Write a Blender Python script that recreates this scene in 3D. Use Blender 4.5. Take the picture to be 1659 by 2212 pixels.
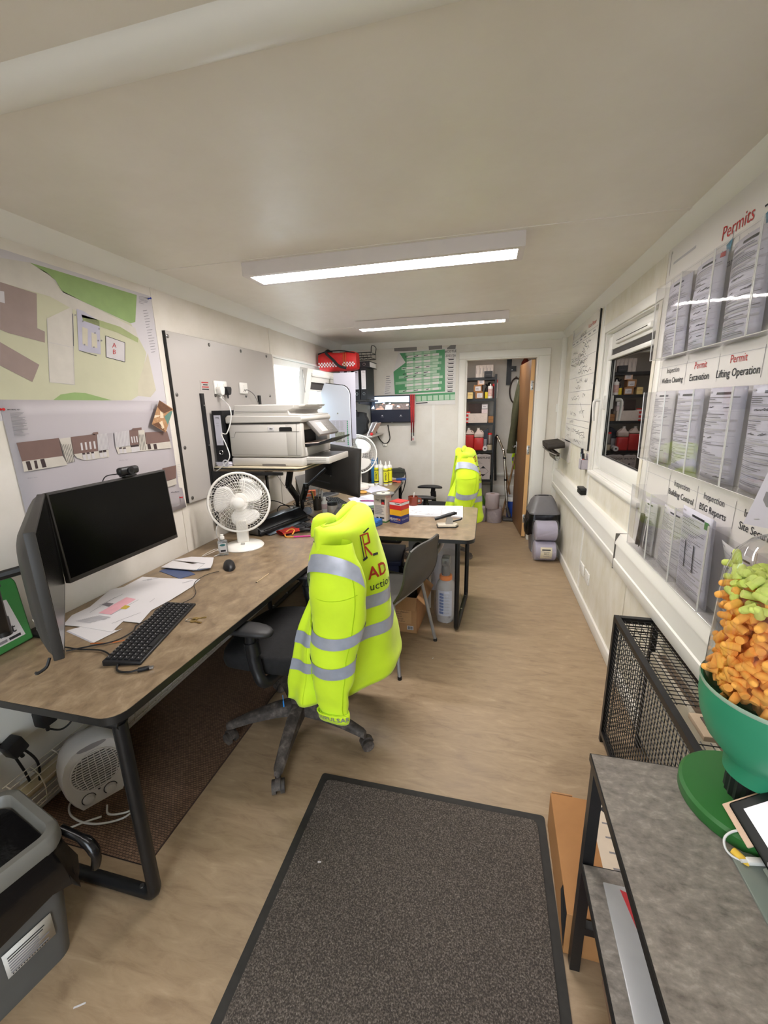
import bpy, bmesh, math, random
from mathutils import Matrix, Vector, Euler
from math import pi, sin, cos, radians as RAD

for o in list(bpy.data.objects):
    bpy.data.objects.remove(o, do_unlink=True)
COL = bpy.context.scene.collection
SC = bpy.context.scene

# ---------------------------------------------------------------- camera
FPX, YAW, PITCH, ROLL, EYE = 899.95, 0.2444, -0.2488, -0.0239, 1.55
def cam_basis():
    f = Vector((-sin(YAW)*cos(PITCH), cos(YAW)*cos(PITCH), sin(PITCH)))
    r = Vector((cos(YAW), sin(YAW), 0)); u = r.cross(f)
    return r*cos(ROLL)+u*sin(ROLL), -r*sin(ROLL)+u*cos(ROLL), f
CR, CU, CF = cam_basis()
cd = bpy.data.cameras.new('camera'); cam = bpy.data.objects.new('camera', cd); COL.objects.link(cam)
cd.sensor_fit = 'HORIZONTAL'; cd.sensor_width = 36.0; cd.lens = 36.0*FPX/1659.0
cd.clip_start = 0.02; cd.clip_end = 100
mw = Matrix.Identity(4)
for i in range(3):
    mw[i][0] = CR[i]; mw[i][1] = CU[i]; mw[i][2] = -CF[i]
mw[2][3] = EYE
cam.matrix_world = mw
SC.camera = cam
def at(px, py, ax, val):
    """point of the photograph on the plane  ax = val  (ax is 'x', 'y' or 'z')"""
    d = CR*(px-829.5) - CU*(py-1106) + CF*FPX
    k = 'xyz'.index(ax); o = Vector((0, 0, EYE))
    return o + d*((val-o[k])/d[k])

# ---------------------------------------------------------------- world, exposure
SC.view_settings.view_transform = 'Standard'; SC.view_settings.look = 'None'
SC.view_settings.gamma = 1.0; SC.view_settings.use_curve_mapping = False
SC.view_settings.exposure = 0.83
SC.cycles.diffuse_bounces = 8; SC.cycles.max_bounces = 16
wd = bpy.data.worlds.new('overcast_sky'); SC.world = wd; wd.use_nodes = True
wd.node_tree.nodes['Background'].inputs[0].default_value = (0.80, 0.90, 1.0, 1)
wd.node_tree.nodes['Background'].inputs[1].default_value = 5.5
LAMP = 39.0          # strength of the ceiling light diffusers
LAMP_RGB = (1.0, 0.945, 0.92)

# ---------------------------------------------------------------- materials
MATS = {}
def lin(c):
    return tuple(((v/255.0)/12.92 if v/255.0 <= .04045 else ((v/255.0+.055)/1.055)**2.4) for v in c)
def M(name, rgb=(128, 128, 128), rough=.5, metal=0.0, var=.05, scale=18.0, bump=0.0, bscale=None,
      trans=0.0, ior=1.45, emit=0.0, alpha=1.0, spec=.5, sub=0.0, coat=0.0, stretch=(1, 1, 1), sheen=0.0):
    if name in MATS: return MATS[name]
    m = bpy.data.materials.new(name); m.use_nodes = True; MATS[name] = m
    nt = m.node_tree; N = nt.nodes; L = nt.links; b = N['Principled BSDF']
    c = lin(rgb)
    b.inputs['Roughness'].default_value = rough; b.inputs['Metallic'].default_value = metal
    b.inputs['IOR'].default_value = ior; b.inputs['Specular IOR Level'].default_value = spec
    b.inputs['Transmission Weight'].default_value = trans; b.inputs['Alpha'].default_value = alpha
    b.inputs['Coat Weight'].default_value = coat; b.inputs['Sheen Weight'].default_value = sheen
    if emit:
        b.inputs['Emission Color'].default_value = (*c, 1); b.inputs['Emission Strength'].default_value = emit
    tc = N.new('ShaderNodeTexCoord'); mp = N.new('ShaderNodeMapping'); mp.inputs['Scale'].default_value = stretch
    L.new(tc.outputs['Object'], mp.inputs[0])
    nz = N.new('ShaderNodeTexNoise'); nz.inputs['Scale'].default_value = scale; nz.inputs['Detail'].default_value = 4
    L.new(mp.outputs[0], nz.inputs['Vector'])
    cr = N.new('ShaderNodeValToRGB')
    cr.color_ramp.elements[0].position = .3; cr.color_ramp.elements[1].position = .7
    cr.color_ramp.elements[0].color = (*[v*(1-var) for v in c], 1)
    cr.color_ramp.elements[1].color = (*[min(1, v*(1+var)) for v in c], 1)
    L.new(nz.outputs['Fac'], cr.inputs[0]); L.new(cr.outputs[0], b.inputs['Base Color'])
    if bump:
        n2 = N.new('ShaderNodeTexNoise'); n2.inputs['Scale'].default_value = bscale or scale*4; n2.inputs['Detail'].default_value = 6
        L.new(mp.outputs[0], n2.inputs['Vector'])
        bp = N.new('ShaderNodeBump'); bp.inputs['Strength'].default_value = bump; bp.inputs['Distance'].default_value = .004
        L.new(n2.outputs['Fac'], bp.inputs['Height']); L.new(bp.outputs[0], b.inputs['Normal'])
    return m

def ramp_mat(name, stops, scale=6, detail=8, stretch=(1, 1, 1), rough=(.4, .6), bump=.0, bscale=60, dist=.003, dim=None, spec=.5, distort=0.0, rnoise=None):
    """noise driven colour ramp; stops = [(pos, rgb)...]"""
    if name in MATS: return MATS[name]
    m = bpy.data.materials.new(name); m.use_nodes = True; MATS[name] = m
    nt = m.node_tree; N = nt.nodes; L = nt.links; b = N['Principled BSDF']
    b.inputs['Specular IOR Level'].default_value = spec
    tc = N.new('ShaderNodeTexCoord'); mp = N.new('ShaderNodeMapping'); mp.inputs['Scale'].default_value = stretch
    L.new(tc.outputs['Object'], mp.inputs[0])
    nz = N.new('ShaderNodeTexNoise'); nz.inputs['Scale'].default_value = scale; nz.inputs['Detail'].default_value = detail
    nz.inputs['Roughness'].default_value = .65; nz.inputs['Distortion'].default_value = distort
    L.new(mp.outputs[0], nz.inputs['Vector'])
    cr = N.new('ShaderNodeValToRGB'); e = cr.color_ramp.elements
    e[0].position = stops[0][0]; e[0].color = (*lin(stops[0][1]), 1)
    e[1].position = stops[-1][0]; e[1].color = (*lin(stops[-1][1]), 1)
    for p, c in stops[1:-1]:
        q = e.new(p); q.color = (*lin(c), 1)
    L.new(nz.outputs['Fac'], cr.inputs[0]); L.new(cr.outputs[0], b.inputs['Base Color'])
    rr = N.new('ShaderNodeMapRange'); rr.inputs[1].default_value = .3; rr.inputs[2].default_value = .7
    rr.inputs[3].default_value = rough[0]; rr.inputs[4].default_value = rough[1]
    n3 = nz
    if rnoise:
        n3 = N.new('ShaderNodeTexNoise'); n3.inputs['Scale'].default_value = rnoise; n3.inputs['Detail'].default_value = 6
        L.new(mp.outputs[0], n3.inputs['Vector'])
    L.new(n3.outputs['Fac'], rr.inputs[0]); L.new(rr.outputs[0], b.inputs['Roughness'])
    if bump:
        n2 = N.new('ShaderNodeTexNoise'); n2.inputs['Scale'].default_value = bscale; n2.inputs['Detail'].default_value = 6
        L.new(mp.outputs[0], n2.inputs['Vector'])
        bp = N.new('ShaderNodeBump'); bp.inputs['Strength'].default_value = bump; bp.inputs['Distance'].default_value = dist
        L.new(n2.outputs['Fac'], bp.inputs['Height']); L.new(bp.outputs[0], b.inputs['Normal'])
    return m

# ---------------------------------------------------------------- mesh helpers
def catmull(pts, n=6, closed=False):
    P = [Vector(p) for p in pts]
    if len(P) < 3: return P
    out = []; m = len(P); rng = range(m if closed else m-1)
    for i in rng:
        a = P[(i-1) % m] if closed or i > 0 else P[0]*2-P[1]
        b = P[i]; c = P[(i+1) % m]
        d = P[(i+2) % m] if closed or i+2 < m else P[-1]*2-P[-2]
        for k in range(n):
            t = k/n
            out.append(.5*((2*b)+(c-a)*t+(2*a-5*b+4*c-d)*t*t+(3*b-a-3*c+d)*t**3))
    if not closed: out.append(P[-1])
    return out

class MB:
    """collects geometry; build() links it as one mesh object"""
    def __init__(s): s.v = []; s.f = []; s.mi = []; s.cur = 0; s.T = Matrix.Identity(4)
    def add(s, vs, fs):
        o = len(s.v); s.v += [s.T @ Vector(v) for v in vs]
        for f in fs: s.f.append([i+o for i in f]); s.mi.append(s.cur)
        return s
    def at(s, loc=(0, 0, 0), rot=(0, 0, 0), sc=(1, 1, 1)):
        s.T = Matrix.LocRotScale(Vector(loc), Euler(rot), Vector(sc)); return s
    def box(s, lo, hi):
        x0, y0, z0 = lo; x1, y1, z1 = hi
        return s.add([(x0,y0,z0),(x1,y0,z0),(x1,y1,z0),(x0,y1,z0),(x0,y0,z1),(x1,y0,z1),(x1,y1,z1),(x0,y1,z1)],
              [(3,2,1,0),(4,5,6,7),(0,1,5,4),(1,2,6,5),(2,3,7,6),(3,0,4,7)])
    def cb(s, c, size):
        return s.box([c[i]-size[i]/2 for i in range(3)], [c[i]+size[i]/2 for i in range(3)])
    def rbox(s, lo, hi, r=.005, seg=2):
        bm = bmesh.new(); bmesh.ops.create_cube(bm, size=1)
        for v in bm.verts: v.co = Vector([lo[i]+(v.co[i]+.5)*(hi[i]-lo[i]) for i in range(3)])
        bmesh.ops.bevel(bm, geom=bm.edges[:], offset=r, segments=seg, affect='EDGES', profile=.5)
        s.bm(bm); return s
    def bm(s, bm):
        bm.verts.index_update(); s.add([v.co.copy() for v in bm.verts], [[v.index for v in f.verts] for f in bm.faces]); bm.free(); return s
    def prism(s, poly, z0, z1, axes='xyz'):
        """extrude a 2D outline; axes: order in which (u, v, h) go to x, y, z e.g. 'yzx' puts u->y v->z h->x"""
        n = len(poly); k = ['xyz'.index(c) for c in axes]
        def P(u, v, h):
            q = [0, 0, 0]; q[k[0]] = u; q[k[1]] = v; q[k[2]] = h; return q
        vs = [P(u, v, z0) for u, v in poly]+[P(u, v, z1) for u, v in poly]
        fs = [[i, (i+1) % n, n+(i+1) % n, n+i] for i in range(n)]+[list(range(n))[::-1], list(range(n, 2*n))]
        return s.add(vs, fs)
    def tube(s, pts, r, n=8, closed=False, cap=True):
        P = [Vector(p) for p in pts]; m = len(P)
        R = r if isinstance(r, (list, tuple)) else [r]*m
        t0 = (P[1]-P[0]).normalized()
        up = Vector((0, 0, 1)) if abs(t0.z) < .9 else Vector((1, 0, 0))
        nrm = (up-t0*up.dot(t0)).normalized(); vs = []
        for i in range(m):
            a = P[i-1] if (i > 0 or closed) else P[i]; b = P[(i+1) % m] if (i < m-1 or closed) else P[i]
            t = (b-a)
            t = t.normalized() if t.length > 1e-9 else t0
            nrm = nrm-t*nrm.dot(t)
            if nrm.length < 1e-6: nrm = t.orthogonal()
            nrm.normalize(); bi = t.cross(nrm)
            for k in range(n):
                a2 = 2*pi*k/n; vs.append(P[i]+(nrm*cos(a2)+bi*sin(a2))*R[i])
        fs = []
        for i in range(m if closed else m-1):
            for k in range(n):
                j = (i+1) % m; fs.append([i*n+k, i*n+(k+1) % n, j*n+(k+1) % n, j*n+k])
        if cap and not closed: fs += [list(range(n))[::-1], list(range((m-1)*n, m*n))]
        return s.add(vs, fs)
    def cable(s, pts, r=.003, n=6, k=5, closed=False): return s.tube(catmull(pts, k, closed), r, n, closed)
    def cyl(s, a, b, r, n=16, r2=None):
        return s.tube([a, b], [r, r if r2 is None else r2], n)
    def lathe(s, prof, n=24, capb=True, capt=True):
        vs = []; fs = []; m = len(prof)
        for r, z in prof:
            for k in range(n): vs.append((r*cos(2*pi*k/n), r*sin(2*pi*k/n), z))
        for i in range(m-1):
            for k in range(n): fs.append([i*n+k, i*n+(k+1) % n, (i+1)*n+(k+1) % n, (i+1)*n+k])
        if capb: fs.append(list(range(n))[::-1])
        if capt: fs.append(list(range((m-1)*n, m*n)))
        return s.add(vs, fs)
    def grid(s, fn, nu, nv, closed=False):
        vs = [fn(i/nu, j/nv) for j in range(nv+1) for i in range(nu if closed else nu+1)]
        w = nu if closed else nu+1; fs = []
        for j in range(nv):
            for i in range(nu):
                i2 = (i+1) % w if closed else i+1
                fs.append([j*w+i, j*w+i2, (j+1)*w+i2, (j+1)*w+i])
        return s.add(vs, fs)
    def loft(s, loops, cap=True, closed=True):
        n = len(loops[0]); vs = [p for l in loops for p in l]; fs = []
        for i in range(len(loops)-1):
            for k in range(n if closed else n-1):
                fs.append([i*n+k, i*n+(k+1) % n, (i+1)*n+(k+1) % n, (i+1)*n+k])
        if cap: fs += [list(range(n))[::-1], list(range((len(loops)-1)*n, len(loops)*n))]
        return s.add(vs, fs)
    def sphere(s, c, r, n=12, sc=(1, 1, 1)):
        bm = bmesh.new(); bmesh.ops.create_uvsphere(bm, u_segments=n, v_segments=max(6, n//2), radius=1)
        for v in bm.verts: v.co = Vector([c[i]+v.co[i]*r*sc[i] for i in range(3)])
        return s.bm(bm)
    def build(s, name, mat, parent=None, smooth=40, solid=0.0, subd=0, bevel=0.0, fix=True):
        me = bpy.data.meshes.new(name)
        org = Vector((0, 0, 0))
        if parent is None and s.v:
            xs = [v.x for v in s.v]; ys = [v.y for v in s.v]
            org = Vector(((min(xs)+max(xs))/2, (min(ys)+max(ys))/2, min(v.z for v in s.v)))
        me.from_pydata([tuple(v-org) for v in s.v], [], s.f)
        ms = mat if isinstance(mat, list) else [mat]
        for m in ms: me.materials.append(m)
        for p, i in zip(me.polygons, s.mi): p.material_index = i
        if fix:
            bm = bmesh.new(); bm.from_mesh(me); bmesh.ops.recalc_face_normals(bm, faces=bm.faces[:]); bm.to_mesh(me); bm.free()
        if smooth:
            me.shade_smooth(); me.set_sharp_from_angle(angle=RAD(smooth))
        o = bpy.data.objects.new(name, me); COL.objects.link(o); o.location = org
        if parent is not None: o.parent = parent
        if solid:
            q = o.modifiers.new('thickness', 'SOLIDIFY'); q.thickness = solid; q.offset = 0
        if bevel:
            q = o.modifiers.new('bevel', 'BEVEL'); q.width = bevel; q.segments = 2; q.limit_method = 'ANGLE'
        if subd:
            q = o.modifiers.new('subdivision', 'SUBSURF'); q.levels = subd; q.render_levels = subd
        return o

LABELS = {}
def tag(o, label, cat, group=None, kind=None):
    if label: o['label'] = label
    if cat: o['category'] = cat
    if group: o['group'] = group
    if kind: o['kind'] = kind
    return o
def thing(name, label, cat, loc=(0, 0, 0), rz=0.0, group=None, rot=None):
    o = bpy.data.objects.new(name, None); COL.objects.link(o)
    o.empty_display_size = .05; o.location = loc; o.rotation_euler = rot if rot else (0, 0, rz)
    return tag(o, label, cat, group)
def struct(o, label=None, cat=None):
    o['kind'] = 'structure'
    if label: o['label'] = label
    if cat: o['category'] = cat
    return o
def copy_tree(o, parent=None):
    c = o.copy(); COL.objects.link(c); c.parent = parent
    for ch in o.children: copy_tree(ch, c)
    return c

_font = {}
def text_polys(s, size=1.0, align='CENTER', bold=0.0, space=1.0):
    key = (s, size, align, bold, space)
    if key in _font: return _font[key]
    cu = bpy.data.curves.new('t', 'FONT'); cu.body = s; cu.size = size; cu.align_x = align; cu.align_y = 'CENTER'
    cu.resolution_u = 2; cu.offset = bold; cu.space_line = space; cu.fill_mode = 'FRONT'
    ob = bpy.data.objects.new('t', cu); COL.objects.link(ob)
    dg = bpy.context.evaluated_depsgraph_get(); me = bpy.data.meshes.new_from_object(ob.evaluated_get(dg))
    r = ([tuple(v.co) for v in me.vertices], [list(p.vertices) for p in me.polygons])
    bpy.data.objects.remove(ob); bpy.data.curves.remove(cu); bpy.data.meshes.remove(me)
    _font[key] = r; return r

class Print:
    """flat print on a surface; fn(u, v, h) -> point, h is the height above the sheet"""
    def __init__(s, fn, eps=.0004, vf=1): s.vf = vf; s.fn = fn; s.eps = eps; s.v = []; s.f = []; s.mi = []; s.mats = []; s.lay = 1
    def _m(s, mat):
        if mat not in s.mats: s.mats.append(mat)
        return s.mats.index(mat)
    def poly(s, pts, mat, lay=None):
        o = len(s.v); h = s.eps*(s.lay if lay is None else lay)
        s.v += [s.fn(u, v, h) for u, v in pts]; s.f.append(list(range(o, o+len(pts)))); s.mi.append(s._m(mat)); return s
    def rect(s, u0, v0, u1, v1, mat, lay=None, n=1):
        for k in range(n):
            a = u0+(u1-u0)*k/n; b = u0+(u1-u0)*(k+1)/n
            s.poly([(a, v0), (b, v0), (b, v1), (a, v1)], mat, lay)
        return s
    def frame(s, u0, v0, u1, v1, w, mat, lay=None):
        s.rect(u0, v0, u1, v0+w, mat, lay); s.rect(u0, v1-w, u1, v1, mat, lay)
        s.rect(u0, v0+w, u0+w, v1-w, mat, lay); s.rect(u1-w, v0+w, u1, v1-w, mat, lay); return s
    def line(s, a, b, w, mat, lay=None):
        a = Vector(a); b = Vector(b); d = (b-a)
        if d.length < 1e-9: return s
        n = Vector((-d.y, d.x)).normalized()*w/2
        return s.poly([tuple(a+n), tuple(a-n), tuple(b-n), tuple(b+n)], mat, lay)
    def text(s, t, u, v, size, mat, align='CENTER', rot=0.0, lay=None, bold=0.0):
        vs, fs = text_polys(t, 1.0, align, bold); o = len(s.v); h = s.eps*(s.lay+1 if lay is None else lay)
        c, q = cos(rot), sin(rot)
        s.v += [s.fn(u+size*(x*c-y*q), v+s.vf*size*(x*q+y*c), h) for x, y, z in vs]
        m = s._m(mat)
        for f in fs: s.f.append([i+o for i in f]); s.mi.append(m)
        return s
    def lines(s, u0, v0, u1, v1, n, mat, rng, fill=.45, cols=None, nsub=1, ragged=.35):
        """rows of unreadable small print"""
        dv = (v1-v0)/n
        for k in range(n):
            e = u1-(u1-u0)*ragged*rng.random() if cols is None else u1
            va = v0+dv*k+dv*(1-fill)/2; vb = va+dv*fill
            if cols is None:
                s.rect(u0, va, e, vb, mat, n=nsub)
            else:
                for c in range(cols):
                    a = u0+(u1-u0)*c/cols; w = (u1-u0)/cols
                    s.rect(a, va, a+w*(.45+.4*rng.random()), vb, mat, n=nsub)
        return s
    def build(s, name, parent):
        me = bpy.data.meshes.new(name); org = Vector((0, 0, 0))
        me.from_pydata([tuple(v) for v in s.v], [], s.f)
        for m in s.mats: me.materials.append(m)
        for p, i in zip(me.polygons, s.mi): p.material_index = i
        o = bpy.data.objects.new(name, me); COL.objects.link(o); o.parent = parent; return o

def plane_fn(o, U, V, N=None):
    o = Vector(o); U = Vector(U); V = Vector(V); N = Vector(N) if N is not None else U.cross(V).normalized()
    return lambda u, v, h=0: o+U*u+V*v+N*h
def rr_poly(x0, y0, x1, y1, r, n=5, corners=(1, 1, 1, 1)):
    """rounded rectangle outline; corners: (x0y0, x1y0, x1y1, x0y1)"""
    out = []
    for (cx, cy, a0, on) in ((x0, y0, pi, corners[0]), (x1, y0, 1.5*pi, corners[1]), (x1, y1, 0, corners[2]), (x0, y1, .5*pi, corners[3])):
        if not on: out.append((cx, cy)); continue
        ccx = cx+(r if cx == x0 else -r); ccy = cy+(r if cy == y0 else -r)
        for k in range(n+1):
            a = a0+.5*pi*k/n; out.append((ccx+r*cos(a), ccy+r*sin(a)))
    return out
XL, XR, YF, ZC = -1.716, 0.764, 4.90, 2.242
def clear_mat(name, tint=(245, 245, 245), gloss=.6, rough=.05, ior=1.45, haze=0.0):
    """thin clear plastic or glass sheet: see-through with a Fresnel gloss"""
    if name in MATS: return MATS[name]
    m = bpy.data.materials.new(name); m.use_nodes = True; MATS[name] = m
    nt = m.node_tree; N = nt.nodes; L = nt.links; N.remove(N['Principled BSDF'])
    out = N['Material Output']; tr = N.new('ShaderNodeBsdfTransparent'); tr.inputs[0].default_value = (*lin(tint), 1)
    gl = N.new('ShaderNodeBsdfGlossy'); gl.inputs['Roughness'].default_value = rough
    nz = N.new('ShaderNodeTexNoise'); nz.inputs['Scale'].default_value = 9
    bp = N.new('ShaderNodeBump'); bp.inputs['Strength'].default_value = .05; bp.inputs['Distance'].default_value = .01
    tc = N.new('ShaderNodeTexCoord'); L.new(tc.outputs['Object'], nz.inputs['Vector']); L.new(nz.outputs['Fac'], bp.inputs['Height']); L.new(bp.outputs[0], gl.inputs['Normal'])
    fr = N.new('ShaderNodeLayerWeight'); fr.inputs['Blend'].default_value = .5
    pw_ = N.new('ShaderNodeMath'); pw_.operation = 'POWER'; pw_.inputs[1].default_value = 4.0; L.new(fr.outputs['Facing'], pw_.inputs[0])
    ml = N.new('ShaderNodeMath'); ml.operation = 'MULTIPLY_ADD'; ml.inputs[1].default_value = gloss; ml.inputs[2].default_value = ((ior-1)/(ior+1))**2; L.new(pw_.outputs[0], ml.inputs[0])
    mx = N.new('ShaderNodeMixShader'); L.new(ml.outputs[0], mx.inputs[0]); L.new(tr.outputs[0], mx.inputs[1]); L.new(gl.outputs[0], mx.inputs[2])
    last = mx
    if haze:
        df = N.new('ShaderNodeBsdfDiffuse'); df.inputs[0].default_value = (*lin((225, 225, 228)), 1)
        m2 = N.new('ShaderNodeMixShader'); m2.inputs[0].default_value = haze; L.new(mx.outputs[0], m2.inputs[1]); L.new(df.outputs[0], m2.inputs[2]); last = m2
    L.new(last.outputs[0], out.inputs['Surface'])
    return m
# ================================================================ shared materials
white_plastic = M('white_plastic', (226, 224, 218), .35, var=.02)
white_board = M('white_laminate', (172, 167, 162), .3, var=.015, scale=4)
black_plastic = M('black_plastic', (22, 22, 24), .42, var=.1)
black_metal = M('black_powder_coat', (20, 20, 21), .38, var=.12, scale=40, bump=.05)
steel = M('steel', (190, 190, 188), .28, 1.0, var=.05)
dark_ink = M('dark_ink', (40, 40, 44), .7)
grey_ink = M('grey_ink', (128, 126, 130), .7)
pale_ink = M('pale_ink', (176, 174, 178), .7)
red_ink = M('red_ink', (176, 42, 40), .6)
paper = M('paper', (208, 205, 206), .7, var=.02, scale=5)
paper_cool = M('cool_white_paper', (198, 196, 208), .65, var=.02, scale=5)
cardboard = ramp_mat('cardboard', [(.3, (168, 124, 82)), (.7, (186, 140, 96))], 9, 6, rough=(.75, .9), bump=.1, bscale=90)
clear = M('clear_acrylic', (240, 240, 240), .06, trans=1.0, ior=1.3, var=0, spec=.5)
wall_mat = ramp_mat('wall_vinyl', [(.30, (206, 200, 188)), (.5, (215, 209, 199)), (.72, (222, 217, 209))], 3.2, 7, rough=(.42, .62), bump=.12, bscale=45)
wallR_mat = ramp_mat('wall_vinyl_marbled', [(.30, (206, 198, 176)), (.5, (216, 210, 195)), (.68, (224, 219, 208))], 7, 9, stretch=(1, 1.6, .8), rough=(.42, .62), bump=.12, bscale=45)
trim_mat = M('white_trim', (224, 221, 214), .38, var=.02, scale=3)
ceil_mat = ramp_mat('ceiling_vinyl', [(.3, (218, 211, 201)), (.55, (223, 217, 208)), (.75, (228, 222, 214))], 2.2, 8, rough=(.33, .46), bump=.2, bscale=16, dist=.006, rnoise=16)
floor_mat = ramp_mat('floor_vinyl', [(.25, (126, 105, 82)), (.45, (148, 126, 99)), (.6, (158, 136, 108)), (.8, (178, 157, 128))], 10, 12, stretch=(.8, 3.0, 1), rough=(.36, .56), bump=.06, bscale=70, distort=.6)

def flat_wall(name, outline, holes, axis, val, thick, mat, label=None):
    """wall slab on plane axis=val from rectangles left after cutting holes; outline (a0,b0,a1,b1)"""
    a0, b0, a1, b1 = outline
    xs = sorted({a0, a1, *[h[0] for h in holes], *[h[2] for h in holes]}); ys = sorted({b0, b1, *[h[1] for h in holes], *[h[3] for h in holes]})
    mb = MB()
    for i in range(len(xs)-1):
        for j in range(len(ys)-1):
            cx = (xs[i]+xs[i+1])/2; cy = (ys[j]+ys[j+1])/2
            if any(h[0] < cx < h[2] and h[1] < cy < h[3] for h in holes): continue
            lo = [xs[i], ys[j]]; hi = [xs[i+1], ys[j+1]]
            t0, t1 = sorted((val, val+thick))
            if axis == 'x': mb.box((t0, lo[0], lo[1]), (t1, hi[0], hi[1]))
            else: mb.box((lo[0], t0, lo[1]), (hi[0], t1, hi[1]))
    o = mb.build(name, mat, smooth=0, fix=False)
    return struct(o, label)

YB = -1.15      # wall behind the photographer
YS = 6.75       # back of the store room
WL = (3.25, 1.02, 4.42, 1.965)      # left window opening (y0,z0,y1,z1)
WR = (2.30, 1.055, 3.335, 2.0)      # right window opening
DO = (-.262, 0.0, .498, 2.03)       # door opening (x0,z0,x1,z1)

fl = MB().box((XL-.1, YB-.1, -.06), (XR+.1, YS, 0)).build('floor', floor_mat, smooth=0, fix=False); struct(fl, 'brown speckled vinyl floor')
ce = MB().box((XL-.1, YB-.1, ZC), (XR+.1, YS, ZC+.06)).build('ceiling', ceil_mat, smooth=0, fix=False); struct(ce, 'beige vinyl-faced ceiling panels')
# cover strip across the ceiling and panel joints
def strip_x(mb, y, w, h):
    n = 8
    prof = [(y-w/2+w*k/n, ZC-h*sin(pi*k/n)**.6) for k in range(n+1)]
    mb.prism([(a, b) for a, b in prof]+[(y+w/2, ZC+.002), (y-w/2, ZC+.002)], XL, XR, 'yzx')
mb = MB(); strip_x(mb, .885, .105, .03); o = mb.build('cover_strip', trim_mat); o.parent = ce; o.location -= ce.location
for y in (2.02, 3.87):
    mb = MB().box((XL, y-.012, ZC-.003), (XR, y+.012, ZC)); o = mb.build('joint_strip', ceil_mat); o.parent = ce; o.location -= ce.location

wl = flat_wall('wall_left', (YB, 0, YF+.08, ZC), [WL], 'x', XL, -.09, wall_mat, 'cream vinyl wall with a window, behind the desks')
wr = flat_wall('wall_right', (YB, 0, YF+.08, ZC), [WR], 'x', XR, .09, wallR_mat, 'cream marbled wall with a window and dado trunking')
wf = flat_wall('wall_far', (XL, 0, XR, ZC), [DO], 'y', YF, .08, wall_mat, 'far end wall with doorway into the store')
wb = flat_wall('wall_back', (XL-.09, 0, XR+.09, ZC), [(-.75, 0, .1, 2.0)], 'y', YB, -.08, wall_mat, 'end wall behind the photographer')
ws = flat_wall('wall_store', (XL, 0, XR, ZC), [], 'y', 6.45, .08, wall_mat, 'back wall of the store room')
wsl = flat_wall('wall_store_left', (YF+.08, 0, 6.45, ZC), [], 'x', -.95, -.08, wall_mat, 'left wall of the store room')
wsr = flat_wall('wall_store_right', (YF+.08, 0, 6.45, ZC), [], 'x', XR, .09, wall_mat, 'right wall of the store room')
def kid(mb, name, mat, par, smooth=40, **k):
    o = mb.build(name, mat, None, smooth, **k); o.parent = par; o.location -= par.location; return o
# wall panel joints
for y in (.78, 2.03, 3.25):
    kid(MB().box((XL, y-.02, .05), (XL+.004, y+.02, ZC)), 'joint_strip', wall_mat, wl)
for y in (1.15, 2.36, 3.43):
    kid(MB().box((XR-.004, y-.02, .05), (XR, y+.02, ZC)), 'joint_strip', trim_mat if y > 3 else wallR_mat, wr)
kid(MB().box((-.625, YF-.005, .02), (-.595, YF, ZC)), 'joint_strip', trim_mat, wf)
# cornice, skirting
def trim(name, lo, hi, label, r=.006):
    o = MB().rbox(lo, hi, r).build(name, trim_mat); struct(o, label); return o
def cove(name, pts, y0, y1, axes):
    o = MB().prism(pts, y0, y1, axes).build(name, trim_mat); struct(o, 'white ceiling cornice strip'); return o
cove('trim_1', [(XL, ZC), (XL+.055, ZC), (XL+.045, ZC-.02), (XL+.012, ZC-.07), (XL, ZC-.075)], YB, YF, 'xzy')
cove('trim_2', [(XR, ZC), (XR-.055, ZC), (XR-.045, ZC-.02), (XR-.012, ZC-.05), (XR, ZC-.055)], YB, YF, 'xzy')
cove('trim_3', [(YF, ZC), (YF-.05, ZC), (YF-.012, ZC-.06), (YF, ZC-.065)], XL, XR, 'yzx')
trim('baseboard_right', (XR-.018, YB, 0), (XR, YF, .085), 'white skirting under the marbled right wall')
trim('baseboard_far', (XL, YF-.016, 0), (DO[0]-.07, YF, .085), 'white skirting on the far wall')
trim('baseboard_left', (XL, YB, 0), (XL+.016, YF, .085), 'white skirting behind the desks')
# corner post at the right end of the far wall
trim('trim_4', (XR-.05, YF-.02, 0), (XR, YF, ZC-.05), 'white corner strip beside the doorway', .004)
# door frame
fr = MB()
x0, x1, zt = DO[0], DO[2], DO[3]
a = .068
for lo, hi in (((x0-a, YF-.022, 0), (x0+.004, YF, zt-.004)), ((x1-.004, YF-.022, 0), (x1+a+.045, YF, zt-.004)), ((x0-a, YF-.022, zt-.004), (x1+a+.045, YF, zt+a))):
    fr.rbox(lo, hi, .006)
for lo, hi in (((x0, YF-.01, 0), (x0+.018, YF+.095, zt-.018)), ((x1-.018, YF-.01, 0), (x1, YF+.095, zt-.018)), ((x0+.001, YF-.009, zt-.018), (x1-.001, YF+.094, zt-.001))):
    fr.rbox(lo, hi, .003)
struct(fr.build('trim_5', trim_mat), 'white architrave around the store doorway')

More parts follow.
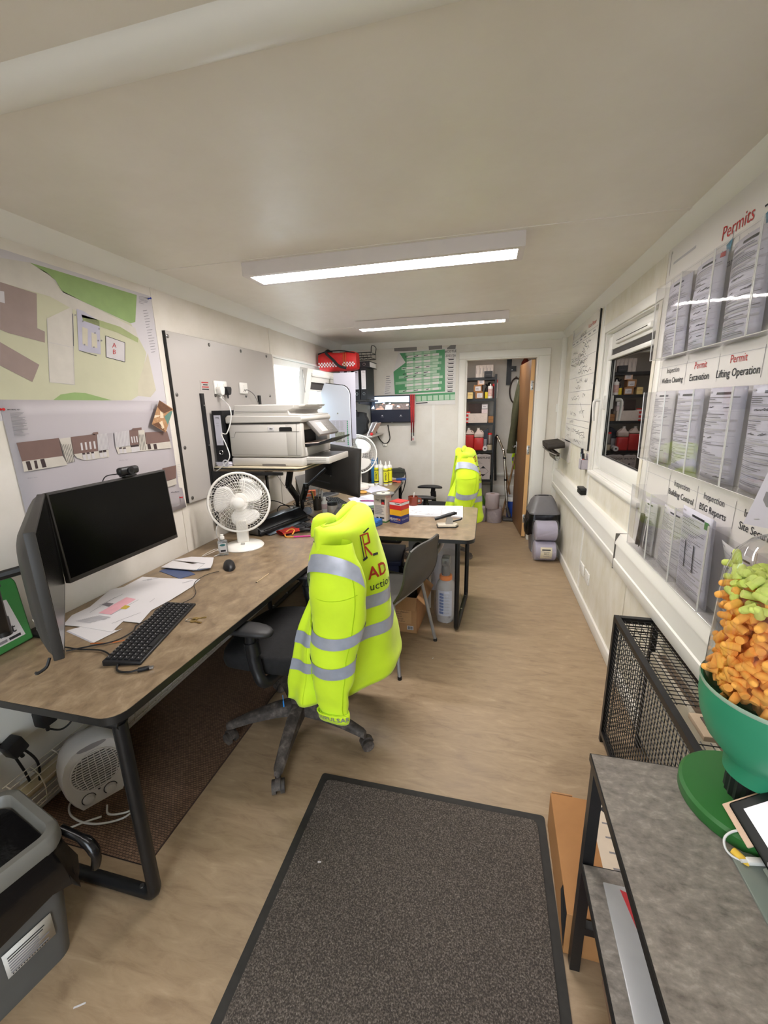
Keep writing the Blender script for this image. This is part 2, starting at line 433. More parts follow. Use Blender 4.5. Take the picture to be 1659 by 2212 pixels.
# ---------------------------------------------------------------- doors
wood = ramp_mat('door_oak_veneer', [(.3, (110, 76, 44)), (.5, (124, 88, 54)), (.7, (138, 102, 64))], 5, 8, stretch=(6, 6, .7), rough=(.35, .5), bump=.03)
wood_edge = ramp_mat('door_edge_lipping', [(.3, (206, 160, 104)), (.7, (220, 176, 120))], 6, 6, stretch=(6, 6, .6), rough=(.4, .55))
dr = bpy.data.objects.new('door_1', None); COL.objects.link(dr); dr.location = (x1-.026, YF+.075, .012); dr.rotation_euler = (0, 0, RAD(-84.5))
struct(dr, 'oak veneer door swung open into the store room')
MB().rbox((-.735, -.04, 0), (-.003, 0, 1.985), .002).build('leaf', [wood], dr)
MB().box((-.003, -.04, 0), (.0, 0, 1.985)).build('lipping', wood_edge, dr)
for z in (.22, 1.02, 1.72):
    h = MB().rbox((-.001, -.036, z-.05), (.004, -.006, z+.05), .001).build('hinge', steel, dr)
    for q in (-.03, 0, .03): MB().cyl((.004, -.02+(.006 if q else -.006), z+q), (.0055, -.02+(.006 if q else -.006), z+q), .005, 10).build('screw', dark_ink, h)
hd = MB().cyl((-.68, -.045, 1.0), (-.68, -.09, 1.0), .009).cyl((-.68, -.085, 1.0), (-.56, -.085, 1.0), .008).rbox((-.705, -.046, .9), (-.655, -.04, 1.06), .003).build('handle', steel, dr)

# ---------------------------------------------------------------- windows
glass = clear_mat('window_glass', (240, 246, 246), ior=1.5, rough=.0)
upvc = M('white_upvc', (228, 226, 220), .3, var=.015, scale=3)
seal = M('black_gasket', (30, 30, 30), .6)
def frame_ring(mb, y0, z0, y1, z1, w, x0, x1):
    mb.rbox((x0, y0, z0), (x1, y0+w, z1), .004); mb.rbox((x0, y1-w, z0), (x1, y1, z1), .004)
    mb.rbox((x0, y0+w, z0), (x1, y1-w, z0+w), .004); mb.rbox((x0, y0+w, z1-w), (x1, y1-w, z1), .004)
# left window: fixed frame plus a sash tilted into the room
w1 = bpy.data.objects.new('window_1', None); COL.objects.link(w1); w1.location = (XL, (WL[0]+WL[2])/2, WL[1]); struct(w1, 'white window with its sash tilted into the room, daylight outside')
yc = w1.location.y; hw = (WL[2]-WL[0])/2; hz = WL[3]-WL[1]
mb = MB(); frame_ring(mb, -hw, 0, hw, hz, .06, -.085, -.02); mb.build('frame', upvc, w1)
mb = MB(); frame_ring(mb, -hw-.015, -.015, hw+.015, hz+.015, .02, -.02, .006); mb.build('lining', trim_mat, w1)
# tilted sash, hinged at its bottom
sash = bpy.data.objects.new('sash', None); COL.objects.link(sash); sash.parent = w1; sash.location = (-.005, .105, .04); sash.rotation_euler = (0, RAD(12), 0)
sh = hz-.1; sw = hw-.115
mb = MB(); frame_ring(mb, -sw, 0, sw, sh, .11, -.03, .045); mb.rbox((.03, -sw+.09, sh-.062), (.056, sw-.12, sh-.03), .008); mb.build('sash_frame', upvc, sash)
MB().box((-.004, -sw+.1, .1), (.004, sw-.1, sh-.1)).build('pane', glass, sash)
MB().rbox((.006, -sw+.108, sh-.175), (.028, sw-.108, sh-.112), .004).build('blind_roll', M('blind_dark', (70, 66, 64), .7), sash)
MB().rbox((.006, -sw+.108, sh-.19), (.032, sw-.108, sh-.175), .003).build('blind_rail', upvc, sash)
MB().cable([(.0, -sw-.002, sh-.02), (.05, -sw-.006, sh-.2)], .004).build('stay', steel, sash)
# right window: closed, shutter down behind the glass
w2 = bpy.data.objects.new('window_2', None); COL.objects.link(w2); w2.location = (XR, (WR[0]+WR[2])/2, WR[1]); struct(w2, 'white tilt window beside the whiteboard, glass dark and reflecting')
hw = (WR[2]-WR[0])/2; hz = WR[3]-WR[1]
mb = MB(); frame_ring(mb, -hw-.05, -.05, hw+.05, hz+.05, .055, -.012, .0); mb.build('architrave', trim_mat, w2)
mb = MB(); frame_ring(mb, -hw, 0, hw, hz, .012, 0, .09); mb.build('reveal_lining', upvc, w2)
mb = MB(); frame_ring(mb, -hw+.012, .012, hw-.012, hz-.012, .05, .035, .09); mb.build('frame', upvc, w2)
mb = MB(); frame_ring(mb, -hw+.04, .04, hw-.04, hz-.04, .085, .012, .05)
mb.rbox((-.006, -hw+.16, hz-.105), (.014, hw-.26, hz-.072), .008)
mb.build('sash_frame', upvc, w2)
MB().box((-.0075, -hw+.2, hz-.09), (-.0055, hw-.3, hz-.086)).build('vent_slot', seal, w2)
dark_glass = M('dark_double_glazing', (14, 13, 13), .015, ior=1.75, spec=.9, var=.0)
MB().box((.03, -hw+.12, .12), (.036, hw-.12, hz-.12)).build('pane', dark_glass, w2)
mb = MB(); frame_ring(mb, -hw+.118, .118, hw-.118, hz-.118, .008, .02, .031); mb.build('gasket', seal, w2)
MB().rbox((.0, -hw+.11, hz-.19), (.024, hw-.11, hz-.165), .004).build('blind_rail', upvc, w2)
MB().rbox((.02, -hw+.12, hz-.17), (.029, hw-.12, hz-.12), .002).build('blind_roll', M('blind_dark2', (62, 58, 56), .7), w2)
mb = MB().rbox((-.002, hw-.112, .44), (.014, hw-.085, .53), .003)
mb.tube(catmull([(-.02, hw-.098, .50), (-.05, hw-.098, .497), (-.056, hw-.098, .46), (-.05, hw-.098, .36)], 6), [.011]*6+[.0105]*7+[.009]*6, 10)
mb.build('handle', white_plastic, w2)
MB().rbox((-.03, -hw-.03, -.03), (.02, hw+.03, -.001), .006).build('sill', trim_mat, w2)

# neighbouring cabin seen through the left window
clad = M('neighbour_cladding', (214, 222, 230), .5, var=.03)
mb = MB()
for k in range(46):
    y = 2.2+k*.16; mb.box((-4.6, y, -.5), (-4.56, y+.09, 2.7)); mb.box((-4.63, y+.09, -.5), (-4.60, y+.16, 2.7))
nb = mb.build('neighbour_cabin', clad, smooth=0); tag(nb, 'pale ribbed cabin wall outside the left window', 'cabin')
gd = MB().box((-14, -12, -.6), (14, 16, -.55)).build('outside_ground', M('yard_ground', (150, 146, 138), .9), smooth=0); struct(gd, 'pale yard outside the left window')

# ---------------------------------------------------------------- ceiling lights
def ceiling_light(x0, x1, y0, y1, label, k=1.0):
    t = thing('ceiling_light', label, 'ceiling light', ((x0+x1)/2, (y0+y1)/2, ZC-.062), group='slim ceiling lights')
    a = (x1-x0)/2; b = (y1-y0)/2
    mb = MB(); w = .028
    mb.box((-a, -b, 0), (a, -b+w, .06)); mb.box((-a, b-w, 0), (a, b, .06)); mb.box((-a, -b+w, 0), (-a+w, b-w, .06)); mb.box((a-w, -b+w, 0), (a, b-w, .06)); mb.box((-a+w, -b+w, .05), (a-w, b-w, .06))
    mb.build('housing', M('light_housing', (214, 206, 204), .45, var=.02), t, smooth=0, fix=False)
    d = M('light_diffuser_%d' % int(k*100), (255, 255, 255), .5, var=0)
    bs = d.node_tree.nodes['Principled BSDF']; bs.inputs['Emission Color'].default_value = (*LAMP_RGB, 1); bs.inputs['Emission Strength'].default_value = LAMP*k
    MB().box((-a+w, -b+w, .006), (a-w, b-w, .012)).build('diffuser', d, t, smooth=0)
    return t
ceiling_light(-1.19, .125, 2.03, 2.215, 'nearer long white ceiling light fitting, lit')
ceiling_light(-1.11, .13, 3.60, 3.76, 'farther long white ceiling light fitting near the doorway, lit')
ceiling_light(-1.19, .125, .26, .445, 'added unseen fill light on the ceiling above the photographer, dim', .25)  # added lamp out of view, weak fill for the near end
ceiling_light(-.7, .5, 5.35, 5.5, 'added unseen fill light on the store room ceiling, lit', .5)  # added lamp hidden behind the door head, brightens the store room
# ================================================================ desks
desk_mat = ramp_mat('desk_stone_laminate', [(.26, (92, 76, 57)), (.42, (120, 101, 78)), (.55, (136, 117, 92)), (.68, (152, 133, 108)), (.8, (176, 158, 132))], 14, 12, stretch=(1.5, 1, 1), rough=(.28, .5), bump=.05, bscale=120, distort=.4)
edge_mat = M('black_edge_band', (24, 23, 22), .4)
DZ = .73
def desktop(t, poly, zt=DZ, th=.025, mat=None):
    a = MB().prism(poly, zt-th+.0008, zt).build('desktop', mat or desk_mat, t, smooth=30)
    # edge band: slightly wider ring
    n = len(poly); cx = sum(p[0] for p in poly)/n; cy = sum(p[1] for p in poly)/n
    out = []
    for i in range(n):
        p0 = Vector(poly[i-1]); p = Vector(poly[i]); p1 = Vector(poly[(i+1) % n])
        d = ((p-p0).normalized()+(p1-p).normalized()).normalized(); out.append((p.x+d.y*.002, p.y-d.x*.002))
    MB().prism(out, zt-th, zt-.0012).build('edge_band', edge_mat, t, smooth=30)
def loop_leg(t, a, b, ztop, w=.036):
    """closed tube frame leg between floor points a and b"""
    a = Vector((*a, 0)); b = Vector((*b, 0)); d = (b-a).normalized(); r = .03; h = w/2
    pts = []
    zlo, zhi = .02, ztop-h
    for cx, cz, s in ((a, zlo, 1), (b, zlo, -1)): pass
    def P(p, z): return Vector((p.x, p.y, z))
    path = [P(a, zhi), P(a, zlo+r)]
    for k in range(1, 5):
        q = .5*pi*k/5; path.append(P(a, zlo+r)+d*(r-r*cos(q))+Vector((0, 0, -r*sin(q))))
    path += [P(a+d*r, zlo), P(b-d*r, zlo)]
    for k in range(1, 5):
        q = .5*pi*k/5; path.append(P(b-d*r, zlo+r)+d*(r*sin(q))+Vector((0, 0, -r*cos(q))))
    path += [P(b, zlo+r), P(b, zhi)]
    MB().tube(path, w*.56, 8).tube([P(a-d*.012, zhi), P(b+d*.012, zhi)], w*.56, 8).build('leg_frame', black_metal, t, smooth=50)
    for p in (a+d*.05, b-d*.05, (a+b)/2): MB().cyl((p.x, p.y, zlo+w*.45), (p.x, p.y, zlo+w*.62), .007, 10).build('bolt', steel, t)

dA = thing('desk', 'long stone-laminate desk along the left wall with rounded near corner', 'desk', (-1.34, 1.63, 0), group='stone-laminate office desks')
def rel(poly, o): return [(x-o[0], y-o[1]) for x, y in poly]
pA = [(-1.712, .758)]+[(-.966-.06+.06*sin(q), .758+.06-.06*cos(q)) for q in [pi/2*k/6 for k in range(7)]]+[(-.885, 2.506), (-1.712, 2.506)]
desktop(dA, rel(pA, (-1.34, 1.63)))
loop_leg(dA, (-1.675+1.34, .80-1.63), (-1.0+1.34, .80-1.63), DZ-.026)
loop_leg(dA, (-1.675+1.34, 2.38-1.63), (-.95+1.34, 2.38-1.63), DZ-.026)
MB().rbox((-.06, -.75, DZ-.075), (-.02, .72, DZ-.026), .004).build('cross_beam', black_metal, dA)

dB = thing('desk', 'stone-laminate desk standing across the room, boxes on its end', 'desk', (-.88, 2.95, 0), group='stone-laminate office desks')
pB = [(-1.712, 2.512)]+[(-.055-.06+.06*sin(q), 2.512+.06-.06*cos(q)) for q in [pi/2*k/6 for k in range(7)]]+[(-.055-.05+.05*cos(q), 3.40-.05+.05*sin(q)) for q in [pi/2*k/6 for k in range(7)]]+[(-1.712, 3.40)]
desktop(dB, rel(pB, (-.88, 2.95)))
loop_leg(dB, (-.165+.88, 2.67-2.95), (-.125+.88, 3.24-2.95), DZ-.026, .03)
loop_leg(dB, (-1.6+.88, 2.67-2.95), (-1.6+.88, 3.24-2.95), DZ-.026, .03)
MB().rbox((-.74, -.03, DZ-.075), (.74, .01, DZ-.026), .004).build('cross_beam', black_metal, dB)

dC = thing('desk', 'stone-laminate desk in the far left corner holding sealant tubes', 'desk', (-1.3, 4.0, 0), group='stone-laminate office desks')
pC = [(-1.712, 3.405), (-.85, 3.405)]+[(-.90-.05+.05*cos(q), 4.58-.05+.05*sin(q)) for q in [pi/2*k/5 for k in range(6)]]+[(-1.712, 4.58)]
desktop(dC, rel(pC, (-1.3, 4.0)))
loop_leg(dC, (-1.66+1.3, 4.5-4.0), (-.93+1.3, 4.5-4.0), DZ-.026, .032)
loop_leg(dC, (-1.66+1.3, 3.47-4.0), (-.93+1.3, 3.47-4.0), DZ-.026, .032)

# ================================================================ office chairs
dusty = ramp_mat('dusty_black_plastic', [(.32, (44, 39, 36)), (.5, (74, 67, 62)), (.62, (104, 95, 88)), (.75, (150, 142, 134))], 26, 10, stretch=(1, 1, 1), rough=(.6, .85), bump=.1, bscale=90)
chair_fabric = M('black_chair_fabric', (24, 23, 24), .85, var=.25, scale=60, bump=.3, bscale=260)
arm_rubber = M('armrest_rubber', (36, 35, 36), .5, var=.1, bump=.05)
def office_chair(label, loc, rz=0, offy=.03):
    t = thing('office_chair', label, 'office chair', loc, rz, 'black swivel chairs draped with hi-vis jackets')
    MB().lathe([(.03, .10), (.045, .11), (.05, .16), (.04, .185), (.03, .19)], 20).build('hub', dusty, t)
    for k in range(5):
        a = RAD(-82+72*k); c, s = cos(a), sin(a)
        mb = MB(); loops = []
        for r, z0, z1, w in ((.03, .10, .175, .030), (.12, .105, .165, .028), (.24, .095, .135, .024), (.335, .075, .105, .019), (.352, .072, .098, .012)):
            loops.append([Vector((r*c-w*s*q, r*s+w*c*q, z)) for q, z in ((-1, z0), (1, z0), (1, z1-.008), (.5, z1), (-.5, z1), (-1, z1-.008))])
        arm = mb.loft(loops).build('base_arm', dusty, t, smooth=50)
        cst = bpy.data.objects.new('caster', None); COL.objects.link(cst); cst.parent = t; cst.location = (.345*c, .345*s, 0); cst.rotation_euler = (0, 0, a+.5*k+.3)
        MB().cyl((0, 0, .06), (0, 0, .085), .008).at((.012, 0, .03)).prism([(.031*cos(q), .031*sin(q)+.006) for q in [pi*j/8 for j in range(9)]], -.011, .011, 'xzy').build('hood', dusty, cst)
        for sd in (-1, 1): MB().cyl((.012, sd*.009, .028), (.012, sd*.026, .028), .028, 18).build('wheel', dusty, cst)
    MB().lathe([(.028, .18), (.028, .30), (.034, .305), (.034, .36), (.022, .365), (.022, .42)], 18).build('gas_column', dusty, t)
    MB().rbox((-.13, -.09+offy, .40), (.13, .09+offy, .445), .012).rbox((-.02, .09+offy, .415), (.0, .22+offy, .43), .005).build('mechanism', black_plastic, t)
    mb = MB(); bm = bmesh.new(); bmesh.ops.create_cube(bm, size=1)
    bmesh.ops.subdivide_edges(bm, edges=bm.edges[:], cuts=5, use_grid_fill=True)
    for v in bm.verts:
        x, y, z = v.co*2
        k = 1-.12*(x*x*y*y); q = .055*(1-.15*(x*x+y*y))
        v.co = Vector((-.05+x*.255*k*(1-.03*abs(z)), offy+y*.245*k*(1-.03*abs(z)), .485+z*q-(.03*max(0, -x-.4))))
    mb.bm(bm).build('seat', chair_fabric, t, smooth=80, subd=1)
    for sd, y in ((-1, -.27+offy), (1, .285+offy+.015)):
        mb = MB(); bm = bmesh.new(); bmesh.ops.create_uvsphere(bm, u_segments=20, v_segments=10, radius=1)
        for v in bm.verts:
            x, yy, z = v.co
            v.co = Vector((-.11+math.copysign(abs(x)**.75, x)*.14, y+math.copysign(abs(yy)**.8, yy)*.048*(1+.1*x), .675+math.copysign(abs(z)**.6, z)*.017-.01*x*x))
        mb.bm(bm).build('armrest_pad', arm_rubber, t, smooth=80)
        mb = MB().tube(catmull([(-.07, y, .67), (-.075, y, .60), (-.06, y+sd*.005, .50), (-.03, y-sd*.0, .43), (-.0, y-sd*.12, .425)], 5), [.024]*6+[.026]*5+[.024]*10, 10)
        mb.tube([(-.073, y, .62), (-.067, y, .56)], .031, 10)
        mb.build('armrest_post', black_plastic, t, smooth=60)
    mb = MB(); bm = bmesh.new(); bmesh.ops.create_cube(bm, size=1); bmesh.ops.subdivide_edges(bm, edges=bm.edges[:], cuts=5, use_grid_fill=True)
    for v in bm.verts:
        x, y, z = v.co*2
        v.co = Vector((.255+x*.028+.02*y*y*-1+.03*(z*.5), offy+y*.20*(1-.12*z*z), .80+z*.275*(1-.06*y*y)))
    mb.bm(bm).build('backrest', chair_fabric, t, smooth=80)
    MB().tube(catmull([(.06, offy, .425), (.2, offy, .43), (.27, offy, .5), (.275, offy, .72)], 6), .022, 8).build('back_spine', black_plastic, t)
    return t

# ---------------------------------------------------------------- hi-vis jacket
hivis = M('hi_vis_yellow', (206, 238, 36), .75, var=.07, scale=7, bump=.6, bscale=13, sheen=.15)
hivis_seam = M('hi_vis_seam', (178, 214, 10), .8)
reflective = M('reflective_tape', (176, 182, 196), .32, .35, var=.08, scale=30)
logo_red = M('logo_red', (168, 44, 22), .6); logo_dark = M('logo_dark', (24, 34, 36), .6)
blue_tag = M('blue_tag', (40, 130, 210), .4)
JL = [  # (z, near front edge, ..., far front edge) round the backrest, chair-local
 (1.118, (.235, -.17), (.245, -.185), (.262, -.175), (.285, -.06), (.285, .08), (.265, .19), (.24, .19)),
 (1.10, (.21, -.175), (.235, -.215), (.275, -.20), (.33, -.08), (.36, .07), (.29, .22), (.19, .215)),
 (1.04, (.22, -.195), (.245, -.235), (.285, -.21), (.355, -.09), (.39, .06), (.31, .25), (.17, .25)),
 (.90, (.22, -.215), (.245, -.25), (.29, -.215), (.375, -.10), (.425, .06), (.33, .29), (.15, .29)),
 (.70, (.145, -.23), (.205, -.262), (.29, -.215), (.385, -.10), (.45, .06), (.35, .31), (.12, .31)),
 (.50, (.095, -.235), (.175, -.265), (.29, -.21), (.40, -.10), (.475, .06), (.37, .32), (.1, .33)),
 (.36, (.07, -.235), (.165, -.265), (.28, -.21), (.41, -.10), (.49, .06), (.38, .33), (.09, .34)),
]
def jacket_surface():
    L = [[Vector((x, y, z)) for x, y in pts] for z, *pts in JL]
    for row, dz in ((6, (.01, .01, .02, .03, .05, .03, 0)), (0, (-.004, -.004, -.01, -.022, .012, .004, -.01)), (1, (0, 0, -.005, -.012, .012, .006, 0))):
        for p, d in zip(L[row], dz): p.z += d
    rows = [catmull(r, 8) for r in L]
    na = len(rows[0])-1; nt = len(rows)-1
    def base(a, t):
        a = min(max(a, 0), 1)*na; t = min(max(t, 0), 1)*nt
        i = min(int(a), na-1); j = min(int(t), nt-1); fa = a-i; ft = t-j
        def row(k):
            k = min(max(k, 0), nt); return rows[k][i]*(1-fa)+rows[k][i+1]*fa
        p0, p1, p2, p3 = row(j-1), row(j), row(j+1), row(j+2)
        if j == 0: p0 = p1*2-p2
        if j+1 >= nt: p3 = p2*2-p1
        q = .5*((2*p1)+(p2-p0)*ft+(2*p0-5*p1+4*p2-p3)*ft*ft+(3*p1-p0-3*p2+p3)*ft**3)
        aa = a/na; tt = t/nt
        w = .009*tt*(sin(aa*31+tt*3)+.6*sin(aa*17-tt*7+1))+.006*sin(tt*19+aa*9)*sin(aa*6)+.004*sin(tt*31-aa*14)*tt
        c = Vector((.26, .03, q.z)); d = (q-c); d.z = 0
        return q+(d.normalized() if d.length > 1e-5 else Vector((1, 0, 0)))*w
    def S(a, t, h=0.0):
        p = base(a, t)
        if h:
            e = .012
            du = base(min(a+e, 1), t)-base(max(a-e, 0), t); dv = base(a, min(t+e, 1))-base(a, max(t-e, 0))
            n = dv.cross(du)
            c = p-Vector((.26, .03, p.z-.05))
            if n.length > 1e-12:
                n.normalize()
                if n.dot(c) < 0: n = -n
                p = p+n*h
        return p
    return S
def sleeve(path, radii, flat=.55, folds=.006, yv=Vector((0, 1, 0))):
    """tapered sleeve hanging along a path; returns S(a, t, h)"""
    P = catmull(path, 6); n = len(P)-1
    R = []
    for i in range(n+1):
        x = i/n*(len(radii)-1); k = min(int(x), len(radii)-2); f = x-k; R.append(radii[k]*(1-f)+radii[k+1]*f)
    def S(a, t, h=0.0):
        x = t*n; k = min(int(x), n-1); f = x-k
        c = P[k]*(1-f)+P[k+1]*f; r = R[k]*(1-f)+R[k+1]*f
        q = 2*pi*a
        r1 = r+folds*t*(sin(q*3+t*5))+folds*sin(t*26+q)*sin(q*.5)+folds*.6*sin(t*41-2*q)*t+h
        return c+Vector((r1*sin(q), -r1*flat*cos(q)-(h*.5), 0))
    return S
def hivis_jacket(label, loc, rz, cuff_text=True):
    t = thing('hi_vis_jacket', label, 'jacket', loc, rz, 'yellow hi-vis jackets hung on chair backs')
    S = jacket_surface()
    MB().grid(lambda u, v: S(u, v), 72, 46).build('body', hivis, t, smooth=80, solid=.004)
    ridge = MB(); n = 40   # closed shoulder line
    vs = [S(k/n, 0) for k in range(n+1)]; c = Vector((.255, .03, 1.112))
    ridge.add(vs+[Vector((.255, v.y*.9+.003, v.z+.004)) for v in vs], [[k, k+1, n+2+k, n+1+k] for k in range(n)])
    ridge.build('shoulder_top', hivis, t, smooth=80, solid=.004)
    # collar rolls
    for pts, rs in (([(.22, -.19, 1.07), (.225, -.15, 1.118), (.235, -.08, 1.115), (.25, -.03, 1.10)], [.018, .03, .025, .012]),
                    ([(.25, -.06, 1.10), (.265, .03, 1.118), (.27, .12, 1.122), (.26, .18, 1.10), (.255, .22, 1.05)], [.012, .02, .024, .022, .014])):
        P = catmull(pts, 5); n = len(P)-1
        MB().tube(P, [rs[min(int(i/n*(len(rs)-1)), len(rs)-2)]*(1-(i/n*(len(rs)-1)-min(int(i/n*(len(rs)-1)), len(rs)-2)))+rs[min(int(i/n*(len(rs)-1)), len(rs)-2)+1]*(i/n*(len(rs)-1)-min(int(i/n*(len(rs)-1)), len(rs)-2)) for i in range(n+1)], 14).build('collar', hivis, t, smooth=80)
    def band(Sf, t0, t1, a0, a1, nu, name='reflective_band', h=.0035):
        MB().grid(lambda u, v: Sf(a0+(a1-a0)*u, t0+(t1-t0)*v, h), nu, 2).build(name, reflective, t, smooth=80)
    def sh(a): k = min(1, max(0, (a-.3)/.15)); return -.073*k*k*(3-2*k)
    for b0, b1 in ((.668, .712), (.772, .816)):
        MB().grid(lambda u, v: S(u, b0+(b1-b0)*v+sh(u), .0035), 72, 2).build('reflective_band', reflective, t, smooth=80)
    sp = [(.29, -.20, 1.06), (.315, -.24, .96), (.325, -.262, .82), (.30, -.27, .64), (.285, -.27, .47), (.29, -.268, .35)]
    A = sleeve(sp, [.075, .102, .112, .10, .088, .068, .052])
    MB().grid(lambda u, v: A(u, v), 32, 40, True).build('sleeve', hivis, t, smooth=80)
    for b0, b1 in ((.47, .525), (.615, .675)):
        MB().grid(lambda u, v: A(u, b0+(b1-b0)*v+.035*cos(2*pi*u), .003), 32, 2, True).build('reflective_band', reflective, t, smooth=80)
    # shoulder tape arching over the sleeve head
    MB().grid(lambda u, v: A(-.30+.52*u, .06+.115*v+.10*(2*u-1)**2, .004), 24, 4).build('shoulder_band', reflective, t, smooth=80)
    MB().grid(lambda u, v: A(-.27-.02*v+.035*u, .20+.27*v, .003), 2, 12).build('piping', reflective, t, smooth=80)
    for a, t0, t1 in ((.13, .2, .98), (-.235, .3, .98)):
        MB().tube([A(a, t0+(t1-t0)*k/24, .001) for k in range(25)], .0016, 5).build('seam', hivis_seam, t)
    MB().tube([S(.16, .45+.53*k/24, .001) for k in range(25)], .0016, 5).build('seam', hivis_seam, t)
    MB().tube([A(-.25+.4*k/16, .30+.03*sin(pi*k/16), .001) for k in range(17)], .0014, 5).build('seam', hivis_seam, t)
    # cuff with strap
    cf = MB().grid(lambda u, v: A(u, .955+.045*v, .004+.002*v), 32, 3, True)
    cf.grid(lambda u, v: A(-.30+.62*u, .945+.07*v+.02*u, .0085), 14, 3); cuff = cf.build('cuff_strap', hivis, t, smooth=60, solid=.003)
    if cuff_text:
        p2 = Print(lambda u, v, h: A(.02+u*1.0, .983-v*.62, .0115+h)); p2.text('///PULSAR', 0, 0, .075, grey_ink, bold=.01); p2.build('lettering', t)
    # back print
    La = .86
    f = lambda u, v, h: S(.55+u/.95, .50-v/(1.2 if v < 0 else .86), .0045+h)
    p = Print(f)
    k = .55
    for a, b, w, m in (((-.03, .20), (-.03, .03), .006, logo_dark), ((-.034, .20), (.03, .20), .009, logo_red), ((.03, .204), (.03, .12), .009, logo_red), ((.034, .12), (-.01, .115), .009, logo_red),
                       ((-.012, .19), (-.012, .03), .006, logo_red), ((-.008, .10), (.03, .03), .009, logo_red), ((.0, .215), (.05, .245), .009, logo_dark), ((-.04, .02), (-.005, .03), .009, logo_dark), ((.035, .03), (.075, .025), .009, logo_dark)):
        a = (a[0]*.8-.005, a[1]*.62+.03); b = (b[0]*.8-.005, b[1]*.62+.03)
        p.line(a, b, w, m)
    p.text('AD', .035, -.02, .075, logo_red, bold=.015); p.text('uction', .045, -.08, .047, logo_dark); p.build('back_print', t)['kind'] = 'stuff'
    MB().rbox((.02, -.2, .285), (.026, -.196, .315), .0015).cable([(.023, -.198, .345), (.023, -.198, .312)], .0015).build('zip_tag', blue_tag, t)
    return t
CH1 = (-.845, 1.60, 0)
office_chair('nearest black office chair with dusty base, pulled up to the left desk', CH1)
hivis_jacket('large hi-vis jacket over the nearest office chair', CH1, 0)
CH2 = (-.49, 4.2, 0)
office_chair('office chair behind the cross desk near the doorway', CH2)
hivis_jacket('hi-vis jacket on the farther chair, by the doorway', CH2, 0, False)

# ================================================================ grey plastic chair
poly_grey = M('grey_polypropylene', (74, 72, 68), .48, var=.08, bump=.05)
leg_grey = M('grey_tube_steel', (150, 150, 150), .4, .5)
t = thing('stacking_chair', 'dark grey plastic stacking chair with grey steel legs', 'chair', (-.58, 2.37, 0), RAD(-18.6))
def shell(u, v, h=0):
    y = (u-.5)*2
    if v < .5:
        k = v/.5; x = -.21+.40*k; z = .445-.02*sin(pi*k)+.02*(1-k)**4*-1; wy = .22+.0*k
        z += .018*y**4
    else:
        k = (v-.5)/.5; x = .19+.11*k**.9+.02*sin(pi*min(1, k*1.4)); z = .445+.02+.335*k; wy = .215-.01*k-.03*k**4
        x += -.035*y*y*(.4+.6*k)
        z -= .03*y**4*k
    return Vector((x, y*wy, z))
MB().grid(shell, 18, 26).build('seat_shell', poly_grey, t, smooth=80, solid=.008, subd=1)
MB().tube([shell(0, k/20) for k in range(21)], .008, 6).build('shell_rim', poly_grey, t); MB().tube([shell(1, k/20) for k in range(21)], .008, 6).build('shell_rim', poly_grey, t); MB().tube([shell(k/16, 1) for k in range(17)], .008, 6).build('shell_rim', poly_grey, t)
for sd in (-1, 1):
    MB().tube([(.15, sd*.18, .435), (.222, sd*.24, .008)], .011, 10).build('leg', leg_grey, t)
    MB().tube([(-.15, sd*.18, .425), (-.21, sd*.235, .008)], .011, 10).build('leg', leg_grey, t)
    for q, w in (((.222, sd*.24, 0)), ((-.21, sd*.235, 0))) if False else ((.222, .24), (-.21, .235)): MB().cyl((q, sd*w, 0), (q, sd*w, .02), .013, 10).build('foot_cap', black_plastic, t)
    MB().tube([(.15, sd*.18, .43), (-.15, sd*.18, .42)], .010, 8).build('side_rail', leg_grey, t)
MB().tube([(.15, -.18, .43), (.15, .18, .43)], .010, 8).build('cross_rail', leg_grey, t)
# ================================================================ posters on the left wall
def wall_thing(name, label, cat, x, quad, group=None):
    """quad of photo pixels on plane x; returns thing and a pixel mapper into local space"""
    P = [at(a, b, 'x', x) for a, b in quad]; c = sum(P, Vector())/len(P); c.z = min(p.z for p in P)
    return thing(name, label, cat, c, group=group), c
def pxfn(x, c, sgn=1, e0=0.0):
    return lambda u, v, h=0: at(u, v, 'x', x+sgn*(h+e0))-c
Z1 = lambda u, v: (u*.2983, 500+v*.2984)
def zp(L, Z=None): return [(Z or Z1)(a, b) for a, b in L]
poster_paper = M('poster_paper', (192, 188, 192), .6, var=.02, scale=3)
pale_green = M('plan_pale_green', (184, 183, 156), .65, var=.04, scale=8); mid_green = M('plan_green', (132, 158, 98), .6); roof_brown = M('plan_roof_brown', (140, 122, 116), .6)
plan_grey = M('plan_light_grey', (192, 187, 178), .65); plan_blue = M('plan_blue_grey', (168, 166, 182), .6); plan_beige = M('plan_beige', (186, 180, 160), .65); olive = M('plan_olive', (150, 160, 112), .65)
clad_brown = M('elevation_brown', (112, 88, 82), .6); clad_dark = M('elevation_dark', (52, 38, 38), .6); sheet_white = M('elevation_white', (190, 186, 188), .6); elev_beige = M('elevation_beige', (190, 184, 174), .65)
xw = XL+.003
PW = [(-.43, 0), (.43, 0), (.43, .595), (-.43, .595)]
t = thing('site_plan_poster', 'large coloured site plan poster high on the left wall', 'poster', (XL, 1.585, 1.53))
MB().box((.0005, -.425, 0), (.0018, .432, .597)).build('sheet', poster_paper, t, smooth=0)
o0 = Vector((XL, 1.585, 1.53)); f = pxfn(XL+.0022, o0); p = Print(f, vf=-1)
p.poly(zp([(0, 360), (360, 310), (460, 445), (950, 670), (1060, 880), (1000, 1190), (950, 1222), (0, 1226)]), pale_green, 0)
p.poly(zp([(215, 225), (990, 460), (980, 655), (945, 665), (455, 440), (400, 350), (330, 300)]), mid_green, 1)
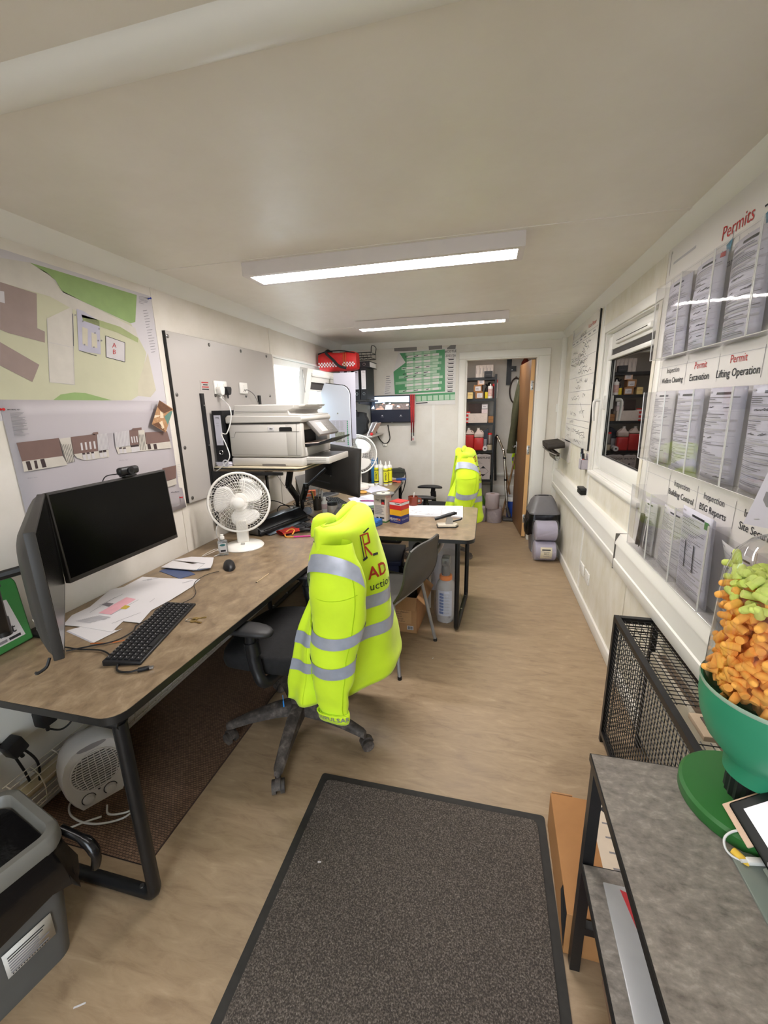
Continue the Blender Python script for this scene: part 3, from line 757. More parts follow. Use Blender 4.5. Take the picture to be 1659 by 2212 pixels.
p.poly(zp([(0, 190), (215, 225), (360, 310), (430, 420), (980, 700), (1000, 770), (560, 580), (360, 470), (0, 365)]), plan_grey, 1)
p.poly(zp([(0, 365), (265, 450), (270, 700), (325, 725), (325, 805), (60, 735), (0, 710)]), roof_brown, 2)
p.poly(zp([(0, 430), (30, 435), (35, 520), (0, 510)]), poster_paper, 3)
p.poly(zp([(0, 800), (285, 965), (235, 1090), (0, 970)]), roof_brown, 2)
p.poly(zp([(340, 630), (520, 545), (540, 1110), (360, 1090)]), plan_grey, 2)
for a, b in (((340, 630), (360, 1090)), ((522, 550), (540, 1110)), ((360, 1090), (540, 1110)), ((345, 800), (530, 840)), ((530, 600), (535, 840))): p.line(*zp([a, b]), .7, pale_ink, 3)
p.poly(zp([(555, 560), (600, 575), (720, 650), (730, 890), (570, 862)]), plan_blue, 3)
for a in ([(595, 690), (635, 705), (635, 830), (598, 815)], [(662, 730), (700, 745), (705, 845), (665, 835)]): p.poly(zp(a), plan_beige, 4)
p.poly(zp([(590, 600), (870, 690), (1000, 770), (1000, 805), (860, 735), (600, 645)]), olive, 3)
p.poly(zp([(765, 755), (905, 805), (905, 945), (770, 910)]), sheet_white, 3)
for a, b in (((765, 755), (905, 805)), ((905, 805), (905, 945)), ((905, 945), (770, 910)), ((770, 910), (765, 755)), ((575, 862), (700, 900)), ((527, 595), (533, 830))): p.line(*zp([a, b]), 1.1, dark_ink, 4)
p.text('A\nB', *Z1(828, 850), 14, red_ink, lay=5, rot=0)
for q in ((600, 650), (718, 705), (688, 735), (735, 790), (612, 820), (680, 838), (712, 790), (545, 605)): 
    u, v = Z1(*q); p.poly([(u+2.0*cos(k), v+2.0*sin(k)) for k in [pi/3*j for j in range(6)]], grey_ink, 5)
p.poly(zp([(375, 1228), (440, 1180), (540, 1165), (620, 1170), (810, 1222)]), mid_green, 2)
p.poly(zp([(1070, 880), (1130, 1150), (1090, 1200), (1000, 1190), (1000, 1100)]), plan_beige, 1)
rg = random.Random(3)
for k in range(16): p.line(Z1(1035+k*4, 575+k*20), Z1(1060+k*4+rg.random()*18, 570+k*20), 1.2, grey_ink, 3)
for k in range(6): p.line(Z1(1005, 470+k*9), Z1(1040+rg.random()*40, 480+k*9), .8, grey_ink, 3)
p.build('print', t)['kind'] = 'stuff'
t = thing('elevation_poster', 'building elevations poster below the site plan', 'poster', (XL, 1.607, 1.003))
def bow(u, v): return Vector((.003+.006*sin(pi*u)*v*(1-v)*4+.02*max(0, .25-v)**2*8*u, -.427+.854*u, .602*v))
MB().grid(bow, 10, 10).build('sheet', M('plot_paper', (176, 170, 174), .6, var=.02, scale=3), t, smooth=80, solid=.0006)
o0 = Vector((XL, 1.607, 1.003)); f = pxfn(XL+.0115, o0); p = Print(f, vf=-1)
def lw(L, m, l=2): p.poly(zp(L), m, l)
lw([(118, 1530), (425, 1495), (455, 1625), (160, 1665)], clad_brown); lw([(160, 1665), (455, 1625), (490, 1690), (175, 1740)], elev_beige)
for L in ([(185, 1665), (215, 1662), (235, 1725), (205, 1730)], [(245, 1660), (265, 1657), (278, 1715), (258, 1718)], [(290, 1650), (320, 1645), (338, 1705), (308, 1710)]): lw(L, clad_dark, 3)
lw([(430, 1500), (510, 1490), (540, 1665), (480, 1675)], elev_beige)
for k in range(6): p.line(Z1(447+k*12, 1540), Z1(482+k*12, 1670), .9, dark_ink, 3)
lw([(512, 1488), (700, 1465), (710, 1590), (535, 1612)], clad_brown); lw([(672, 1456), (710, 1451), (712, 1470), (675, 1474)], clad_brown)
for k in range(4): lw([(582+k*31, 1531-k*4), (595+k*31, 1529-k*4), (603+k*31, 1583-k*4), (590+k*31, 1585-k*4)], sheet_white, 3)
lw([(535, 1612), (785, 1580), (792, 1632), (620, 1658), (560, 1640)], elev_beige, 1)
for k in range(3): lw([(595+k*32, 1604-k*4), (615+k*32, 1602-k*4), (626+k*32, 1652-k*4), (606+k*32, 1655-k*4)], sheet_white, 3); lw([(595+k*32, 1604-k*4), (615+k*32, 1602-k*4), (618+k*32, 1614-k*4), (598+k*32, 1616-k*4)], clad_dark, 4)
lw([(702, 1470), (778, 1460), (790, 1575), (712, 1588)], sheet_white, 3)
for k in range(9): p.line(Z1(702+k*9.5, 1470-k*1.2), Z1(712+k*9.7, 1588-k*1.5), .45, grey_ink, 4)
for k in range(2): lw([(718+k*28, 1588-k*4), (740+k*28, 1585-k*4), (748+k*28, 1632-k*4), (726+k*28, 1636-k*4)], sheet_white, 3); lw([(718+k*28, 1588-k*4), (740+k*28, 1585-k*4), (742+k*28, 1600-k*4), (720+k*28, 1603-k*4)], clad_dark, 4)
lw([(828, 1455), (935, 1440), (942, 1550), (838, 1565)], sheet_white, 3)
for k in range(11): p.line(Z1(828+k*10.7, 1455-k*1.5), Z1(838+k*10.4, 1565-k*1.5), .45, grey_ink, 4)
lw([(935, 1440), (1000, 1432), (1005, 1540), (942, 1550)], clad_brown); lw([(958, 1425), (1025, 1418), (1026, 1436), (960, 1441)], clad_brown)
for k in range(3): lw([(948+k*18, 1486-k*2), (957+k*18, 1485-k*2), (964+k*18, 1530-k*2), (955+k*18, 1531-k*2)], sheet_white, 3)
lw([(1000, 1440), (1045, 1437), (1062, 1580), (1015, 1588)], elev_beige)
for k in range(4): p.line(Z1(1010+k*10, 1470), Z1(1020+k*11, 1582), .8, dark_ink, 3)
lw([(1050, 1455), (1210, 1445), (1232, 1520), (1060, 1540)], clad_brown); lw([(840, 1565), (1232, 1520), (1242, 1566), (855, 1610)], elev_beige, 1)
for x in (1066, 1110): lw([(x, 1540), (x+22, 1537), (x+30, 1575), (x+8, 1578)], clad_dark, 3)
for x in (862, 890): lw([(x, 1565), (x+20, 1562), (x+27, 1605), (x+7, 1608)], sheet_white, 3); lw([(x, 1565), (x+20, 1562), (x+22, 1572), (x+2, 1575)], clad_dark, 4)
lw([(946, 1550), (1005, 1543), (1014, 1590), (955, 1600)], sheet_white, 3); lw([(946, 1550), (1005, 1543), (1007, 1555), (948, 1562)], clad_dark, 4)
lw([(1175, 1715), (1275, 1692), (1275, 1785), (1185, 1812)], clad_brown); lw([(1185, 1815), (1275, 1787), (1280, 1830), (1190, 1858)], elev_beige)
lw([(232, 1942), (345, 1915), (360, 2000), (265, 2050)], elev_beige); lw([(255, 1968), (345, 1945), (352, 2040), (275, 2060)], clad_brown); lw([(302, 1900), (345, 1890), (345, 1910), (305, 1922)], clad_brown)
p.text('MATERIAL KEY', *Z1(100, 1290), 4.2, dark_ink, rot=0, lay=3, bold=.02)
for k in range(20): p.line(Z1(72+k*1.6, 1315+k*8.6), Z1(130+k*1.6+rg.random()*55, 1311+k*8.6), 1.0, grey_ink, 3)
p.text('Elevation - North', *Z1(236, 1783), 3, grey_ink, rot=.1, lay=3); p.text('Elevation - East', *Z1(895, 1655), 3, grey_ink, rot=.1, lay=3)
p.text('elliswilliams', *Z1(1268, 1886), 3.8, dark_ink, rot=.1, lay=3, bold=.02)
for k in range(9): p.line(Z1(1232, 1912+k*10), Z1(1265+rg.random()*40, 1906+k*10), .7, pale_ink, 3)
for y in (1460, 1475, 1490, 1505): p.line(Z1(795, y), Z1(818, y-2), .8, pale_ink, 3)
for k in range(8): p.line(Z1(1100, 1240+k*6), Z1(1125+rg.random()*20, 1238+k*6), .7, pale_ink, 3); p.line(Z1(1285, 1690+k*12), Z1(1305, 1687+k*12), .7, pale_ink, 3); p.line(Z1(1230, 1440+k*14), Z1(1250, 1438+k*14), .7, pale_ink, 3)
pp = p.build('print', t); pp['kind'] = 'stuff'
# text in a photo-pixel frame runs with y down: flip lettering upright
def pin(px, py, col, label):
    c = at(px, py, 'x', XL+.012)
    tt = thing('push_pin', label, 'push pin', c)
    MB().at((0, 0, 0), (0, pi/2, 0)).lathe([(.0045, -.006), (.0045, -.004), (.0028, -.002), (.0028, .006), (.0048, .008), (.0048, .011)], 12).build('head', M('pin_'+col, {'red': (190, 30, 34), 'blue': (40, 60, 160)}[col], .3), tt)
    MB().cyl((-.012, 0, 0), (-.005, 0, 0), .0006, 6).build('needle', steel, tt)
pin(*Z1(1080, 485), 'blue', 'blue push pin in the corner of the site plan')
pin(*Z1(12, 1288), 'red', 'red push pin at the left corner of the elevations poster')
pin(*Z1(1308, 1925), 'red', 'red push pin near the bottom right of the elevations poster')
# tilted photograph
t, c = wall_thing('photo_print', 'small tilted colour photograph pinned beside the elevations poster', 'photograph', XL+.03, zp([(1155, 1222), (1255, 1285), (1200, 1455), (1100, 1395)]))
f = pxfn(XL+.03, c)
m = MB(); a = [f(*q) for q in zp([(1155, 1222), (1255, 1285), (1200, 1455), (1100, 1395)])]
m.add(a+[q-Vector((.0012, 0, 0)) for q in a], [(0, 1, 2, 3), (7, 6, 5, 4), (0, 4, 5, 1), (1, 5, 6, 2), (2, 6, 7, 3), (3, 7, 4, 0)]).build('sheet', M('photo_tan', (168, 128, 92), .35, var=.25, scale=60), t, smooth=0)
p = Print(f); dk = M('photo_brown', (98, 66, 46), .35, var=.2, scale=60); tl = M('photo_teal', (92, 128, 118), .3); lt = M('photo_cream', (216, 196, 170), .35)
for L, mm in (([(1155, 1222), (1250, 1290), (1180, 1320), (1140, 1270)], dk), ([(1235, 1300), (1250, 1300), (1215, 1400), (1190, 1340)], tl), ([(1160, 1300), (1182, 1310), (1185, 1350), (1160, 1350)], lt), ([(1105, 1395), (1150, 1380), (1200, 1452)], dk), ([(1150, 1385), (1175, 1370), (1190, 1420), (1175, 1430)], lt), ([(1120, 1330), (1160, 1330), (1150, 1340), (1118, 1350)], lt)): p.poly(zp(L), mm)
p.build('print', t)['kind'] = 'stuff'

# ================================================================ white back board
t = thing('back_board', 'white laminate board with black edge bolted to the left wall', 'board', (XL, 2.64, 1.02))
MB().box((.001, -.587, 0), (.019, .585, .95)).build('core', edge_mat, t, smooth=0)
MB().box((.019, -.583, .001), (.0205, .584, .949)).build('face', white_board, t, smooth=0)
Z2 = lambda u, v: (330+u*.3014, 680+v*.3014)
for q in ((105, 153), (403, 215), (630, 260), (813, 297), (172, 573), (230, 953), (284, 1313), (840, 582), (668, 582), (448, 578), (728, 1167)):
    c = at(*Z2(*q), 'x', XL+.0205)-Vector((XL, 2.64, 1.02))
    MB().at(c, (0, pi/2, 0)).lathe([(.011, 0), (.011, .002), (.006, .004), (.006, .006)], 14).build('bolt', M('dull_bolt', (120, 118, 116), .35, .9), t)
# sticker
t, c = wall_thing('wall_sticker', 'small paper note with red lines stuck above the shelf', 'note', XL+.022, [(432, 822), (453, 824), (455, 846), (434, 845)])
f = pxfn(XL+.0222, c)
q4 = [f(*q) for q in ((432, 822), (453, 824), (455, 846), (434, 845))]
MB().add(q4+[q-Vector((.0008, 0, 0)) for q in q4], [(0, 1, 2, 3), (7, 6, 5, 4), (0, 4, 5, 1), (1, 5, 6, 2), (2, 6, 7, 3), (3, 7, 4, 0)]).build('sheet', white_board, t, smooth=0)
p = Print(f)
for k in range(4): p.line((435+k*.6+(3 if k == 1 else 0), 826+k*4.9), (450+k*.5-(2 if k == 1 else 0), 826.6+k*4.9), 2.4, red_ink if k in (0, 2) else dark_ink)
p.build('print', t)['kind'] = 'stuff'
# sockets
def socket(name, label, q0, q1, x, n, sgn=1):
    a = at(*q0, 'x', x); b = at(*q1, 'x', x); y0, y1 = sorted((a.y, b.y)); z0, z1 = sorted((a.z, b.z)); c = Vector((x, (y0+y1)/2, z0))
    t = thing(name, label, 'socket', c)
    w = (y1-y0)/2; h = z1-z0; g = .012*sgn
    MB().rbox((min(0, g), -w, 0), (max(0, g), w, h), .003).build('plate', white_plastic, t)
    for k in range(n):
        yy = -w+2*w*(k+.5)/n
        MB().rbox((min(g, g*1.4), yy-.006, h*.55), (max(g, g*1.4), yy+.006, h*.78), .001).build('switch', white_plastic, t)
        for dz, dy in ((.38, 0), (.22, -.011), (.22, .011)): MB().cb((g*1.01, yy+dy, h*dz), (.001, .004, .007)).build('pin_slot', dark_ink, t)
    return t, c
socket('double_socket', 'white double socket on the back board with two plugs in it', (459, 822), (489, 852), XL+.0205, 2)
socket('network_socket', 'white single outlet on the back board with a grey lead', (515, 826), (533, 851), XL+.0205, 1)
def plug(mb_rot, c, col, label, dirx=1):
    t = thing('mains_plug', label, 'plug', c)
    m = white_plastic if col == 'white' else black_plastic
    MB().prism([(-.022, .018), (.022, .018), (.026, .004), (.018, -.026), (.008, -.034), (-.008, -.034), (-.018, -.026), (-.026, .004)], 0, dirx*.034, 'yzx').build('body', m, t, bevel=.004)
    MB().cyl((dirx*.017, 0, -.03), (dirx*.017, 0, -.055), .006, 10, .0035).build('strain_relief', m, t)
    return t
plug(0, at(471, 842, 'x', XL+.034), 'white', 'white plug in the double socket')
plug(0, at(486, 842, 'x', XL+.034), 'black', 'black plug in the double socket')
def cable(name, label, pts, r, mat, k=6, cat='cable'):
    return tag(MB().cable(pts, r, 6, k).build(name, mat, smooth=80), label, cat)
white_flex = M('white_flex', (220, 219, 216), .4); black_flex = M('black_flex', (18, 18, 19), .45); grey_flex = M('grey_flex', (120, 118, 116), .45)
cable('network_cable', 'grey lead curving from the single outlet behind the printer', [at(528, 843, 'x', XL+.035), at(536, 843, 'x', XL+.06), at(549, 853, 'x', XL+.07), at(560, 875, 'x', XL+.09), at(568, 895, 'x', XL+.10)], .0032, grey_flex)
cable('white_power_cable', 'white cable looping down beside the lever arch file to the desk fan',
      [at(475, 858, 'x', XL+.05), at(484, 866, 'x', XL+.06), at(496, 880, 'y', 2.335), at(499, 905, 'y', 2.33), at(490, 936, 'y', 2.315), at(478, 937, 'y', 2.315), at(489, 962, 'y', 2.31), at(496, 988, 'y', 2.305), at(480, 1008, 'y', 2.30), at(458, 1026, 'y', 2.31), at(466, 1030, 'y', 2.31), at(473, 1045, 'y', 2.30), at(476, 1075, 'y', 2.31)], .0035, white_flex)

# ================================================================ shelf with printer
t = thing('printer_shelf', 'wide laminate shelf on black slotted uprights holding the printer', 'shelf', (XL, 2.64, .82))
for y in (2.283, 2.955):
    u = MB().box((.021, y-2.64-.013, 0), (.034, y-2.64+.013, .83)).build('upright', black_metal, t)
    for z in (.1, .29, .52, .76): MB().cyl((.034, y-2.64, z), (.037, y-2.64, z), .005, 8).build('screw', steel, u)
    MB().prism([(.034, .21), (.034, .355), (.52, .355), (.52, .338), (.30, .335), (.06, .24)], y-2.64-.009, y-2.64+.009, 'xzy').build('bracket_arm', black_metal, t)
sp = rr_poly(.036, -.335, .63, .40, .05, 5, (0, 1, 1, 0))
MB().prism(sp, .357, .366).build('shelf_board', desk_mat, t, smooth=30)
MB().prism(rr_poly(.036, -.337, .632, .402, .05, 5, (0, 1, 1, 0)), .3665, .374).build('edge_band', edge_mat, t, smooth=30)
MB().prism(rr_poly(.036, -.335, .63, .40, .05, 5, (0, 1, 1, 0)), .3745, .380).build('top_skin', M('shelf_skin', (196, 184, 158), .4), t, smooth=30)
SZ = 1.2005
# paper stack under file
ps = MB()
rg = random.Random(5)
t = thing('paper_stack', 'stack of lilac-white paper under the lever arch file', 'paper', (-1.635, 2.48, SZ))
for k in range(9): MB().at((0, 0, k*.003), (0, 0, rg.uniform(-.05, .05))).box((-.045+rg.uniform(-.004, .004), -.148, 0), (.045, .148, .0028)).build('sheet', paper_cool, t, smooth=0)
def lever_arch(label, loc, rz=0, spine=paper_cool, group=None, w=.072, rot=None, body=None, clip=True):
    """stands with its spine towards local -y"""
    t = thing('lever_arch_file', label, 'file', loc, rz, group, rot)
    b = body or M('file_black', (20, 20, 23), .55, var=.15, bump=.05)
    MB().box((-w/2, -.142, 0), (-w/2+.003, .142, .318)).box((w/2-.003, -.142, 0), (w/2, .142, .318)).box((-w/2, -.145, 0), (w/2, -.142, .318)).build('cover', b, t, smooth=0)
    MB().box((-w/2+.006, -.13, .006), (w/2-.006, .13, .303)).build('pages', paper, t, smooth=0)
    if spine: 
        l = MB().box((-w/2+.012, -.1465, .105), (w/2-.012, -.1455, .29)).build('spine_label', spine, t, smooth=0)
        p = Print(plane_fn((0, -.1468, 0), (1, 0, 0), (0, 0, 1))); p.text('sharps' if False else 'dwg', 0, .276, .014, dark_ink, bold=.02)
        for z in (.24, .225, .13, .12): p.rect(-.012, z, .008, z+.003, pale_ink)
        p.build('spine_print', l)['kind'] = 'stuff'
    if clip:
        MB().tube([(.012*cos(q), -.1465, .06+.014*sin(q)) for q in [2*pi*j/18 for j in range(18)]], .002, 6, True).build('finger_ring', steel, t)
    return t
lever_arch('black lever arch file standing beside the printer', (-1.64, 2.485, SZ+.028))
t = thing('tape_roll', 'clear tape roll standing on the shelf by the lever arch file', 'tape', (-1.60, 2.315, SZ))
MB().tube([(.02*cos(q), 0, .022+.02*sin(q)) for q in [2*pi*j/24 for j in range(24)]], .0045, 8, True).build('ring', M('clear_plastic_ring', (206, 206, 214), .2, alpha=1), t)

# printer: back to the wall, front towards the room
pw = M('printer_white', (186, 182, 176), .42, var=.02, scale=4); pgrey = M('printer_grey', (96, 92, 88), .4); pline = M('printer_gap', (70, 66, 62), .6)
t = thing('printer', 'large off-white multifunction printer on the wall shelf', 'printer', (-1.34, 2.60, SZ))
X0, X1, Y0, Y1 = -.245, .25, -.24, .24
MB().rbox((X0, Y0, .0), (X1, Y1, .055), .012).build('base', pw, t)
b = MB()
b.rbox((X0-.0, Y0, .057), (.16, Y1, .262), .012)
b.rbox((.16-.02, Y0, .057), (X1, Y0+.05, .262), .010); b.rbox((.16-.02, Y1-.06, .057), (X1, Y1, .262), .010)
b.rbox((.14, Y0+.04, .215), (X1-.04, Y1-.05, .262), .006); b.rbox((.14, Y0+.04, .057), (X1, Y1-.05, .115), .006)
b.build('body', pw, t)
MB().rbox((.13, Y0+.05, .115), (.165, Y1-.06, .215), .003).build('output_cavity', black_plastic, t)
# scanner unit and document feeder
MB().prism([(X0-.015, .266), (X1+.0, .266), (X1+.012, .285), (X1+.005, .305), (X0+.0, .315), (X0-.018, .30)], Y0, Y1, 'xzy').build('scanner_lid', pw, t, bevel=.006)
MB().prism([(X0+.04, .30), (X1, .30), (X1+.005, .312), (X1-.07, .318), (X1-.075, .336), (X1-.04, .346), (X1-.035, .374), (X0+.055, .377)], Y0+.002, Y1-.02, 'xzy').build('document_feeder', pw, t, bevel=.008)
MB().prism([(X1-.17, .345), (X1-.0, .36), (X1+.01, .372), (X1-.12, .374)], Y0+.07, Y1-.09, 'xzy').build('feeder_tray', pw, t, bevel=.003)
MB().box((X0+.0, Y0-.0008, .2625), (X1-.005, Y0+.002, .2665)).build('gap_line', edge_mat, t)
MB().prism([(.105, .215), (.19, .215), (.19, .235), (.183, .24), (.112, .24), (.105, .235)], Y0-.001, Y0+.003, 'xzy').build('grip_recess', edge_mat, t)
for a, bb in (((X0+.05, .213), (.235, .213)), ((X0+.05, .213), (X0+.035, .18)), ((X0+.035, .18), (X0+.012, .178)), ((X0+.012, .07), (.235, .07)), ((.21, .07), (.222, .262)), ((X0+.06, .337), (.17, .335))):
    MB().tube([(a[0], Y0-.0005, a[1]), (bb[0], Y0-.0005, bb[1])], .0009, 4).build('panel_line', pline, t)
MB().box((.03, Y0-.0012, .22), (.073, Y0, .243)).build('sticker', paper, t)
pp = Print(plane_fn((.052, Y0-.0014, .231), (1, 0, 0), (0, 0, 1))); pp.text('Blk0', 0, 0, .012, dark_ink, bold=.03); pp.build('sticker_print', t)['kind'] = 'stuff'
MB().box((-.03, Y0-.001, .0), (.13, Y0+.002, .014)).build('foot_recess', pgrey, t)
# tilted control panel on the front
cp = bpy.data.objects.new('control_panel', None); COL.objects.link(cp); cp.parent = t; cp.location = (X1-.005, .02, .262); cp.rotation_euler = (0, RAD(-42), 0)
MB().rbox((-.004, -.17, -.115), (.018, .17, .0), .004).build('panel_body', pgrey, cp)
MB().box((.018, -.10, -.095), (.0188, .0, -.02)).build('screen', M('printer_screen', (200, 190, 178), .3), cp)
for r in range(4):
    for c2 in range(3): MB().cyl((.018, .035+c2*.028, -.028-r*.02), (.0195, .035+c2*.028, -.028-r*.02), .006, 8).build('key', M('panel_key', (126, 122, 118), .4), cp)
MB().prism([(.16, .118), (.33, .125), (.42, .16), (.422, .17), (.33, .139), (.16, .128)], Y0+.06, Y1-.08, 'xzy').build('output_tray', black_plastic, t)
MB().prism([(.18, .129), (.325, .139), (.35, .15), (.35, .151), (.325, .1405), (.18, .131)], Y0+.07, Y1-.1, 'xzy').build('printed_sheet', M('printed_sheet', (214, 196, 184), .6), t)
MB().rbox((.20, Y0+.05, .012), (.40, Y1-.06, .052), .004).build('paper_cassette', pw, t)
MB().box((.26, Y0+.07, .0525), (.39, Y1-.08, .054)).build('cassette_lid', pgrey, t)
for z in (.022, .032, .042): MB().box((.25, Y0+.0494, z), (.38, Y0+.0502, z+.0015)).build('cassette_line', pline, t)
# ================================================================ far left corner shelves
t = thing('corner_shelf', 'black-bracketed high shelf of files in the far left corner', 'shelf', (-1.48, 4.60, 1.60))
MB().rbox((-.235, -.28, 0), (.235, .29, .02), .004).build('shelf_board', M('dark_shelf_board', (34, 32, 32), .5), t)
for x in (-.15, .15): MB().prism([(.28, -.16), (.28, 0), (-.24, 0), (-.24, -.02), (.25, -.04)], x-.008, x+.008, 'yzx').build('bracket', black_metal, t)
grp = 'black lever arch files on the corner shelf'
for k in range(4):
    f_ = lever_arch(['black lever arch file at the panel end of the corner shelf row', 'second black lever arch file from the panel on the corner shelf', 'third black lever arch file from the panel on the corner shelf', 'black lever arch file at the doorway end of the corner shelf row'][k], (-1.505+k*.078, 4.50, 1.621), 0, paper if k % 2 else paper_cool, grp, .07, clip=True)
# files lying on top
t2 = lever_arch('black lever arch file lying flat on the corner shelf row', (-1.30, 4.50, 1.985), 0, paper, grp, .06, (0, RAD(-90), 0))
t2.location = (-1.20, 4.50, 1.972)
t = thing('wire_tray', 'black wire letter tray on top of the corner files', 'tray', (-1.345, 4.52, 2.042))
r_ = .004
for z in (0, .05): MB().tube(catmull([(-.14, -.11, z), (.14, -.11, z), (.14, .11, z), (-.14, .11, z)], 1, True), r_, 6, True).build('rim', black_metal, t)
for k in range(7): MB().tube([(-.14+.28*k/6, -.11, .05), (-.14+.28*k/6, -.11, 0), (-.14+.28*k/6, .11, 0), (-.14+.28*k/6, .11, .05)], .002, 5).build('wire', black_metal, t)
MB().tube(catmull([(.14, -.08, .05), (.15, -.09, .11), (.15, .0, .125), (.15, .09, .11), (.14, .08, .05)], 4), .004, 6).build('handle', black_metal, t)
# red responder bag with chequered band
red_fab = M('red_nylon', (186, 30, 30), .55, var=.15, scale=20, bump=.2, bscale=90)
t = thing('first_aid_bag', 'red kit bag with white chequered band and black strap on the corner shelf', 'bag', (-1.49, 4.245, 1.905), RAD(4))
def bagS(u, v, h=0):
    a = 2*pi*v; y = .095*cos(a); z = .10+.10*sin(a)
    k = 2*u-1; q = 1-.16*abs(k)**6
    y = math.copysign(abs(y/.095)**.6, y)*.095*q; z = .09+math.copysign(abs(sin(a))**.6, sin(a))*.09*q+.006*sin(9*u)*max(0, sin(a))
    n = Vector((0, cos(a), sin(a)))
    return Vector((k*.195, y, z))+n*h
mb = MB().grid(lambda u, v: bagS(u, v), 24, 28); mb.add([bagS(0, j/28) for j in range(28)], [list(range(28))]); mb.add([bagS(1, j/28) for j in range(28)], [list(range(28))])
mb.build('body', red_fab, t, smooth=60)
p = Print(lambda u, v, h: Vector((u, -.097-h-.0, v)))
for r in range(3):
    for c in range(26):
        x = -.19+c*.0145
        if (r+c) % 2 == 0 and not (-.0 < x < .05): p.rect(x, .035+r*.0145, x+.0145, .0495+r*.0145, paper)
p.build('chequer_band', t)['kind'] = 'stuff'
strap = M('black_webbing', (22, 22, 24), .8)
MB().tube(catmull([(.10, -.105, .02), (.03, -.118, .04), (-.03, -.12, .10), (-.10, -.115, .165), (-.10, -.05, .195), (-.09, .05, .19)], 5), .013, 6).build('strap', strap, t)
MB().tube(catmull([(-.2, -.06, .165), (-.1, -.065, .185), (.05, -.07, .187), (.18, -.07, .16)], 5), .006, 6).build('top_piping', strap, t)
for x in (.07, .09): MB().tube([(x, -.1, .02), (x, -.104, .10), (x, -.09, .165)], .003, 6).build('zip', M('brass', (196, 160, 80), .3, .9), t)
t = thing('paper_stack', 'stack of paper above the red kit bag, just under the ceiling', 'paper', (-1.49, 4.52, 2.044))
MB().rbox((-.12, -.14, .0), (.03, .13, .05), .003).build('sheets', paper_cool, t); MB().box((-.125, -.145, .0505), (.035, .13, .056)).build('top_sheet', black_plastic, t)
for k in (0, 1, 2, 3): MB().box((-.121, -.1405, .008+k*.011), (.031, -.140, .0095+k*.011)).build('sheet_line', pale_ink, t)
# white panel screen
t = thing('screen_divider', 'white rounded panel standing in front of the corner files', 'divider', (-1.385, 3.76, 1.19))
pw_ = [(-.135, 0), (.15, 0)]+[(.15-.09+.09*cos(q), .555-.09+.09*sin(q)) for q in [pi/2*k/8 for k in range(9)]]+[(-.085, .575), (-.12, .50)]
pan = M('screen_white', (214, 220, 232), .3, var=.015, scale=3)
MB().prism([(a, b_) for a, b_ in pw_], -.009, .009, 'xzy').build('panel', pan, t)
MB().prism([(a+.006, b_+.006) for a, b_ in pw_], .0095, .012, 'xzy').build('backing', edge_mat, t)
for x in (-.075, .03): MB().cyl((x, -.012, .305), (x, -.009, .305), .007, 12).build('bolt', steel, t)
MB().box((-.09, .012, -.45), (-.05, .03, .10)).build('support_post', black_metal, t)
MB().box((-.12, -.02, -.462), (-.02, .07, -.45)).build('foot_plate', black_metal, t)
t = thing('pinned_sheet', 'printed sheet with a photo and green edge on the white panel', 'paper', (-1.385+.055, 3.749, 1.20))
MB().box((-.10, 0, 0), (.075, .0008, .235)).build('sheet', paper_cool, t, smooth=0)
p = Print(plane_fn((0, -.0002, 0), (1, 0, 0), (0, 0, 1), (0, -1, 0))); rg = random.Random(9)
for c0 in range(3): p.lines(-.085+c0*.04, .14, -.05+c0*.04, .225, 12, pale_ink, rg)
p.rect(-.06, .03, .035, .125, M('aerial_grey', (150, 152, 140), .6, var=.4, scale=120), 1); 
for k in range(5): p.rect(-.05+.018*k, .04+.012*(k % 3), -.04+.018*k, .07+.012*(k % 2), paper, 2)
grn = M('green_strip', (40, 160, 112), .5)
for k in range(12): p.rect(.061, .004+k*.019, .07, .018+k*.019, grn)
p.build('print', t)['kind'] = 'stuff'
# white sheet leaning behind the panel
t = thing('leaning_sheet', 'large white sheet leaning behind the panel under the red bag', 'paper', (-1.33, 3.93, 1.25))
MB().at((0, 0, 0), (RAD(-4), 0, 0)).box((-.13, 0, 0), (.09, .002, .62)).build('sheet', paper_cool, t, smooth=0)
MB().box((-.01, -.02, -.52), (.01, .03, .02)).build('stand', black_metal, t)
# lower corner shelf with black bag
t = thing('corner_shelf', 'low white corner shelf carrying a black bag and papers', 'shelf', (-1.46, 4.57, 1.225))
MB().rbox((-.255, -.20, 0), (.26, .31, .018), .003).build('shelf_board', white_board, t); MB().prism([(.3, -.12), (.3, 0), (-.12, 0)], -.01, .01, 'yzx').build('bracket', white_plastic, t)
t = thing('laptop_bag', 'black bag on the low corner shelf', 'bag', (-1.43, 4.52, 1.2435))
b = bmesh.new(); bmesh.ops.create_cube(b, size=1); bmesh.ops.subdivide_edges(b, edges=b.edges[:], cuts=6, use_grid_fill=True)
for v in b.verts:
    x, y, z = v.co*2; k = 1-.18*(abs(z)**3); v.co = Vector((x*.14*k+.01*sin(7*z), y*.07*(1-.3*x*x), .125+z*.125*(1-.1*x*x)))
MB().bm(b).build('body', M('black_nylon', (18, 18, 20), .6, var=.3, bump=.3, bscale=70), t, smooth=70)
MB().tube(catmull([(-.06, -.07, .2), (-.05, -.09, .27), (.04, -.09, .27), (.05, -.07, .2)], 5), .008, 6).build('handle', strap, t)
for k, (x, a, m, lb) in enumerate(((-1.265, 24, paper, 'white booklet leaning against the black bag'), (-1.235, 30, M('pink_paper', (206, 176, 164), .6), 'pink booklet leaning on the low corner shelf'))):
    t = thing('booklet', lb, 'booklet', (x, 4.5, 1.2445), rot=(0, RAD(a), 0)); MB().rbox((-.004, -.1, 0), (.004, .1, .15), .001).build('pages', paper, t); MB().box((.0042, -.101, 0), (.0058, .101, .152)).build('cover', m, t, smooth=0)
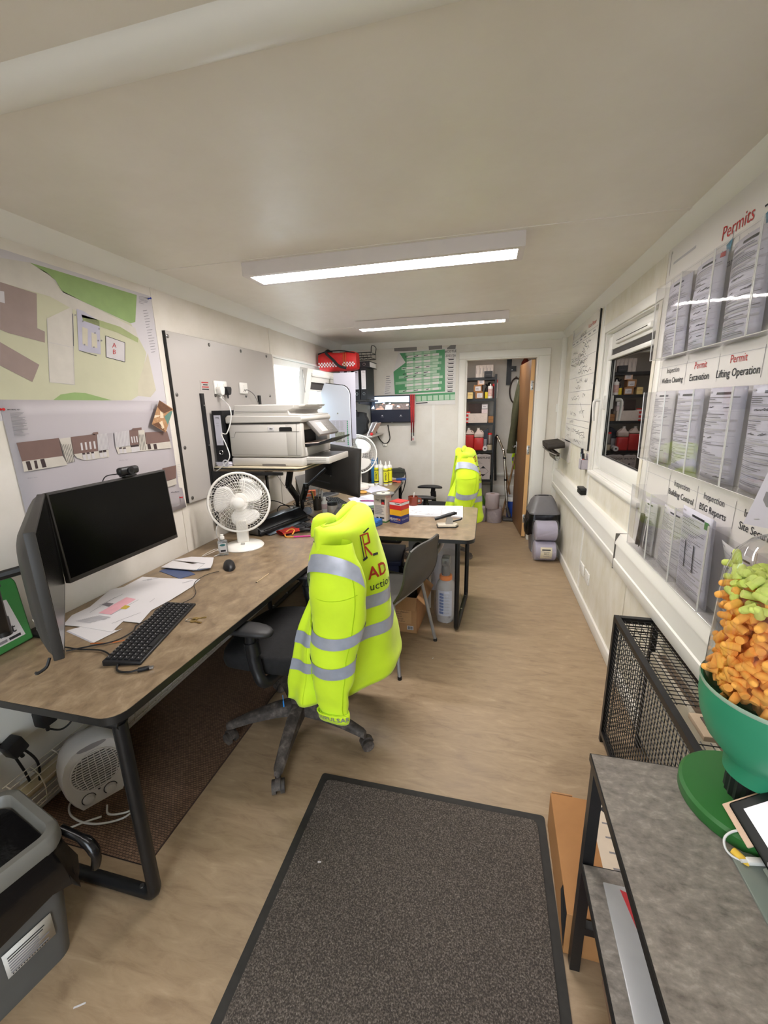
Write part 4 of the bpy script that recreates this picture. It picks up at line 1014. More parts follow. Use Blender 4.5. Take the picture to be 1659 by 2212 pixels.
t = thing('red_ball', 'small red ball-shaped item at the end of the low corner shelf', 'ball', (-1.215, 4.40, 1.2435)); MB().sphere((0, 0, .017), .017, 14).build('ball', red_fab, t); MB().cyl((0, 0, .033), (0, 0, .04), .004, 8).build('stem', black_plastic, t)

# ================================================================ far wall
t = thing('wall_monitor', 'small CCTV monitor mounted on the far wall showing a building site', 'monitor', (-1.085, YF, 1.36))
MB().rbox((-.258, -.058, 0), (.26, -.03, .31), .004).rbox((-.1, -.03, .08), (.1, -.001, .24), .004).build('casing', black_plastic, t)
MB().box((-.247, -.0588, .012), (.249, -.058, .299)).build('screen', M('monitor_black_glass', (26, 27, 36), .25, emit=.6), t, smooth=0)
sky_ = M('feed_sky', (176, 190, 214), .4, emit=1.0, var=.12, scale=12); gnd = M('feed_ground', (112, 100, 96), .4, emit=.6, var=.5, scale=50); clds = M('feed_cloud', (226, 230, 240), .4, emit=1.0); hill = M('feed_hill', (74, 78, 72), .4, emit=.4, var=.3, scale=40); brick_ = M('feed_brick', (190, 150, 132), .4, emit=.7, var=.3, scale=60); blu = M('feed_slate', (66, 78, 98), .4, emit=.4)
p = Print(plane_fn((0, -.059, 0), (1, 0, 0), (0, 0, 1), (0, -1, 0)))
p.rect(-.245, .165, .205, .295, sky_, 1); p.rect(-.245, .148, .205, .225, gnd, 2); p.poly([(-.245, .222), (-.15, .228), (-.05, .235), (.05, .23), (.205, .228), (.205, .215), (-.245, .212)], hill, 3)
p.poly([(-.245, .255), (-.2, .245), (-.195, .16), (-.245, .152)], blu, 4)
rg = random.Random(8)
for k in range(14): 
    x = -.19+.38*rg.random(); z = .16+.055*rg.random(); p.poly([(x, z), (x+.03*rg.random()+.01, z+.002), (x+.028, z+.014), (x+.004, z+.016)], [clds, brick_, hill][k % 3], 5)
p.poly([(-.08, .15), (.0, .152), (.01, .185), (-.03, .205), (-.07, .2)], clds, 6); p.poly([(-.19, .15), (-.09, .15), (-.1, .17), (-.18, .168)], brick_, 6)
for k in range(5): p.poly([(-.2+.08*k, .27+.01*(k % 2)), (-.15+.08*k, .277), (-.14+.08*k, .284), (-.2+.08*k, .281)], clds, 4)
p.poly([(-.245, .165), (-.205, .165), (-.215, .20)], clds, 6)
for x in (-.115, .105): p.rect(x-.008, .077, x+.008, .088, pale_ink, 2); p.rect(x-.018, .066, x+.018, .070, grey_ink, 2)
p.rect(-.012, .004, .012, .007, pale_ink, 1)
p.build('picture', t)['kind'] = 'stuff'
YW = YF-.02
cable('monitor_cable', 'black cable looping below the wall monitor', [at(813, 917, 'y', YF-.025), at(813, 930, 'y', YW), at(818, 945, 'y', YW), at(828, 957, 'y', YW+.005), at(836, 957, 'y', YW+.005), at(842, 948, 'y', YW), at(841, 935, 'y', YW), at(838, 918, 'y', YF-.025)], .006, black_flex)
t = thing('cable_clip', 'white cable clip under the wall monitor loop', 'clip', at(832, 961, 'y', YF)); MB().rbox((-.022, -.02, -.014), (.022, 0, .014), .004).build('body', white_plastic, t); MB().tube([(.0, -.02, -.01), (0, -.028, 0), (0, -.02, .012)], .005, 6).build('hook', white_plastic, t)
# lanyards
def lanyard(px, label, extra):
    c = at(px, 853, 'y', YF-.066); b_ = at(px+1.0, 935, 'y', YF-.066)
    t = thing('lanyard', label, 'lanyard', (c.x, c.y, b_.z-.09), group='red lanyards over the wall monitor')
    L_ = c.z-b_.z+.09
    for dx in (-.009, .009):
        MB().prism([(-.0055, .09), (.0055, .09), (.0055+dx, L_+.004), (-.0055+dx, L_+.004)], -.0012, .0012, 'xzy').build('ribbon', M('lanyard_red', (176, 32, 32), .55, var=.2, scale=80), t)
    MB().box((-.014, .0, L_+.002), (.014, .055, L_+.005)).build('ribbon_loop', MATS['lanyard_red'], t)
    MB().cyl((0, 0, .055), (0, 0, .092), .005, 8).build('clip', black_plastic, t)
    if extra: MB().box((-.016, -.001, -.005), (.016, .001, .055)).build('badge', M('badge_clear', (206, 200, 194), .2), t); MB().box((-.012, -.002, .005), (-.002, -.001, .03)).build('badge_print', red_ink, t)
    else: MB().rbox((-.007, -.003, .0), (.006, .003, .055), .001).build('tag', M('tag_dark', (70, 40, 40), .4), t)
lanyard(888.5, 'red lanyard with a dark tag, left of the pair on the monitor', False); lanyard(893, 'red lanyard with a clear badge, right of the pair on the monitor', True)
# wall planner
pg = M('planner_green', (70, 142, 92), .35, var=.04); pgl = M('planner_pale_green', (168, 196, 168), .35, var=.03); pgm = M('planner_mid_green', (138, 176, 144), .35); pwht = M('planner_white', (212, 208, 204), .35, var=.02)
Z3 = lambda u, v: (800+u*.12055, 730+v*.12055)
c0 = Vector((-.76, YF-.004, 1.555)); t = thing('wall_planner', 'green and white 2025/26 year planner poster with a folded corner', 'planner', c0)
def fy(u, v, h=0): return at(*Z3(u, v), 'y', YF-.006-h)-c0
ol = [(505, 240), (1335, 175), (1540, 140), (1520, 1190), (830, 1200), (240, 1040), (265, 800), (420, 600), (510, 380)]
v_ = [fy(a, b_) for a, b_ in ol]; n = len(v_)
MB().add(v_+[q+Vector((0, .001, 0)) for q in v_], [list(range(n)), list(range(2*n-1, n-1, -1))]+[[i, (i+1) % n, n+(i+1) % n, n+i] for i in range(n)]).build('sheet', pwht, t, smooth=0)
p = Print(fy)
p.poly([(512, 275), (1335, 205), (1340, 960), (440, 1010), (415, 605)], pg, 1)
for r in range(14):
    y = 255+r*51; sl = -.083
    x0_ = 560+60*((r*7) % 5)-(110 if r in (8, 10, 13) else 60 if r > 5 else 0)+(70 if r < 4 else 0); x1_ = 1180+((r*53) % 120)
    q = lambda x, yy: (x, yy+(x-512)*sl)
    p.poly([q(x0_, y+22), q(x1_, y+22), q(x1_, y+68), q(x0_, y+68)], pgl if r % 2 else pgm, 2)
    for k in range(5):
        xa = 650+k*155
        if xa+110 < x1_: p.poly([q(xa, y+26), q(xa+112, y+26), q(xa+112, y+64), q(xa, y+64)], pgl if r % 2 == 0 else pwht, 3)
    if r in (1, 5, 7, 8, 13):
        for k in range(3): xa = 570+k*190+rg.random()*60; p.line(q(xa, y+48), q(xa+40+40*rg.random(), y+40), 12, dark_ink, 4)
p.poly([(245, 1050), (1518, 970), (1518, 1000), (810, 1035), (245, 1075)], pg, 1); p.poly([(810, 1035), (1518, 1000), (1515, 1108), (815, 1140)], pg, 1)
for k in range(7): xa = 820+k*102; p.poly([(xa, 1045-k*5), (xa+86, 1040-k*5), (xa+86, 1130-k*5), (xa+2, 1133-k*5)], pgl, 2)
for k in range(9): p.line((1385-2*k, 365+k*71), (1505-3*k, 358+k*71), 11, grey_ink, 2); p.line((1400-2*k, 390+k*71), (1495-3*k, 385+k*71), 15, dark_ink, 2)
for k in range(9): p.line((285-3*k, 690+k*38), (335+rg.random()*35, 688+k*37), 9, grey_ink, 2)
p.line((815, 1175), (1025, 1158), 16, dark_ink, 2)
p.build('print', t)['kind'] = 'stuff'
pt = Print(plane_fn(fy(1440, 240)+Vector((0, -.002, 0)), (1, 0, 0), (0, 0, 1), (0, -1, 0))); pt.text('#COYLE', 0, 0, .034, dark_ink, bold=.01); pt.text('2025/26', 0, -.045, .034, dark_ink, bold=.01); pt.build('title', t)['kind'] = 'stuff'
fl_ = [fy(505, 245, .004), fy(632, 440, .022), fy(415, 605, .004)]
MB().add(fl_+[q+Vector((0, .001, 0)) for q in fl_], [(0, 1, 2), (5, 4, 3), (0, 3, 4, 1), (1, 4, 5, 2), (2, 5, 3, 0)]).build('folded_corner', pwht, t, smooth=0)
duct = M('grey_duct_tape', (116, 112, 110), .45, var=.06, scale=30)
for q, lb in (([(425, 185), (832, 160), (832, 225), (600, 240), (430, 240)], 'long strip of grey tape at the left top of the year planner'), ([(1045, 145), (1285, 120), (1285, 195), (1050, 218)], 'middle strip of grey tape along the top of the year planner'), ([(1375, 180), (1440, 130), (1535, 125), (1525, 200), (1375, 205)], 'short strip of grey tape at the right top of the year planner')):
    P_ = [at(*Z3(a, b_), 'y', YF-.0085) for a, b_ in q]; n = len(P_)
    tag(MB().add(P_+[w_+Vector((0, .0016, 0)) for w_ in P_], [list(range(n)), list(range(2*n-1, n-1, -1))]+[[i, (i+1) % n, n+(i+1) % n, n+i] for i in range(n)]).build('tape_strip', duct, smooth=0), lb, 'tape', 'grey tape strips on the planner')
for q, lb in (((1000+125, 1195), None), ((1470, 1180), None)): pass
# switch plates
def plate_y(name, label, px0, py0, px1, py1, cat='switch'):
    a = at(px0, py0, 'y', YF); b_ = at(px1, py1, 'y', YF); c = Vector(((a.x+b_.x)/2, YF, min(a.z, b_.z))); w = abs(a.x-b_.x)/2; h = abs(a.z-b_.z)
    t = thing(name, label, cat, c); MB().rbox((-w, -.012, 0), (w, 0, h), .003).build('plate', white_plastic, t); MB().rbox((-w*.35, -.018, h*.4), (w*.35, -.012, h*.7), .002).build('rocker', white_plastic, t)
plate_y('light_switch', 'white switch plate right of the store doorway', 1201, 872, 1212, 890)
plate_y('light_switch', 'white outlet plate left of the wall monitor', 794, 868, 803, 884)
# ================================================================ monitors and arms
screen_black = M('screen_black', (6, 6, 7), .2, var=.05, spec=.2)
mon_plastic = M('monitor_casing', (44, 42, 40), .5, var=.06)
def monitor(label, c, rz, w=.57, h=.335, roll=0.0, tilt=0.0, cat='monitor'):
    """screen faces local -y; c is the screen centre"""
    t = thing('computer_monitor', label, cat, c, rot=(tilt, roll, rz))
    MB().rbox((-w/2, -.011, -h/2), (w/2, .012, h/2), .003).build('bezel', mon_plastic, t)
    MB().box((-w/2+.007, -.0118, -h/2+.018), (w/2-.007, -.0108, h/2-.007)).build('screen', screen_black, t, smooth=0)
    loops = []
    for k, (d, q) in enumerate(((.012, .985), (.02, .96), (.032, .86), (.042, .70), (.047, .5))):
        loops.append([Vector((a*q, d, b*q)) for a, b in rr_poly(-w/2, -h/2, w/2, h/2, .03*(1+k*.6), 4)])
    MB().loft(loops).build('back_cover', mon_plastic, t, smooth=60)
    MB().rbox((-.05, .047, -.05), (.05, .056, .05), .003).build('mount_plate', black_metal, t)
    return t
m1 = monitor('black monitor facing the room under the elevations poster, webcam on top', (-1.488, 1.385, 1.113), RAD(90), .565, .338, 0, RAD(-3))
m2 = monitor('black monitor seen edge-on at the near end of the left desk', (-1.268, .902, 1.112), RAD(140.3), .60, .34)
star = MB(); pts = []
for k in range(10): r = .026 if k % 2 == 0 else .012; pts.append((r*cos(2*pi*k/10+.3), r*sin(2*pi*k/10+.3)))
star.prism(pts, 0, .0012, 'xzy'); st = star.build('star_sticker', M('star_paper', (206, 198, 186), .6), m2); st.location = (-.235, .03, -.085); st.rotation_euler = (0, 0, RAD(28))
MB().cable([(-.28, .02, -.165), (-.285, .03, -.185), (-.275, .05, -.20), (-.26, .055, -.205)], .004).build('loose_tab', black_plastic, m2)
def arm(label, base, pts, head, rr=.017, mat=None):
    t = thing('monitor_stand', label, 'monitor stand', base)
    b = Vector(base); mm = mat or black_metal
    MB().rbox((-.045, -.045, 0), (.045, .045, .014), .003).build('clamp', mm, t)
    MB().cyl((0, 0, .012), (0, 0, pts[0][2]-b.z+.02), .016, 14).build('post', mm, t)
    P = [Vector(p)-b for p in pts]
    for i in range(len(P)-1):
        d = P[i+1]-P[i]; L_ = d.length; q = d.to_track_quat('X', 'Z').to_matrix().to_4x4(); mb = MB(); mb.T = Matrix.Translation(P[i]) @ q
        mb.rbox((-.015, -rr, -.024), (L_+.015, rr, .024), .01).build('arm_segment', mm, t)
    for p in P: MB().cyl(p-Vector((0, 0, .028)), p+Vector((0, 0, .028)), .021, 14).build('joint', mm, t)
    h = Vector(head)-b; MB().tube([P[-1], h], .014, 8).build('tilt_head', mm, t)
    return t
arm('black arm carrying the poster-side monitor', (-1.65, 1.10, DZ), [(-1.65, 1.10, 1.03), (-1.60, 1.24, 1.06)], (-1.548, 1.38, 1.10))
arm('black arm carrying the edge-on monitor, above the green first aid box', (-1.62, .80, DZ), [(-1.62, .80, .90), (-1.46, .86, .905), (-1.36, .80, 1.10)], (-1.302, .866, 1.112))
def webcam(label, loc, rz, rot=None):
    t = thing('webcam', label, 'webcam', loc, rz, rot=rot)
    MB().rbox((-.052, -.014, .008), (.052, .014, .042), .012, 3).build('body', black_plastic, t)
    MB().cyl((0, -.014, .026), (0, -.019, .026), .016, 20).build('lens_ring', M('lens_ring', (30, 30, 34), .25), t); MB().cyl((0, -.019, .026), (0, -.0195, .026), .008, 16).build('lens', M('lens_glass', (8, 8, 14), .05), t)
    MB().rbox((-.03, -.014, 0), (.03, .02, .008), .002).rbox((-.02, .012, -.03), (.02, .02, .004), .002).build('clip', black_plastic, t)
    return t
webcam('black webcam on top of the poster-side monitor', (-1.488, 1.46, 1.284), RAD(90))
cable('webcam_cable', 'thin black webcam lead behind the poster-side monitor', [(-1.50, 1.42, 1.30), (-1.53, 1.39, 1.295), (-1.54, 1.375, 1.27), (-1.54, 1.37, 1.23)], .0022, black_flex)

# monitor on the cross desk, seen from behind
yaw = math.atan2(3.25-3.0, -1.48+.927)
mB = monitor('black monitor seen from behind on the cross desk, small label on its back', ((-.927-1.48)/2, 3.125, (.87+.921)/2+.187), yaw+pi, .607, .375, RAD(0))
mB.rotation_euler = (0, RAD(4.7), yaw); mB.rotation_euler = Euler((0, 0, 0)).to_matrix().to_euler()
d = Vector((-.927+1.48, 3.0-3.25, .87-.921)).normalized()         # along the monitor, towards its right end
n = Vector((d.y, -d.x, 0)).normalized()                             # towards the photographer
if n.y > 0: n = -n
up = n.cross(d) if n.cross(d).z > 0 else d.cross(n)
Rm = Matrix((( -d.x, -n.x, 0, 0), (-d.y, -n.y, 0, 0), (-d.z, -n.z, 0, 0), (0, 0, 0, 1))); 
xa = -d; ya = n; za = xa.cross(ya)
Rm = Matrix(((xa.x, ya.x, za.x), (xa.y, ya.y, za.y), (xa.z, ya.z, za.z)))
mB.rotation_euler = Rm.to_euler()
MB().box((-.27, .026, -.06), (-.235, .0275, .0)).build('asset_label', paper, mB)
pp = Print(plane_fn((-.2525, .0278, -.03), (0, 0, 1), (1, 0, 0), (0, 1, 0))); pp.text('Eng0', 0, 0, .016, dark_ink); pp.build('label_print', mB)['kind'] = 'stuff'
for a, b_ in ((-.05, .05), (.05, .05), (-.05, -.05), (.05, -.05)): MB().cyl((a, .056, b_), (a, .06, b_), .006, 10).build('screw', steel, mB)
MB().box((-.03, .047, -.12), (.16, .0478, -.112)).build('port_strip', M('port_grey', (70, 70, 72), .4), mB)
c_ = Vector(mB.location)+Rm @ Vector((0, .06, 0))
arm('black gas-spring arm clamped behind the laminator, holding the cross-desk monitor', (-1.44, 3.04, DZ), [(-1.43, 3.04, .85), (-1.37, 2.98, .95)], tuple(c_), .02)
MB_arm2 = arm('second black monitor arm rising under the printer shelf', (-1.54, 3.16, DZ), [(-1.53, 3.14, .82), (-1.56, 3.06, .95), (-1.52, 3.05, 1.10)], (-1.46, 3.02, 1.12), .018)
tp = Vector(mB.location)+Rm @ Vector((.12, 0, .19))
webcam('black webcam on top of the cross-desk monitor', tp, 0, rot=Rm.to_euler())
cable('arm_cable', 'black cable loops beside the monitor arm on the desk corner', [(-1.60, 2.62, .735), (-1.62, 2.66, .80), (-1.62, 2.75, .86), (-1.58, 2.85, .86), (-1.5, 2.92, .80), (-1.47, 2.98, .76), (-1.50, 2.98, .79), (-1.56, 2.90, .81), (-1.55, 2.83, .775), (-1.48, 2.88, .755), (-1.44, 2.96, .745)], .004, black_flex)
cable('thin_wall_cable', 'thin black lead slanting down the wall under the printer shelf', [at(597, 1024, 'x', XL+.01), at(612, 1046, 'x', XL+.01), at(632, 1072, 'x', XL+.02), at(640, 1082, 'x', XL+.03)], .0018, black_flex)

# ================================================================ near desk
key_mat = M('key_black', (26, 26, 28), .5); legend = M('key_legend', (188, 188, 190), .6)
def keyboard(label, loc, rz, L=.435, W=.128, cat='keyboard'):
    """long side along local y, front edge towards +x"""
    t = thing('keyboard', label, cat, loc, rz)
    MB().at((0, 0, 0), (0, 0, 0)).prism([(-W/2, .0), (W/2, 0), (W/2, .010), (-W/2, .020)], -L/2, L/2, 'xzy').build('case', black_plastic, t, bevel=.003)
    ks = .0178; me = None
    for r in range(6):
        for c in range(22):
            if c in (15, 19) and False: continue
            y = -L/2+.020+c*.0188; x = -W/2+.014+r*.0198
            if r == 5 and 4 <= c <= 8:
                if c != 4: continue
            z = .021-.010*(x+W/2)/W-.0012
            if me is None:
                k0 = MB().prism([(-.0076, 0), (.0076, 0), (.0062, .005), (-.0062, .0055)], -.0076, .0076, 'xzy').build('key', key_mat, t, smooth=0); me = k0.data; o = k0
                p = Print(lambda u, v, h: Vector((u, v, .0058+h))); 
            else:
                o = bpy.data.objects.new('key', me); COL.objects.link(o); o.parent = t
            o.location = (x, y, z); o.rotation_euler = (0, math.atan2(.010, W), 0)
            if r == 5 and c == 4: o.scale = (1, 5.6, 1); o.location.y = y+.0188*2
    p = Print(lambda u, v, h: Vector((u, v, .0262-.010*(u+W/2)/W+h)), .0003); rg = random.Random(2)
    for r in range(6):
        for c in range(22):
            if r == 5 and 4 <= c <= 8: continue
            y = -L/2+.020+c*.0188; x = -W/2+.014+r*.0198; p.rect(x-.003, y-.002, x-.0005, y+.0015, legend)
    p.build('key_legends', t)['kind'] = 'stuff'
    return t
keyboard('black wired keyboard on the near left desk', (-1.212, 1.186, DZ), RAD(14.5))
cable('keyboard_lead', 'black keyboard lead curling on the near desk with a silver plug end', [(-1.17, .985, .738), (-1.165, .965, .735), (-1.14, .945, .734), (-1.10, .947, .735), (-1.075, .962, .737)], .0035, black_flex)
t = thing('usb_plug', 'small black and silver USB plug beside the keyboard', 'plug', (-1.06, .972, DZ), RAD(35)); MB().rbox((-.022, -.007, .001), (.012, .007, .012), .002).build('grip', black_plastic, t); MB().box((.012, -.005, .003), (.024, .005, .009)).build('contact', steel, t)
cable('monitor_lead', 'black leads lying across the papers behind the keyboard', [(-1.42, 1.0, .737), (-1.36, 1.045, .737), (-1.30, 1.09, .738), (-1.29, 1.16, .738), (-1.31, 1.20, .739), (-1.30, 1.26, .74), (-1.33, 1.33, .74), (-1.30, 1.37, .74)], .0028, black_flex)
cable('second_monitor_lead', 'black lead trailing from the edge-on monitor', [(-1.45, 1.02, .736), (-1.38, 1.02, .736), (-1.30, 1.03, .736), (-1.24, 1.01, .736), (-1.215, .985, .737), (-1.22, .97, .738)], .003, black_flex)
cable('orange_lead', 'orange lead on the near desk behind the keyboard', [(-1.38, 1.06, .735), (-1.31, 1.08, .735), (-1.265, 1.11, .735)], .0022, M('orange_flex', (196, 110, 50), .5))
# papers
def sheet_px(name, label, quad, z, mat, prints=None, cat='paper', th=.0012, wave=0.0):
    P = [at(a, b_, 'z', z) for a, b_ in quad]; c = sum(P, Vector())/len(P); c.z = z
    t = thing(name, label, cat, c); n = len(P); V = [q-c for q in P]
    MB().add(V+[q-Vector((0, 0, th)) for q in V], [list(range(n)), list(range(2*n-1, n-1, -1))]+[[i, (i+1) % n, n+(i+1) % n, n+i] for i in range(n)]).build('sheet', mat, t, smooth=0)
    if prints:
        p = Print(lambda u, v, h=0: at(u, v, 'z', z+.0004)-c+Vector((0, 0, h)), vf=-1); prints(p); p.build('print', t)['kind'] = 'stuff'
    return t
pk = M('plan_pink', (214, 160, 168), .6); yl = M('plan_mustard', (184, 160, 60), .6); gy = M('plan_slate', (112, 108, 112), .6)
Z4 = lambda u, v: (u*.27727, 960+v*.27733)
def draw(p):
    p.poly(zp([(765, 1315), (985, 1190), (1060, 1205), (865, 1325)], Z4), pk); p.poly(zp([(790, 1250), (830, 1232), (888, 1240), (850, 1265)], Z4), gy, 2); p.poly(zp([(935, 1280), (975, 1252), (1015, 1262), (980, 1285)], Z4), yl, 2)
    rg = random.Random(4)
    for k in range(12): p.line(Z4(590+k*16, 1375-k*4), Z4(700+k*14+rg.random()*30, 1392-k*4), .9, pale_ink)
    for a, b_ in (((700, 1310), (900, 1190)), ((770, 1255), (960, 1165)), ((860, 1330), (1080, 1210)), ((870, 1395), (1095, 1310)), ((1165, 1230), (1205, 1200))): p.line(Z4(*a), Z4(*b_), .5, grey_ink)
    for k in range(7): p.line(Z4(1110+k*18, 1062-k*3), Z4(1130+k*18, 1058-k*3), 3.0 if k in (2, 3) else 1.2, pale_ink)
    for k in range(5): p.line(Z4(1420+k*14, 1080-k*4), Z4(1445+k*14, 1076-k*4), 1.6, pale_ink)
sheet_px('site_drawing', 'large drawing sheet with pink plan spread across the near desk', zp([(490, 1405), (560, 1330), (700, 1265), (860, 1130), (960, 1110), (1110, 1030), (1250, 1040), (1560, 1050), (1490, 1110), (1330, 1210), (1180, 1290), (1090, 1390), (960, 1375), (870, 1460), (640, 1420)], Z4), DZ+.0045, paper, draw)
t = thing('paper_stack', 'folded white papers near the edge-on monitor', 'paper', at(190, 1375, 'z', DZ)); c = Vector(t.location)
for k in range(4):
    q = [at(a+k*1.0, b_-k*.6, 'z', DZ+.0008+k*.0008)-c for a, b_ in zp([(515, 1455), (640, 1420), (900, 1455), (940, 1440), (720, 1550)], Z4)]
    MB().add(q+[w_-Vector((0, 0, .0007)) for w_ in q], [[0, 1, 2, 3, 4], [9, 8, 7, 6, 5]]+[[i, (i+1) % 5, 5+(i+1) % 5, 5+i] for i in range(5)]).build('sheet', paper if k % 2 else paper_cool, t, smooth=0)
# notebook
t = thing('notebook', 'open notebook with blank white pages and blue cover', 'notebook', at(425, 1225, 'z', DZ)); c = Vector(t.location)
def q_(L, z): return [at(a, b_, 'z', z)-c for a, b_ in zp(L, Z4)]
def slab(mb, q, th): n = len(q); mb.add(q+[w_-Vector((0, 0, th)) for w_ in q], [list(range(n)), list(range(2*n-1, n-1, -1))]+[[i, (i+1) % n, n+(i+1) % n, n+i] for i in range(n)]); return mb
slab(MB(), q_([(1240, 985), (1370, 935), (1520, 1010), (1400, 1045)], DZ+.0022), .0018).build('cover', M('navy_cover', (70, 84, 120), .5), t, smooth=0)
slab(MB(), q_([(1255, 955), (1345, 905), (1500, 930), (1620, 910), (1530, 975), (1480, 975)], DZ+.012), .003).build('left_pages', paper, t, smooth=0)
slab(MB(), q_([(1345, 900), (1490, 875), (1665, 880), (1655, 930), (1640, 960), (1545, 968), (1600, 925)], DZ+.0155), .003).build('right_pages', paper, t, smooth=0)
slab(MB(), q_([(1500, 975), (1640, 935), (1640, 955), (1560, 972)], DZ+.009), .006).build('page_block', M('page_blue', (150, 170, 206), .6), t, smooth=0)
# mouse
t = thing('computer_mouse', 'black wired mouse beside the notebook', 'mouse', (-1.315, 1.828, DZ), RAD(-52))
def mouseS(u, v):
    a = 2*pi*u; k = sin(pi*v/2) if v < 1 else 1
    x = .058*cos(a)*k; y = .031*sin(a)*k*(1-.12*cos(a)); z = .036*(max(0, 1-k**3.2))**.5*(1-.28*(x/.058))
    return Vector((x, y, max(0, z)))
MB().grid(lambda u, v: mouseS(u, v), 28, 12, True).build('body', black_plastic, t, smooth=80)
MB().cyl((-.028, -.004, .026), (-.028, .004, .026), .008, 14).build('wheel', arm_rubber, t)
cable('mouse_cable', 'thin black mouse lead winding over the drawing sheet', [at(473, 1234, 'z', .735), at(450, 1240, 'z', .735), at(430, 1250, 'z', .737), at(419, 1262, 'z', .739), at(423, 1280, 'z', .739), at(415, 1292, 'z', .739), at(395, 1302, 'z', .739), at(375, 1310, 'z', .739)], .0016, black_flex)
# keys
brass = M('brass_key', (176, 150, 90), .3, .9)
t = thing('key_bunch', 'pair of brass keys on a ring beside the keyboard', 'keys', at(408, 1340, 'z', DZ))
MB().tube([(.012*cos(a), .012*sin(a), .0015) for a in [2*pi*k/20 for k in range(20)]], .0009, 5, True).build('ring', steel, t)
for a in (.55, -.15):
    k = MB().at((0, 0, .0015), (0, 0, a)).cyl((.024, 0, 0), (.024, 0, .0025), .012, 16).box((.034, -.0035, 0), (.066, .0035, .002)).box((.046, -.006, 0), (.05, .0, .002)).box((.055, -.0055, 0), (.06, .0, .002)).build('key', brass, t)
t = thing('match_stick', 'spent match lying on the desk near the armrest', 'match', at(569, 1247, 'z', DZ+.002), math.atan2(.12, .005)); MB().box((-.062, -.0012, -.0012), (.05, .0012, .0012)).build('stick', M('match_wood', (206, 184, 150), .7), t); MB().sphere((-.064, 0, 0), .0028, 8).build('head', dark_ink, t)
# sanitiser
t = thing('sanitiser_bottle', 'small clear hand gel bottle with white cap in front of the desk fan', 'bottle', (-1.468, 2.005, DZ), RAD(30))
gel = M('gel_clear', (212, 220, 226), .08, trans=.85, ior=1.33, var=0)
MB().rbox((-.026, -.014, 0), (.026, .014, .09), .007, 3).lathe([(.012, .088), (.011, .098)], 16).build('bottle', gel, t)
MB().lathe([(.013, .098), (.013, .112), (.009, .115), (.009, .124)], 16).build('cap', white_plastic, t)
MB().box((-.02, -.0146, .02), (.02, -.0138, .075)).build('label', paper, t); p = Print(plane_fn((0, -.015, 0), (1, 0, 0), (0, 0, 1))); p.poly([(.016*cos(a), .065+.007*sin(a)) for a in [2*pi*k/14 for k in range(14)]], M('label_teal', (50, 110, 110), .5)); p.rect(-.014, .025, .014, .036, dark_ink); p.build('label_print', t)['kind'] = 'stuff'
cable('earphone_cable', 'tangle of thin white earphone lead behind the gel bottle', [at(480, 1170, 'x', -1.60), at(478, 1185, 'z', .735), at(465, 1190, 'z', .74), at(450, 1197, 'z', .735), at(436, 1202, 'z', .735), at(450, 1193, 'z', .75), at(468, 1186, 'z', .76), at(474, 1195, 'z', .735), at(462, 1202, 'z', .735), at(476, 1197, 'z', .735)], .0014, white_flex)
